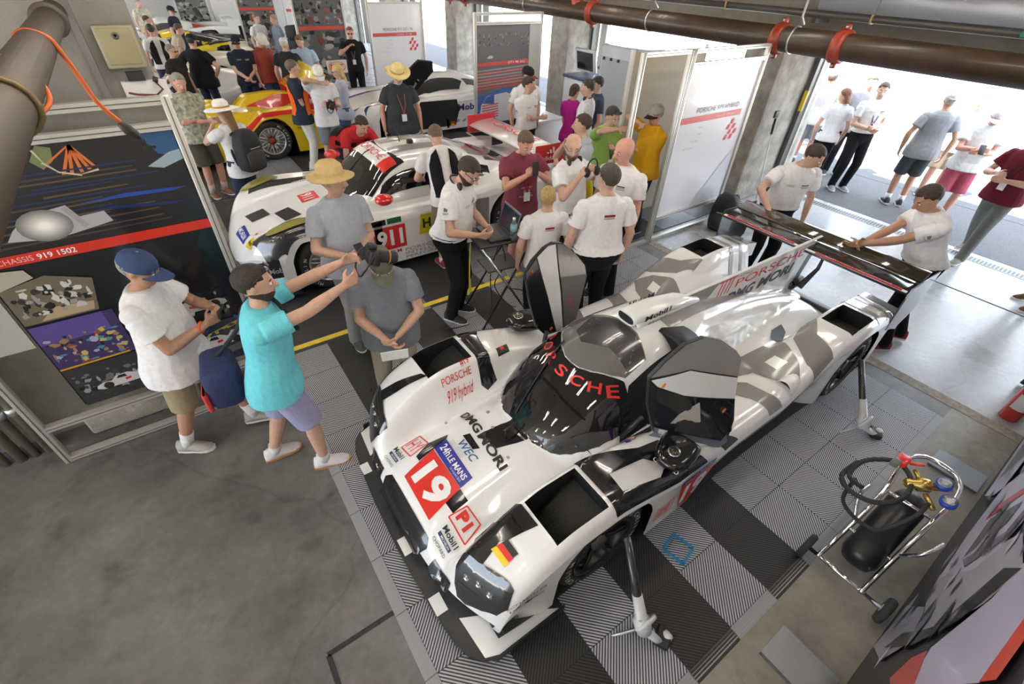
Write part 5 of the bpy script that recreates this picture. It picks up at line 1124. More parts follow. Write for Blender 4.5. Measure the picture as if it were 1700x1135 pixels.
t = frame_('open aluminium frame before the man in golden yellow', 4.45, 3.9, .79, rails=(.03,2.41))
t = thing('partition_board', 'beige partition board standing behind the man in golden yellow', 'partition', (6.0, 4.78, 0)); q = MB(); q.box((0,0,1.14), (1.5,.03,2.28), M((.40,.35,.27), .6)); q.build('board', t); [MB().box((s_*.76,0,1.16), (.04,.05,2.32), FR_).build('post', t) for s_ in (-1,1)]
def photo_panel(label, x0, y, w_, seed, cols, name='backdrop_frame'):
    random.seed(seed); t = frame_(label, x0, y, w_, group='tall display frames along the bays'); q = MB(); q.box((w_/2,.012,1.31), (w_-.05,.02,1.88), M((.12,.12,.12), .3))
    blobs(q, print_f, .04, .4, w_-.04, 1.58, cols, 90, .03, .12, 1.4); q.poly([(.03,-.009,1.60),(w_-.03,-.009,1.60),(w_-.03,-.009,1.68),(.03,-.009,1.68)], M((.60,.08,.06), .3))
    blobs(q, print_f, .04, 1.72, w_-.04, 2.2, cols, 50, .02, .08); return t, q
t = frame_('display frame with grey crowd print above a blue flag-painted race car', 5.06, 8.4, 1.48, group='tall display frames along the bays')
q = MB(); q.box((.62,.012,1.31), (1.2,.02,1.88), M((.14,.13,.14), .3)); q.box((1.33,.012,1.31), (.22,.02,1.88), M((.45,.46,.44), .4))
random.seed(3); blobs(q, print_f, .05, 1.92, 1.2, 2.12, [(.30,.29,.28),(.10,.10,.10),(.22,.21,.21)], 90, .01, .035, .6)
pr(q, [(.03,1.61),(1.22,1.61),(1.22,1.69),(.03,1.66)], (.60,.08,.07), 1); pr(q, [(.25,1.735),(.30,1.77),(.36,1.775),(.40,1.745),(.36,1.725),(.28,1.725)], (.55,.55,.55), 3)
for i in range(7): z = 1.56-i*.05; pr(q, [(.03,z-.02),(1.22,z+.03),(1.22,z),(.03,z-.045)], random.choice([(.5,.08,.07),(.35,.3,.33),(.55,.2,.18)]), 2+i*.1)
pr(q, [(.03,1.10),(.6,1.22),(1.22,1.22),(1.22,1.0),(.5,.9),(.03,.8)], (.05,.12,.35), 3); pr(q, [(.06,.62),(.12,.95),(.25,1.10),(.7,1.14),(1.1,1.0),(1.2,.62)], (.55,.55,.6), 4); pr(q, [(.15,.98),(.25,1.09),(.42,1.12),(.42,.95)], (.05,.10,.35), 5)
for i in range(6): pr(q, [(.14,.70+i*.045),(.52,.72+i*.045),(.52,.74+i*.045),(.14,.72+i*.045)], (.55,.06,.08), 6)
pr(q, [(.06,.45),(1.2,.45),(1.2,.62),(.06,.62)], (.03,.03,.03), 4); q.text('GT1 98 003', (.72,-.009,1.63), (1,0,0), (0,0,1), .035, INKW, width=.4); q.build('printed_panel', t)
bw = [(.35,.35,.35),(.05,.05,.05),(.2,.2,.2),(.02,.02,.02)]; col_ = [(.3,.3,.28),(.04,.04,.04),(.25,.08,.05),(.1,.12,.08),(.02,.02,.02),(.4,.38,.35)]
for args in (('display frame with dark crowded grid print left of the man in black', 3.55, 14.6, 1.25, 5, col_), ('far display frame with red band over a grandstand print', 3.2, 20.2, 1.15, 6, col_), ('farthest display frame with black and white print', 2.0, 27.0, 1.15, 8, bw)):
    t, q = photo_panel(*args); q.build('printed_panel', t)
t = frame_('plain white far panel left of the farthest black and white print', 3.3, 27.0, 1.15, group='tall display frames along the bays'); q = MB(); q.box((.575,.012,1.31), (1.1,.02,1.88), M((.62,.6,.58), .3)); q.build('blank_panel', t)
# large printed banner wall at the right
t = thing('printed_banner', 'large printed race car banner standing at the right edge', 'banner', (1.0, -.50, 0))
q = MB(); q.box((2.95,-.02,1.2), (5.9,.03,2.4), M((.018,.016,.022), .35)); Bp = lambda pts, col, lay=0: q.poly([(a-1.0, -.0042+.0006+.0006*lay, b) for a, b in pts], M(col, .3, coat=.2))
LV = (.50,.47,.62)
for pts, c_, l_ in (([(2.85,.41),(3.38,.38),(4.6,.55),(4.4,.84),(2.79,1.1),(2.62,1.02),(2.57,.86)], LV, 14), ([(2.19,.68),(2.6,.45),(2.9,.38),(2.62,1.17),(2.17,1.36),(2.05,1.2),(2.06,1.0)], (.36,.35,.42), 13),
    ([(3.9,.35),(4.12,.15),(5.3,.10),(5.5,.6),(4.5,.9),(3.89,.64)], LV, 14), ([(4.3,.2),(5.6,.2),(5.6,.5),(4.4,.45)], (.10,.10,.13), 15), ([(1.45,1.49),(2.0,1.64),(2.6,1.75),(2.6,1.85),(1.9,1.72),(1.42,1.58)], (.70,.06,.03), 20),
    ([(1.66,.95),(1.91,.95),(2.05,1.25),(2.4,1.45),(2.6,1.72),(1.9,1.6),(1.45,1.49)], LV, 16), ([(1.83,.7),(1.92,.80),(1.90,.93),(1.66,1.01),(1.6,.9)], (.55,.05,.06), 17), ([(2.26,.30),(2.30,.45),(2.10,.85),(2.3,1.2),(2.17,1.36),(2.02,1.06),(2.06,.7)], (.012,.012,.016), 18),
    ([(2.41,.06),(2.75,.15),(2.5,.50),(2.13,.68),(2.12,.37)], (.30,.29,.36), 12), ([(2.0,1.70),(2.6,1.85),(4.2,2.0),(4.2,2.38),(1.2,2.38),(1.2,1.7)], (.35,.36,.42), 12), ([(2.9,.60),(3.3,.62),(3.15,.95),(2.95,.92)], (.05,.05,.06), 18), ([(3.35,.55),(3.5,.55),(3.4,.95),(3.3,.95)], (.55,.06,.06), 19), ([(2.7,.72),(2.85,.62),(2.80,1.0),(2.7,1.0)], (.12,.12,.16), 19)):
    Bp(pts, c_, l_)
for i in range(70):
    cx, cz = random.uniform(2.1,5.2), random.uniform(.2,1.3); s_ = random.uniform(.02,.10); c_ = random.choice([(.12,.14,.2),(.55,.53,.66),(.03,.03,.04),(.25,.27,.35),(.03,.03,.04)]); Bp([(cx-s_*1.8,cz),(cx,cz-s_*.4),(cx+s_*2,cz+s_*.3),(cx+.02,cz+s_*.6)], c_, 21+i*.05)
q.text('DMG MORI', (1.9,.014,.82), (-1,0,.35), (.3,0,1), .05, INKK, width=.3); q.build('print', t)
for x_ in (.12, 2.0, 5.8): q = MB(); q.box((x_,-.06,1.2), (.05,.05,2.4), FR_); q.build('post', t)
for i, x_ in enumerate((1.97, 4.42, 7.1)):
    q = MB(); q.box((0,0,.006), (.26,.34,.012), M((.30,.31,.33), .35, .6)); q.box((-.13,0,.008), (.012,.34,.016), DKG); o = q.build('base_plate'); o.location = (x_, -.30, 0)
    tag(o, 'flat grey steel base plate on the floor, %s' % ('nearest, at the bottom edge','right of the air bottle cart','beyond the fire extinguishers')[i], 'base plate', 'steel base plates of the banner wall')
# ---------------- pipes under the roof ----------------
PIPE = M((.050,.028,.014), .42, coat=.15, noise=.25, nscale=6); RP = M((.30,.035,.012), .4, noise=.2, nscale=9)
def coupling(parent, T_, r):
    q = MB(); q.lathe([(r,-.07),(r+.03,-.065),(r+.035,-.02),(r+.022,0),(r+.035,.02),(r+.03,.065),(r,.07)], RP, T_, 28)
    for s in (-1,1): q.box((0, s*(r+.055), 0), (.05,.06,.06), RP, T_, .012); q.lathe([(.012,-.05),(.012,.05)], ALU, T_ @ TR((0,s*(r+.055),0), (0,90,0)), 8)
    q.build('red_coupling', parent)
PX, PZ, PR = 7.1, 2.47, .145
t = thing('roof_pipe', 'thick brown steel pipe with red couplings crossing above the pit openings', 'pipe', (PX, 0, PZ))
q = MB(); q.lathe([(PR,-1.5),(PR,22)], PIPE, AX((0,0,0),(0,1,0)), 32); q.build('pipe', t)
for y in (3.15, 3.95, 7.6, 12.2, 13.0): coupling(t, AX((0,y,0),(0,1,0)), PR)
for y in (3.75, 6.2, 9.6, 1.0): q = MB(); q.tube([(0,y,1.2),(0.0,y,.25),(.10,y,.17)], .012, ALU, 6); q.tube([(PR*1.04*math.cos(a), y, PR*1.04*math.sin(a)) for a in [R(k) for k in range(0,360,24)]], .012, ALU, 6, closed=True); q.build('hanger', t)
q = MB(); q.tube([(0,8.0,0),(0,8.06,.1),(0,8.07,.5),(.2,8.07,.9)], PR*.8, RP, 20); q.build('elbow', t)
t = thing('roof_pipe', 'grey service pipe with green NITROGEN label above the thick brown pipe', 'pipe', (8.0, 0, 2.72))
q = MB(); q.lathe([(.045,-1.5),(.045,7.5)], M((.08,.07,.06), .45, .3), AX((0,0,0),(0,1,0)), 16); q.build('pipe', t)
q = MB(); q.box((-.047,1.55,0), (.004,.42,.06), M((.0,.13,.10), .5)); q.text('NITROGEN', (-.0495,1.66,-.018), (0,-1,0), (0,0,1), .034, INKW, width=.26); q.poly([(-.0496,1.73,0),(-.0496,1.70,.012),(-.0496,1.70,-.012)], INKW); q.build('pipe_label', t)
for y in (.7, 3.3, 5.5): q = MB(); q.tube([(0,y,1.0),(0,y,.05)], .008, YEL if y < 1 else ALU, 6); q.box((0,y,0), (.10,.03,.11), M((.35,.25,.08), .5), bv=.01); q.build('hanger', t)
LX, LZ, LR = -.294, 2.82, .057
t = thing('roof_pipe', 'brown pipe close overhead at the upper left with orange cord looped on it', 'pipe', (LX, 0, LZ))
q = MB(); q.lathe([(LR,-1.2),(LR,3.98)], M((.045,.026,.009), .6, noise=.1, nscale=4), AX((0,0,0),(0,1,0)), 32); q.build('pipe', t)
q = MB(); q.lathe([(LR,-.02),(LR+.018,-.02),(LR+.018,.02),(LR,.02)], M((.08,.06,.04), .5), AX((0,3.55,0),(0,1,0)), 28); q.build('collar', t)
q = MB(); q.tube([(LR*1.1*math.cos(a), 1.62, LR*1.1*math.sin(a)) for a in [R(k) for k in range(0,360,24)]], .008, M((.2,.15,.07), .5, .5), 6, closed=True); q.build('hanger', t)
# ceiling lamps: pairs of tubes
LAMP = M((1.0,.92,.82), .5, emit=17)
for i, (x_, y_) in enumerate([(x_, y_) for y_ in (-.6, 1.6, 3.0, 6.0, 7.4, 10.6, 14.8, 19, 23.4) for x_ in (-5.5, -2.6, .4, 3.4, 6.2)]):
    t = thing('ceiling_lamp', 'twin tube fluorescent lamp hung under the garage ceiling', 'lamp', (x_, y_, 3.52), 0, 'fluorescent lamps under the ceiling')
    q = MB(); q.box((0,0,.09), (1.25,.26,.05), M((.7,.7,.68), .4)); q.build('housing', t)
    for s in (-1,1): q = MB(); q.tube([(-.58, s*.07, .045),(.58, s*.07, .045)], .018, LAMP, 8); q.build('tube', t)
# ---------------- left wall things ----------------
t = thing('electrical_box', 'cream electrical cabinet mounted on the pale wall above the frame', 'electrical box', (-.065, 4.03, 2.645))
q = MB(); q.box((0,0,0), (.20,.07,.22), M((.34,.31,.21), .5), bv=.01); q.build('cabinet', t)
q = MB(); q.box((0,-.037,.005), (.165,.010,.185), M((.30,.26,.15), .45), bv=.003); q.lathe([(.018,0),(.018,.006),(.007,.007),(.007,.0)], DKG, TR((.0,-.043,.06), (90,0,0)), 16); q.build('door', t)
t = thing('wall_panel', 'white wall board with black socket and short cord above the left frame', 'wall board', (-.02, 4.045, 2.455))
q = MB(); q.box((0,0,-.05), (.24,.03,.11), M((.70,.68,.66), .5)); q.build('board', t)
q = MB(); q.box((-.03,-.02,.035), (.09,.03,.05), PLAS); q.build('socket', t)
q = MB(); q.tube([(.06,-.05,.0),(.085,-.06,-.04),(.04,-.07,-.07),(-.06,-.06,-.06),(-.10,-.05,-.05)], .006, M((.12,.02,.02), .5), 6); q.lathe([(.014,0),(.014,.03)], PLAS, TR((.06,-.05,-.0), (0,20,0)), 10); q.build('cord', t)
t = thing('wall_channel', 'grey metal channel strip running down the wall beside the electrical cabinet', 'channel', (-.235, 4.05, 2.7))
q = MB(); q.box((0,0,.2), (.035,.04,1.2), M((.2,.19,.18), .5, .3)); q.build('channel', t)
t = thing('conduit_bundle', 'bundle of grey vertical conduits at the lower left corner', 'conduit', (-1.75, 3.90, 0))
for i in range(6):
    r_ = (.030,.028,.022,.034,.026,.030)[i]; q = MB(); xx = -.30+i*.085; q.tube([(xx,0,.0),(xx,0,2.6)], r_, M((.24,.22,.16), .4, .4, noise=.2, nscale=10), 14)
    q.lathe([(r_,-.03),(r_+.012,-.03),(r_+.012,.03),(r_,.03)], ALU, TR((xx,0,.42+.01*i)), 14); q.build('conduit', t)
# orange cord over the near pipe
t = thing('extension_cord', 'orange extension cord looped over the near pipe, black plug hanging', 'cord', (LX, 2.6, LZ))
OR = M((.60,.12,.02), .45)
def bez(pts, n=6):
    o = []; P = [Vector(p) for p in pts]
    for i in range(len(P)-1):
        a, b, c_, d_ = P[max(i-1,0)], P[i], P[i+1], P[min(i+2, len(P)-1)]
        for k in range(n):
            s = k/n; o.append(.5*((2*b)+(c_-a)*s+(2*a-5*b+4*c_-d_)*s*s+(3*b-a-3*c_+d_)*s**3))
    return o+[P[-1]]
q = MB(); q.tube(bez([(-.16,-.3,-.20),(-.075,-.1,-.06),(-.03,.0,.045),(.045,.0,.035),(.07,.0,-.03),(.085,.02,-.12),(.10,.04,-.20),(.14,.08,-.285)]), .0085, OR, 8); q.build('cord', t)
q = MB(); q.loft([[Vector((.14,.08,-.285))+Vector((.03,.02,-.07))*s+Vector((math.cos(a)*r_, math.sin(a)*r_, 0)) for a in [2*PI*j/12 for j in range(12)]] for s, r_ in ((0,.010),(.2,.022),(.7,.026),(1,.018),(1.1,.012))], M((.03,.025,.02), .5)); q.box((.19,.11,-.385), (.012,.012,.04), PLAS); q.box((.20,.115,-.405), (.05,.014,.012), PLAS); q.build('plug', t)
t = thing('extension_cord', 'second orange cord loop low on the near pipe at the left edge', 'cord', (LX, 1.75, LZ))
q = MB(); q.tube(bez([(-.30,-.15,-.10),(-.17,-.02,-.09),(-.06,.05,-.085),(.03,.10,-.06),(.055,.16,-.03),(.03,.22,.02),(-.02,.26,.055)]), .0065, OR, 8); q.build('cord', t)
# ---------------- air bottle cart ----------------
t = thing('bottle_cart', 'chrome tube cart with black hose reel brass regulator and two wheels', 'cart', (3.05, -.18, 0), 0)
T0 = lambda a, b, c_: (a, b, c_)
q = MB()
q.tube(bez([(-.42,-.12,.10),(-.20,-.13,.14),(.1,-.14,.42),(.42,-.15,.50),(.56,-.10,.52),(.60,.02,.52),(.56,.12,.52),(.42,.17,.50),(.1,.14,.40),(-.2,.15,.14),(-.42,.16,.10)]), .016, CHR, 10)
q.tube([(-.40,-.24,.09),(-.40,.22,.09)], .014, CHR, 10); q.tube([(-.12,-.13,.20),(-.12,.15,.20)], .012, CHR, 8); q.tube([(.16,-.14,.44),(.16,.15,.42)], .012, CHR, 8)
q.tube(bez([(-.05,.15,.22),(.02,.22,.36),(.12,.22,.42)]), .012, CHR, 8); q.tube(bez([(-.08,-.13,.22),(-.12,-.20,.40),(.0,-.24,.46)]), .012, CHR, 8); q.build('tube_frame', t)
for y_ in (-.26,.24): q = MB(); q.lathe([(.03,-.022),(.085,-.022),(.095,-.008),(.095,.008),(.085,.022),(.03,.022)], RUB, AX((-.40,y_,.095),(0,1,0)), 24); q.lathe([(.03,-.015),(.03,.024),(.001,.024)], ALU, AX((-.40,y_,.095),(0,1,0)), 12); q.build('wheel', t)
q = MB(); q.lathe([(.02,-.34),(.085,-.33),(.11,-.28),(.11,.22),(.08,.30),(.03,.33)], M((.012,.012,.013), .35), AX((.05,.0,.24),(1,0,.42)), 24); q.build('gas_bottle', t)
q = MB(); q.tube(bez([(-.05,.24,.50),(.05,.34,.44),(.20,.33,.50),(.30,.20,.56),(.20,.08,.58),(.02,.05,.56),(-.12,.14,.52),(-.10,.28,.46),(.05,.37,.40),(.24,.36,.42)], 8), .016, RUB, 10); q.tube(bez([(.1,.30,.40),(-.1,.26,.34),(-.16,.05,.36),(-.02,-.05,.52),(.10,-.06,.58)]), .013, RUB, 8); q.build('hose', t)
q = MB(); BR = M((.55,.40,.10), .25, .9); q.lathe([(.02,-.10),(.03,-.09),(.03,-.04),(.045,-.03),(.045,.03),(.025,.05),(.025,.12),(.018,.13)], BR, AX((.22,.02,.58),(.6,-.7,.1)), 16); q.tube([(.22,.02,.58),(.28,.10,.60)], .014, BR, 8); q.tube([(.18,-.02,.56),(.12,-.10,.54)], .016, BR, 8); q.build('regulator', t)
for (a, b, c_) in ((.30,-.06,.60),(.20,-.13,.58)): q = MB(); q.lathe([(.03,0),(.045,.004),(.045,.035),(.03,.04)], M((.02,.06,.45), .35), AX((a,b,c_),(-.3,.2,1)), 20); q.lathe([(.036,.041),(.001,.041)], INKW, AX((a,b,c_),(-.3,.2,1)), 16); q.build('pressure_gauge', t)
q = MB(); q.box((.30,.18,.60), (.10,.07,.05), RED, TR((0,0,0),(0,0,0)), .012); q.box((.24,.20,.60), (.06,.05,.05), M((.12,.16,.12), .4), bv=.01); q.tube([(.30,.14,.61),(.30,.08,.66)], .010, RED, 8); q.build('valve_block', t)
# ---------------- fire extinguishers ----------------
def exting(label, x, y, rz):
    t = thing('fire_extinguisher', label, 'fire extinguisher', (x, y, 0), rz, 'red fire extinguishers by the banner')
    q = MB(); q.lathe([(.065,0),(.075,.01),(.075,.38),(.060,.43),(.028,.46),(.025,.48)], M((.55,.015,.015), .22, coat=.6), None, 24); q.build('cylinder', t)
    q = MB(); q.box((0,0,.50), (.05,.05,.04), M((.03,.03,.03), .4), bv=.006); q.box((.05,0,.535), (.14,.025,.012), PLAS); q.box((.05,0,.505), (.11,.025,.012), PLAS); q.build('valve', t)
    q = MB(); q.tube(bez([(.03,0,.49),(.10,.03,.44),(.10,.02,.25),(.09,.0,.10)]), .011, RUB, 8); q.lathe([(.014,0),(.022,.10)], PLAS, AX((.09,0,.12),(0,0,-1)), 12); q.build('hose', t)
    q = MB(); q.loft([[(.0765*math.cos(a), .0765*math.sin(a), z) for a in [R(140+j*10) for j in range(10)]] for z in (.14,.30)], M((.6,.6,.6), .4), caps=False, close=False); q.build('instruction_label', t)
exting('red fire extinguisher nearest the long banner, white label facing the car', 5.55, -.34, 0); exting('red fire extinguisher behind the nearest one, dark hose at its side', 5.86, -.38, 40); exting('farthest red fire extinguisher at the right edge', 6.22, -.36, 80)
# ---------------- backpack, pole, cases, counter ----------------
def backpack(name, label, cat, loc, rz, sc_=1, lean=0):
    t = thing(name, label, cat, loc, rz); t.scale = (sc_,)*3; BK = M((.016,.016,.018), .7, bump=.5, bscale=40)
    T_ = TR((0,0,0), (0,lean,0))
    q = MB(); q.loft([[T_ @ Vector((.13*k*math.copysign(abs(math.cos(a))**.6, math.cos(a)), .17*k*math.copysign(abs(math.sin(a))**.6, math.sin(a)), z)) for a in [2*PI*j/20 for j in range(20)]] for z, k in ((.0,.7),(.02,.9),(.12,1),(.32,.96),(.44,.8),(.50,.45),(.51,.1))], BK); q.build('pack_body', t)
    q = MB(); q.loft([[T_ @ Vector((-.10-.07*k*abs(math.cos(a)), .13*k*math.sin(a), z)) for a in [R(-90+180*j/10+ (0)) for j in range(11)]] for z, k in ((.05,.6),(.08,1),(.24,1),(.28,.5))], M((.03,.03,.033), .6), close=True); q.build('front_pocket', t)
    for s in (-1,1): q = MB(); q.tube([T_ @ Vector(p) for p in bez([(.10,s*.07,.46),(.17,s*.09,.40),(.18,s*.11,.2),(.12,s*.12,.06)])], .017, BK, 8); q.build('strap', t)
    q = MB(); q.text('nordic', T_ @ Vector((-.135,.06,.36)), (0,-1,0), T_.to_3x3() @ Vector((0,0,1)), .02, INKW, width=.12) if False else q.box((-.14,0,.30), (.004,.14,.01), ALU, T_); q.build('zip', t); return t
backpack('backpack', 'black backpack standing on the floor against the white info panel', 'backpack', (6.62,3.62,0), 20, 1.15, -8)
t = thing('window_pole', 'thin white pole with black grip leaning on the concrete pier', 'pole', (7.72, 3.95, 0), 0)
q = MB(); q.tube([(0,-.22,.02),(0,-.04,1.2)], .010, M((.7,.7,.68), .4), 8); q.build('shaft', t); q = MB(); q.tube([(0,-.04,1.2),(0,-.02,1.42)], .018, PLAS, 10); q.box((0,-.012,1.48), (.12,.03,.10), PLAS, bv=.01); q.build('grip', t)
t = thing('equipment_case', 'open black case with grey rim on the floor behind the number 911 car', 'case', (5.05, 8.05, 0), -4)
q = MB(); q.box((0,0,.28), (.62,.42,.03), PLAS); 
for a in ((0,.20,.62,.02),(0,-.20,.62,.02),(.30,0,.02,.42),(-.30,0,.02,.42)): q.box((a[0],a[1],.40), (a[2],a[3],.26), M((.03,.03,.03), .4)); q.box((a[0],a[1],.535), (a[2]+.01,a[3]+.01,.02), ALU)
q.box((0,0,.14), (.60,.40,.28), M((.06,.06,.06), .5)); q.build('case_body', t); q = MB(); q.box((-.1,0,.42), (.2,.25,.12), M((.25,.02,.02), .4), bv=.02); q.box((.14,.03,.40), (.15,.2,.1), DKG, bv=.02); q.build('tool_tray', t)
t = thing('counter', 'white service counter cupboard behind the raised car wing', 'counter', (5.85, 7.35, 0), 0)
q = MB(); q.box((0,0,.45), (.60,.60,.88), M((.75,.75,.76), .4), bv=.01); q.build('cupboard', t); q = MB(); q.box((0,0,.905), (.64,.64,.03), M((.65,.66,.68), .3)); q.build('worktop', t)
# ---------------- white timing cart in the second opening ----------------
t = thing('timing_stand', 'big white pit console with tilted monitor in the second opening', 'console', (8.0, 7.85, 0), 0)
WC = M((.72,.73,.76), .25, coat=.4)
q = MB(); q.box((0,.55,.62), (.7,1.0,1.2), WC, bv=.04); q.box((-.36,.60,1.0), (.01,.12,.05), PLAS); q.build('cabinet', t)
q = MB(); q.box((0,-.55,1.0), (.7,1.1,1.9), WC, bv=.05); q.build('housing', t)
q = MB(); q.box((-.36,-.50,1.15), (.012,.8,1.2), M((.55,.58,.62), .3)); [q.box((-.37,-.15+.2*-i,1.72), (.015,.06,.05), PLAS) for i in range(3)]; q.build('recess_panel', t)
q = MB(); q.box((0,.55,1.24), (.74,1.05,.05), M((.05,.08,.16), .3), bv=.01); q.build('dark_top', t)
q = MB(); q.box((0,0,0), (.06,.62,.44), WC, TR((-.15,.60,1.56), (0,-12,0)), .02); q.box((-.033,0,0), (.004,.50,.34), M((.02,.02,.025), .1, coat=1), TR((-.15,.60,1.56), (0,-12,0))); q.tube([(-.1,.25,1.5),(-.05,.18,1.4),(-.1,.1,1.25)], .03, PLAS, 10); q.build('monitor', t)
q = MB(); q.tube([Vector((-.40,-.93,1.5))+Vector((0,.035*math.sin(a*3), -.05*a)) for a in [i*.4 for i in range(30)]], .018, RUB, 8); q.build('coiled_cable', t)
for i in range(4): q = MB(); q.lathe([(.025,0),(.025,.02),(.01,.02)], PLAS, TR((-.355,.12,1.05-.09*i), (0,-90,0)), 12); q.build('knob', t)
q = MB(); q.box((0,0,.05), (.6,2.0,.1), PLAS); q.build('base', t)
t = thing('storage_rack', 'dark shelving wall seen outside through the second opening', 'rack', (11.6, 7.2, 0), 0)
q = MB(); q.box((0,0,2.6), (.4,3.2,.9), M((.02,.03,.06), .4)); [q.box((-.21,-1.2+.6*i,2.6), (.01,.02,.88), M((.1,.12,.16), .4)) for i in range(5)]; q.build('cabinet_row', t)
for s in (-1.5,1.5): q = MB(); q.box((0,s,1.1), (.1,.1,2.2), ALU); q.build('leg', t)
# tyre stacks
for i, (x_, y_, n_, lb) in enumerate(((4.05,16.6,5,'tall stack of wide black tyres before the far white info panel'),)):
    for k in range(n_):
        o = MB().lathe([(.20,0),(.30,.0),(.335,.03),(.335,.27),(.30,.30),(.20,.30),(.19,.15)], RUB, None, 32).build('tyre'); o.location = (x_, y_, .30*k)
        tag(o, 'wide black tyre in the tall stack, %s' % ('at the bottom','second from the bottom','in the middle','second from the top','topmost')[k], 'tyre', 'stacked black tyres')
t = thing('sign_board', 'small white sign board with FAT letters beside the blonde woman', 'sign', (3.72, 12.35, 0), 0)
q = MB(); q.box((0,0,1.12), (.46,.03,.26), M((.6,.58,.5), .5), bv=.005); q.text('FAT', (-.15,-.017,1.07), (1,0,0), (0,0,1), .10, INKR, width=.30, bold=.03); 
el = [(.19*math.cos(2*PI*j/24), -.017, 1.12+.10*math.sin(2*PI*j/24)) for j in range(24)]; q.tube(el, .006, INKR, 4, closed=True); q.build('board', t)
for s in (-1,1): q = MB(); q.tube([(s*.2,.02,0),(s*.15,.0,1.02)], .012, DKG, 6); q.build('leg', t)
# ---------------- laptop stand ----------------
t = thing('tripod_desk', 'black folding tripod desk with crossed legs beside the number 19 car', 'stand', (2.42, 3.58, 0), -8)
q = MB(); q.box((0,0,.985), (.62,.44,.02), M((.035,.035,.035), .5), TR(), .006); q.box((.30,.0,.97), (.03,.44,.03), ALU); q.build('desk_top', t)
q = MB(); q.box((.02,.05,.62), (.38,.30,.015), M((.1,.1,.1), .4)); q.build('lower_shelf', t)
q = MB(); q.box((.0,.05,.636), (.25,.2,.012), INKW); q.build('papers', t) if False else None
for (a, b) in (((-.28,-.2,.97),(.30,-.28,0)), ((.28,-.2,.97),(-.32,-.26,0)), ((-.28,.2,.97),(.34,.28,0)), ((.28,.2,.97),(-.30,.26,0)), ((.30,-.28,.01),(.05,-.48,.01))): q = MB(); q.tube([a, b], .012, CHR if b[0] > 0 else PLAS, 8); q.build('leg', t)
q = MB(); q.tube(bez([(0,0,.95),(.10,.05,.6),(.0,.1,.3),(.2,.0,.02),(.5,.2,.02),(.3,.4,.02)]), .006, RUB, 6); q.tube(bez([(.1,.1,.95),(-.05,.1,.5),(-.1,.0,.02),(-.5,-.1,.02),(-.7,-.05,.02)]), .006, RUB, 6); q.build('cable', t)
DESK = Matrix.Translation((2.42,3.58,0)) @ Matrix.Rotation(R(-8), 4, 'Z')
t = thing('laptop', 'open black laptop standing on the tripod desk, screen seen from behind', 'laptop', DESK @ Vector((-.06,.0,.996)), 172)
q = MB(); q.box((0,0,.011), (.25,.36,.02), M((.02,.02,.022), .4), bv=.004); q.box((.02,0,.022), (.11,.30,.003), M((.08,.08,.08), .6)); q.build('keyboard_base', t)
q = MB(); q.box((0,0,.12), (.012,.36,.25), M((.16,.18,.24), .3), TR((-.13,0,.015), (0,-18,0)), .004); q.box((.008,0,.12), (.003,.33,.21), M((.03,.04,.07), .1), TR((-.13,0,.015), (0,-18,0))); q.build('screen', t)
t = thing('water_bottle', 'clear plastic water bottle standing on the tripod desk corner', 'bottle', DESK @ Vector((.06,-.19,.996)), 0)
q = MB(); q.lathe([(.030,0),(.034,.01),(.034,.10),(.031,.11),(.034,.12),(.034,.16),(.015,.20),(.013,.215)], M((.75,.85,.92), .05, trans=.8), None, 20); q.build('bottle', t)
q = MB(); q.lathe([(.0345,.10),(.0345,.15)], M((.25,.55,.55), .4), None, 20); q.build('wrapper', t); q = MB(); q.lathe([(.015,.213),(.015,.232),(.001,.232)], INKW, None, 14); q.build('cap', t)
t = thing('green_strap', 'bright green strap clamp hooked over the tripod desk edge', 'strap', DESK @ Vector((.16,-.12,.998)), 20)
q = MB(); q.box((0,0,.006), (.26,.02,.010), M((.02,.32,.08), .5)); q.box((.14,0,-.0), (.04,.03,.03), DKG, bv=.006); q.build('webbing', t)
t = thing('lanyard_strap', 'yellow looped strap hanging off the tripod desk corner', 'strap', DESK @ Vector((-.33,-.02,.96)), 0)
q = MB(); q.tube(bez([(0,0,.0),(-.03,-.02,-.25),(-.05,-.04,-.5),(-.08,-.05,-.56),(-.03,-.03,-.54),(-.02,-.01,-.4)]), .007, M((.62,.60,.05), .5), 6); q.build('strap_loop', t)
# ---------------- the people ----------------
WS = (.78,.77,.77); NV_ = (.015,.017,.024); BKc = (.012,.012,.014)
def hand_item(root, leg_arm, fn): pass
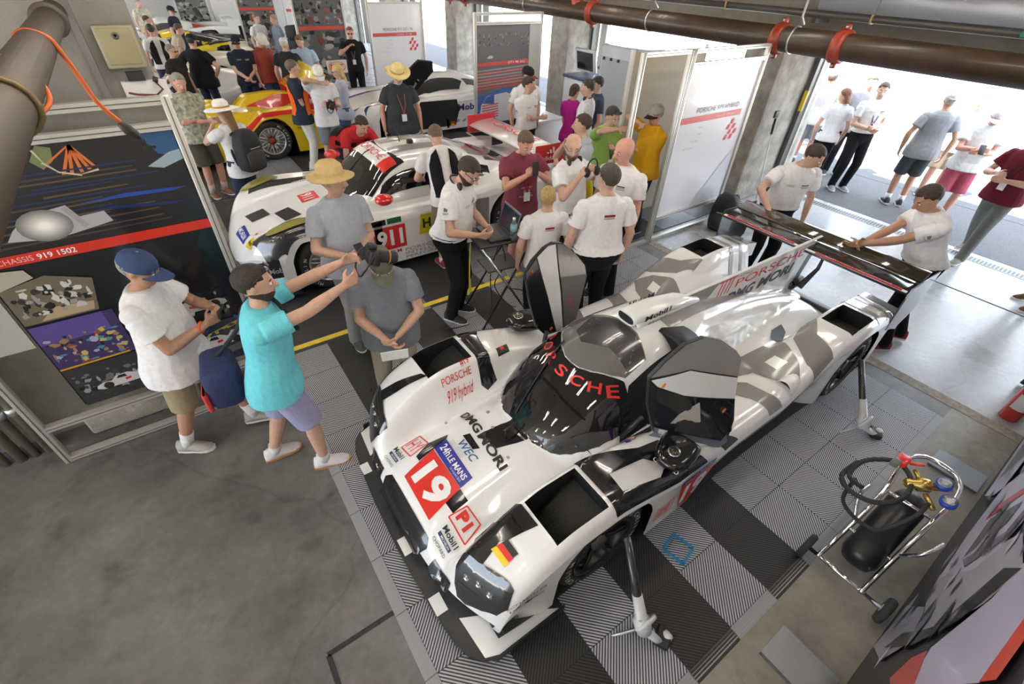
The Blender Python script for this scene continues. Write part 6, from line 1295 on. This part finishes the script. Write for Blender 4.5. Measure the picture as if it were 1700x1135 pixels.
# man photographing, turquoise shirt
r_, W, Hd, arm, sh, leg = person('man in bright turquoise tee and lavender shorts holding a big camera high at arm length', .02, 2.72, -6, 1.78, hair=(.035,.022,.015), top=(.17,.64,.74), kind='tee', bot=(.33,.33,.52), shorts=True,
    shoe=(.76,.72,.74), socks=((.7,.7,.7),.12), lean=10, twist=-8, hy=-4, hp=0, Lh=(.66,.13,1.58), Rh=(.69,-.04,1.54), Le=(0,1,-.5), Re=(0,-1,-.6), feet=((-.20,.13),(.13,-.12)), vox=.008, fat=1.12, glasses='up', beard=(.05,.03,.02), curl=(48,40))
def camera_dslr(label, root, p, yaw=0, s=1, pitch=0, lens=.14, name='camera'):
    t = thing(name, label, 'camera'); t.matrix_world = root.matrix_basis @ Matrix.Translation(p) @ Euler((0,R(pitch),R(yaw))).to_matrix().to_4x4() @ Matrix.Scale(s, 4)
    t.location, rot, sc_ = t.matrix_world.decompose() if False else (t.matrix_world.to_translation(), 0, 0); K = M((.018,.018,.02), .5, bump=.3, bscale=200)
    q = MB(); q.box((0,0,0), (.065,.145,.095), K, bv=.015); q.box((-.005,0,.060), (.06,.06,.035), K, bv=.012); q.box((.02,-.06,-.005), (.05,.03,.09), K, bv=.012); q.build('camera_body', t)
    q = MB(); q.lathe([(.036,.02),(.040,.03),(.040,.03+lens*.5),(.044,.03+lens*.55),(.044,.03+lens*.9),(.036,.03+lens)], K, AX((0,0,-.005),(1,0,0)), 24); q.lathe([(.0445,.04+lens*.5),(.0445,.05+lens*.5)], M((.5,.22,.03), .4), AX((0,0,-.005),(1,0,0)), 24); q.build('lens', t)
    q = MB(); q.lathe([(.034,.028+lens),(.001,.028+lens)], GLASS, AX((0,0,-.005),(1,0,0)), 20); q.build('lens_glass', t)
    q = MB(); q.tube(bez([(0,.075,.03),(-.05,.09,-.02),(-.07,.05,-.12),(-.05,.0,-.16),(-.04,-.05,-.10),(0,-.075,.03)]), .006, PLAS, 6); q.build('strap', t)
    return t
def put(t, root, p, yaw=0, pitch=0, s=1):
    m = root.matrix_basis @ Matrix.Translation(p) @ Euler((0,R(pitch),R(yaw))).to_matrix().to_4x4()
    t.location = m.to_translation(); t.rotation_euler = m.to_euler(); t.scale = (s,s,s); return t
put(camera_dslr('big black camera with long lens held up by the turquoise shirt man', r_, (0,0,0)), r_, (.79,.045,1.625), 0, 18)
t = thing('shoulder_bag', 'navy and red shoulder bag on a dark strap behind the turquoise shirt man', 'bag', (0,0,0))
q = MB(); q.box((-.30,.16,.90), (.20,.34,.30), M((.02,.03,.10), .8, bump=.3), TR((0,0,0)), .05); q.build('bag_body', t)
q = MB(); q.box((-.41,.10,.84), (.03,.22,.16), M((.55,.04,.03), .7), TR((0,0,0)), .012); q.build('pocket', t); q = MB(); q.box((-.30,.335,.90), (.12,.012,.2), M((.35,.03,.05), .7)); q.build('side_stripe', t)
q = MB(); q.tube(bez([(-.28,.20,1.05),(-.11,.15,1.24),(-.03,.12,1.40),(.07,.08,1.515),(.17,.0,1.47),(.24,-.10,1.30)]), .014, cloth((.03,.03,.035)), 8); q.build('strap', t); put(t, r_, (0,0,0))
# man in white tee and khaki shorts
r_, W, Hd, arm, sh, leg = person('older man in white tee khaki shorts and blue cap looking down at his hands', -.50, 3.33, -22, 1.75, skin='t', hair=(.35,.33,.30), hat=('cap',(.05,.08,.17)), top=(.78,.78,.80), bot=(.33,.27,.17), shorts=True, shoe=(.42,.40,.36), socks=((.75,.75,.75),.32),
    lean=3, hy=-4, hp=20, Lh=(.34,.10,1.22), Rh=(.30,-.03,1.17), feet=((.28,.12),(-.20,-.10)), vox=.008, fat=1.35, curl=(70,75), belt=(.1,.05,.03))
t = thing('compact_camera', 'small dark camera held low by the older man in white tee', 'camera'); q = MB(); q.box((0,0,0), (.03,.10,.065), PLAS, bv=.008); q.build('camera_body', t); q = MB(); q.lathe([(.02,0),(.02,.03),(.001,.03)], PLAS, AX((.015,0,0),(1,0,0)), 14); q.build('lens', t); put(t, r_, (.40,.04,1.22))
q = MB(); E_, Wr = arm[-1]; 
q.tube([E_.lerp(Wr,.88)+Vector((.0,.036*math.cos(a),.036*math.sin(a))) for a in [2*PI*j/12 for j in range(12)]], .009, M((.75,.12,.03), .5), 6, closed=True); q.build('wristband', r_)
# grey tee bald man partly behind the camera
r_, *_ = person('man in grey tee and stone trousers with hands folded over a booklet', .92, 2.88, -108, 1.68, hair=(.25,.22,.18), bald=1, top=(.21,.23,.27), bot=(.40,.36,.28), shoe=(.18,.15,.11), hp=34, hy=5, lean=6, Lh=(.25,.05,1.0), Rh=(.25,-.04,.97), Le=(-.3,1,-.2), Re=(-.3,-1,-.2), feet=((.02,.12),(.0,-.13)), vox=.01, fat=1.25, curl=(50,50), hat=('cap',(.16,.17,.12)))
t = thing('booklet', 'folded printed booklet held low by the man in grey tee', 'booklet'); q = MB(); q.box((0,0,0), (.006,.20,.15), INKW); q.box((-.004,.05,.0), (.003,.09,.14), M((.05,.05,.15), .5)); q.build('pages', t); put(t, r_, (.31,0,.86), 0, 25)
# straw hat man
r_, *_ = person('tall man in pale grey polo and straw sun hat holding a phone', .97, 3.92, -80, 1.84, hair=(.5,.48,.45), hat=('straw',(.62,.45,.20),(.55,.40,.18),.165), top=(.40,.43,.50), kind='polo', bot=(.30,.30,.30), shoe=(.1,.1,.1), hy=38, hp=2, Lh=(.27,.02,1.12), Rh=(.26,-.12,1.10), vox=.009, fat=1.25)
t = thing('smartphone', 'dark smartphone in the hands of the straw hat man', 'phone'); q = MB(); q.box((0,0,0), (.012,.075,.15), PLAS, bv=.005); q.build('phone_body', t); put(t, r_, (.36,-.04,1.16), 0, -50)
def phone(label, r_, p, pitch=-20, yaw=0): t = thing('smartphone', label, 'phone'); q = MB(); q.box((0,0,0), (.011,.072,.145), PLAS, bv=.005); q.build('phone_body', t); return put(t, r_, p, yaw, pitch)
# crew at the laptop
r_, *_ = person('bearded crew member in white shirt typing on the laptop, headset round his neck', 1.98, 3.80, -50, 1.86, hair=(.05,.035,.025), top=WS, kind='tuck', bot=BKc, shoe=(.05,.05,.05), hp=34, hy=-5, lean=12, Lh=(.34,.06,1.06), Rh=(.32,-.14,1.06), vox=.009, fat=1.3, beard=(.05,.03,.02), headset=True, glasses='clear', stripe=True, belt=BKc, curl=(35,35))
q = MB(); 
person('mechanic in white and black shirt leaning into the near 911 door', 2.50, 4.82, 80, 1.78, hair=(.16,.10,.06), top=(.78,.76,.74), kind='polo', bot=(.25,.18,.12), shorts=True, skin='f', shoe=(.5,.05,.06), socks=((.8,.8,.8),.1), lean=32, hp=25, Lh=(.50,.16,.98), Rh=(.52,-.14,.98), feet=((0,.12),(.02,-.12)), vox=.011, vest=(.012,.012,.014), fat=1.1)
person('mechanic in red and black shirt bent low over the far 911 door', 2.15, 7.5, -75, 1.78, hair=(.04,.03,.02), top=(.55,.03,.04), kind='polo', bot=(.03,.04,.08), shoe=(.1,.1,.1), lean=74, hp=-5, Lh=(.75,.15,.85), Rh=(.72,-.15,.85), vox=.011, vest=(.012,.012,.014))
r_, *_ = person('man in maroon printed tee photographing with a phone, badge on his chest', 3.13, 4.22, -100, 1.80, hair=(.14,.08,.05), top=(.22,.05,.075), bot=(.05,.05,.06), skin='r', hp=30, Lh=(.27,.05,1.36), Rh=(.27,-.06,1.34), Le=(.2,.8,-.8), Re=(.2,-.8,-.8), vox=.01, fat=1.1, shorts=True, shoe=(.3,.3,.3), socks=((.3,.3,.3),.05), lanyard=(.45,.03,.02), logo=('front',('HISTORY',.20,.022,(.6,.5,.5),.13),('93',.14,.045,(.6,.5,.5),.08),('PAUL NILSON',.10,.02,(.6,.5,.5),.17)), curl=(60,60))
phone('black smartphone raised by the man in the maroon tee', r_, (.33,0,1.42), -10)
person('balding bearded crew man in white shirt lifting a black headset', 3.40, 3.70, -78, 1.84, hair=(.10,.06,.04), bald=1, top=WS, kind='tuck', bot=BKc, hp=14, hy=-48, Lh=(.24,.10,1.42), Rh=(.24,-.16,1.42), Le=(.1,.8,-.9), Re=(.1,-.8,-.9), vox=.010, fat=1.25, beard=(.12,.07,.04), headset=True, belt=BKc, glasses='clear', curl=(60,60), stripe=False)
t = thing('radio_headset', 'black ear defender headset held before the balding crew man', 'headset', (3.40+.05, 3.44, 1.46)); q = MB(); [q.ell((s*.07,0,0), (.03,.045,.05), PLAS, None, 12, 8) for s in (1,-1)]; q.tube([(.07*math.cos(a), 0, .04+.09*math.sin(a)) for a in [PI*j/10 for j in range(11)]], .008, PLAS, 6); q.build('ear_cups', t); t.location = (3.42, 3.40, 1.50)
person('short blond crew member in white shirt seen from behind', 2.66, 3.16, 72, 1.60, hair=(.45,.30,.12), top=WS, kind='shirt', bot=BKc, hp=2, hy=-25, vox=.009, fat=1.05, stripe='back', woman=False, glasses='clear')
person('dark haired crew man in white shirt seen squarely from behind, hands down', 3.02, 2.78, 68, 1.86, hair=(.07,.05,.035), top=WS, kind='tuck', bot=BKc, hp=4, hy=12, vox=.009, fat=1.3, stripe='back', belt=BKc)
person('shaven headed crew man in white shirt with a tattooed forearm', 3.68, 3.22, 195, 1.88, skin='r', hair=(.3,.2,.15), bald=1.2, top=WS, kind='tuck', bot=BKc, hp=12, hy=-22, vox=.010, fat=1.15, stripe=True, belt=BKc, Lh=(.10,.24,.82), Rh=(.05,-.25,.80))
person('man in pale grey shirt with hand to chin and sunglasses hung on collar', 4.12, 4.36, 165, 1.80, hair=(.06,.035,.025), top=(.42,.46,.50), kind='polo', bot=(.05,.07,.12), hp=4, hy=-25, Rh=(.20,-.02,1.42), Lh=(.22,-.08,1.15), Le=(0,1,-.5), vox=.012)
person('man in lime green shirt covering his mouth with a hand', 4.78, 4.58, -95, 1.80, hair=(.05,.04,.03), top=(.32,.52,.13), kind='polo', bot=(.05,.05,.06), hp=24, Rh=(.20,-.02,1.50), Lh=(.16,.02,1.25), vox=.012, glasses='up', lanyard=(.1,.1,.12))
person('man in golden yellow polo and black and white cap, hand at his face', 5.36, 4.30, 170, 1.80, hair=(.2,.15,.1), hat=('cap',(.35,.33,.28),(.02,.02,.02)), top=(.80,.42,.02), kind='polo', bot=(.03,.03,.04), hp=8, hy=10, Rh=(.22,-.02,1.52), Lh=(.18,-.10,1.18), vox=.012, skin='r', fat=1.15)
t = thing('jacket', 'yellow jacket hanging from the arm of the man in pale grey shirt', 'jacket', (3.98, 4.02, 0)); q = MB(); q.loft([ring((.02*math.sin(z*9), .02*math.cos(z*7), z), a, b_, Matrix(), 14) for z, a, b_ in ((.62,.05,.10),(.8,.07,.13),(1.0,.06,.12),(1.15,.05,.09),(1.22,.03,.05))], cloth((.55,.45,.02))); q.build('jacket_body', t)
person('young crew man in white shirt with arms crossed, sunglasses on his head', 4.95, 6.62, -80, 1.78, hair=(.06,.04,.03), top=WS, kind='tuck', bot=NV_, hy=35, Lh=(.20,-.12,1.20), Rh=(.22,.10,1.17), vox=.013, stripe=True, belt=BKc, glasses='up', fat=1.1)
person('crew man in white shirt and black cap beside the white counter', 5.25, 7.05, -95, 1.84, hair=(.08,.06,.05), hat=('cap',(.02,.02,.02),(.4,.03,.03)), top=WS, kind='tuck', bot=NV_, hy=30, vox=.013, stripe=True, belt=BKc, lanyard=(.03,.03,.03), Lh=(.02,.25,.90))
person('woman in magenta top and dark skirt turned to the white shirted man', 5.72, 6.35, 20, 1.66, woman=True, hair=(.05,.03,.02), tail=0, hairlen=.12, top=(.45,.02,.25), kind='tee', bot=NV_, Lh=(.18,-.05,1.10), Rh=(.2,.1,1.1), vox=.013)
person('crew man in white shirt with headset, face turned away to the left', 5.66, 5.95, 130, 1.80, hair=(.06,.04,.03), top=WS, kind='shirt', bot=NV_, headset=True, vox=.013, stripe=True, hy=10)
person('dark haired man in navy behind the man with the headset', 6.15, 6.25, 150, 1.76, hair=(.03,.02,.015), top=(.05,.07,.12), bot=NV_, vox=.014)
# crew lifting the tail
r_, *_ = person('crew man in white shirt steadying the far end of the rear wing', 5.72, 2.50, -128, 1.82, hair=(.06,.035,.02), top=WS, kind='tuck', bot=BKc, belt=BKc, lean=16, hp=26, hy=48, Rh=(.42,-.30,1.06), Lh=(.12,.28,.85), vox=.009, fat=1.15, stripe=True, skin='f', Re=(-.3,-.8,.3))
r_, *_ = person('crew man in white shirt pushing the rear wing with both arms, black glove', 5.66, .93, 132, 1.84, hair=(.05,.03,.02), top=WS, kind='tuck', bot=BKc, belt=BKc, lean=24, hp=26, hy=10, Lh=(.78,.03,1.00), Rh=(.76,.14,1.03), Le=(0,.3,-1), Re=(0,-.2,-1), vox=.009, fat=1.15, stripe='back', shoe=(.35,.03,.04), skin='t', feet=((-.05,.12),(-.28,-.10)))
t = thing('work_glove', 'black work glove gripped with the hand on the rear wing', 'glove'); q = MB()
for i in range(4): cone(q, (0,-.03+i*.022,0), (.015,-.045+i*.03,-.075+.01*abs(i-1.5)), .012, .010, M((.012,.012,.013), .8), rnd=True)
cone(q, (0,-.03,.02), (0,.03,.02), .025, .025, M((.012,.012,.013), .8), rnd=True); remesh(q.build('glove_shell', t), .006); t.location = (5.13, 1.47, .965)
# outside on the pit lane
person('man in white shirt and grey shorts with cap and camera by the pier outside', 10.9, 4.75, 20, 1.76, skin='r', hat=('cap',(.1,.1,.15)), top=(.75,.75,.75), bot=(.35,.35,.38), shorts=True, shoe=(.1,.1,.1), socks=((.8,.8,.8),.15), Lh=(.40,.1,1.40), Rh=(.38,-.1,1.2), vox=.014)
person('woman with auburn hair in white team shirt and black trousers outside', 9.95, 4.0, 35, 1.68, woman=True, hair=(.18,.07,.03), hairlen=.18, top=(.76,.76,.78), kind='polo', bot=BKc, shoe=(.1,.1,.1), hy=40, vox=.012, stripe=True)
person('man half hidden behind the auburn haired woman', 10.9, 4.05, -150, 1.82, hair=(.06,.05,.04), top=(.3,.3,.33), bot=BKc, vox=.014, skin='r')
person('crew man in white shirt with blue lanyard handling a small object outside', 10.15, 3.55, -130, 1.84, hair=(.08,.05,.03), top=WS, kind='tuck', bot=BKc, belt=BKc, shoe=(.3,.3,.32), hp=10, hy=-25, Lh=(.24,0,1.12), Rh=(.22,-.06,1.08), vox=.012, stripe=True, lanyard=(.03,.05,.3))
person('man in grey tee and charcoal shorts standing with his back to the garage', 10.30, 2.62, 30, 1.84, skin='t', hair=(.40,.38,.34), hairlen=.03, top=(.28,.29,.31), bot=(.06,.07,.08), shorts=True, shoe=(.06,.06,.08), socks=((.8,.8,.8),.2), Rh=(-.02,-.30,.88), Lh=(.0,.29,.88), vox=.011, fat=1.2)
r_, *_ = person('man in white polo, white cap and red trousers using a phone', 10.15, 1.95, 205, 1.80, skin='r', hair=(.3,.3,.3), hat=('cap',(.78,.78,.78)), top=(.74,.76,.78), kind='polo', bot=(.42,.09,.13), shorts=True, shoe=(.3,.3,.3), hp=24, Lh=(.30,.0,1.16), Rh=(.32,-.05,1.20), vox=.012, fat=1.15, belt=(.12,.05,.03))
phone('dark smartphone held by the man in white cap outside', r_, (.40,-.02,1.22), -40)
person('person in white behind the white capped man, mostly hidden', 11.4, 2.5, 200, 1.76, skin='r', hair=(.5,.45,.4), top=(.7,.7,.68), bot=(.45,.35,.25), shorts=True, vox=.014)
person('man in dark red shirt and grey trousers striding at the right edge', 8.95, 1.15, 165, 1.82, hair=(.1,.08,.06), top=(.14,.015,.03), kind='polo', bot=(.17,.18,.16), shoe=(.3,.28,.25), hp=15, Lh=(.3,.05,1.15), Rh=(.28,-.1,1.2), feet=((.22,.12),(-.32,-.12)), vox=.011, lanyard=(.05,.05,.05), fat=1.2)
r_, *_ = person('person in grey shorts and brown sandals at the far right edge', 8.25, .15, 150, 1.74, top=(.2,.25,.3), bot=(.12,.13,.16), shorts=True, shoe=(.12,.06,.03), skin='t', feet=((.12,.12),(-.08,-.12)), vox=.011)
# guests in the far bays
person('grey haired man in patterned floral shirt with arms crossed', .36, 8.75, -70, 1.80, hair=(.30,.28,.25), topm=M((.36,.37,.28), .9, noise=.55, nscale=22, bump=.4), kind='polo', bot=(.07,.065,.05), shorts=True, shoe=(.2,.1,.05), socks=((.5,.4,.35),.3), hp=16, hy=-12, Lh=(.20,-.12,1.16), Rh=(.22,.10,1.13), vox=.012, skin='r', fat=1.1)
r_, *_ = person('woman in wide white sun hat, white tee and jeans carrying a black backpack', .66, 7.25, 120, 1.68, woman=True, hair=(.30,.16,.07), hairlen=.42, hat=('straw',(.76,.74,.70),(.5,.25,.05),.21), top=(.74,.74,.76), bot=(.03,.045,.09), shoe=(.3,.2,.1), hp=10, Lh=(.22,.06,1.45), Rh=(.22,-.06,1.45), Le=(.1,.8,-.9), Re=(.1,-.8,-.9), vox=.011)
t = backpack('backpack', 'black backpack carried on the back of the woman in the sun hat', 'backpack', (.66+.16*math.cos(R(-60)), 7.25+.16*math.sin(R(-60)), .88), -60, 1.0); t.rotation_euler = (0,0,R(-60+180)); t.location = (.66-.24*math.cos(R(120)), 7.25-.24*math.sin(R(120)), .86)
person('man in black tee, orange safety vest and white trousers', 2.03, 9.25, -15, 1.80, hair=(.15,.11,.08), top=(.03,.04,.06), bot=(.66,.66,.62), shoe=(.6,.6,.6), hp=10, hy=15, Lh=(.22,-.08,1.15), Rh=(.22,.05,1.12), vox=.012, vest=(.85,.14,.02), fat=1.1)
r_, *_ = person('man in white tee and white cap wiping his face, camera on a strap', 2.36, 8.98, -95, 1.76, hair=(.2,.17,.14), hat=('cap',(.74,.72,.68)), top=(.72,.73,.76), bot=(.17,.19,.23), shorts=True, shoe=(.5,.5,.5), socks=((.7,.7,.7),.2), hp=26, Rh=(.18,-.02,1.50), Lh=(.24,.05,1.18), vox=.012)
put(camera_dslr('dark camera with strap held by the man in white cap', r_, (0,0,0), lens=.07), r_, (.28,.06,1.18), 0, 10)
person('blonde woman in loose pale blue top and jeans with sunglasses', 2.85, 9.45, 175, 1.66, woman=True, hair=(.62,.45,.18), hairlen=.32, top=(.45,.50,.62), bot=(.06,.10,.20), glasses='on', hp=8, hy=-10, vox=.012, sleeve=2, Lh=(.18,-.04,1.2))
person('grey bearded man in straw cowboy hat and dark tee before the open-doored car', 3.28, 7.85, -100, 1.86, skin='r', hair=(.5,.48,.45), hat=('cowboy',(.75,.60,.28),(.45,.30,.10),.19), top=(.05,.055,.065), bot=(.25,.20,.14), shoe=(.2,.15,.1), hp=22, beard=(.55,.53,.50), fat=1.4, vox=.012, lanyard=(.5,.1,.15), shorts=True)
person('man all in black with sunglasses and lanyard beside the tall white panel', 4.40, 13.1, -110, 1.84, skin='r', hair=(.25,.10,.04), top=(.015,.015,.017), kind='polo', bot=BKc, glasses='on', Rh=(.24,-.08,1.38), vox=.014, lanyard=(.2,.2,.22))
person('man in light blue tee looking down at the cars', 3.05, 12.45, -120, 1.80, hair=(.20,.12,.06), top=(.40,.52,.68), bot=(.1,.12,.18), hp=26, vox=.014, fat=1.1)
person('man in navy shirt and cap standing with folded hands', 1.80, 12.6, -85, 1.80, hair=(.05,.04,.03), hat=('cap',(.02,.025,.04)), top=(.02,.025,.045), kind='polo', bot=(.02,.03,.05), Lh=(.20,.02,1.0), Rh=(.22,-.02,.98), hy=-25, hp=8, vox=.014, stripe=True)
person('broad man in black tee seen from behind, hand on hip', 1.02, 12.95, 60, 1.80, hair=(.03,.03,.03), hat=('cap',(.02,.02,.022)), top=(.014,.015,.017), bot=(.025,.035,.07), Rh=(.02,-.24,.98), Re=(-.3,-1,0), Lh=(.0,.24,.98), Le=(-.3,1,0), vox=.014, fat=1.4)
person('grey haired person in black beside the broad man in black', .58, 12.6, -40, 1.68, hair=(.25,.23,.2), top=(.03,.03,.03), bot=(.03,.03,.03), vox=.015, glasses='on')
person('crew man in white black and red jacket and dark jeans, back turned', .47, 15.4, 100, 1.76, hair=(.04,.03,.03), top=(.72,.70,.70), kind='polo', bot=(.03,.04,.07), vest=(.015,.015,.018), vox=.015)
person('man in beige shirt bending toward the yellow nose', .82, 15.9, 10, 1.76, hair=(.10,.06,.04), top=(.42,.36,.28), bot=(.1,.1,.1), vox=.016, lean=25)
person('man in horizontally striped shirt at the far left row', .62, 23.1, -60, 1.76, hair=(.3,.25,.2), topm=M((.55,.53,.42), .9, noise=.3, nscale=14), bot=(.2,.2,.2), vox=.018)
person('man in dark navy shirt and cap among the far cars', 1.30, 20.0, -30, 1.78, hair=(.05,.04,.03), hat=('cap',(.02,.02,.03)), top=(.02,.025,.04), bot=(.03,.04,.07), vox=.018)
person('person with dark hair low beside the far yellow nose', .55, 18.6, -20, 1.66, hair=(.05,.03,.02), top=(.45,.2,.15), bot=(.1,.1,.1), vox=.018)
person('man in white shirt with lanyard between the far cars', 3.15, 17.3, -60, 1.78, hair=(.25,.17,.1), top=(.72,.72,.74), kind='polo', bot=(.05,.06,.08), lanyard=(.2,.05,.05), vox=.016, Lh=(.2,.0,1.2))
person('man in grey blue shirt beside the man with the lanyard', 3.62, 17.2, 190, 1.76, hair=(.35,.27,.18), top=(.28,.33,.42), bot=(.15,.15,.17), vox=.016)
person('man in brick red polo, white hat and jeans looking down', 2.26, 12.75, -60, 1.80, hair=(.4,.38,.35), hat=('straw',(.72,.70,.64),None,.14), top=(.30,.06,.045), kind='polo', bot=(.05,.08,.17), hp=35, vox=.014, fat=1.2, belt=(.05,.03,.02))
person('man in dark shirt and white cap seen from behind near the tyre stack', 2.66, 12.3, 70, 1.76, hair=(.6,.58,.55), hat=('cap',(.7,.7,.72)), top=(.03,.03,.035), bot=(.05,.06,.10), vox=.014, fat=1.1)
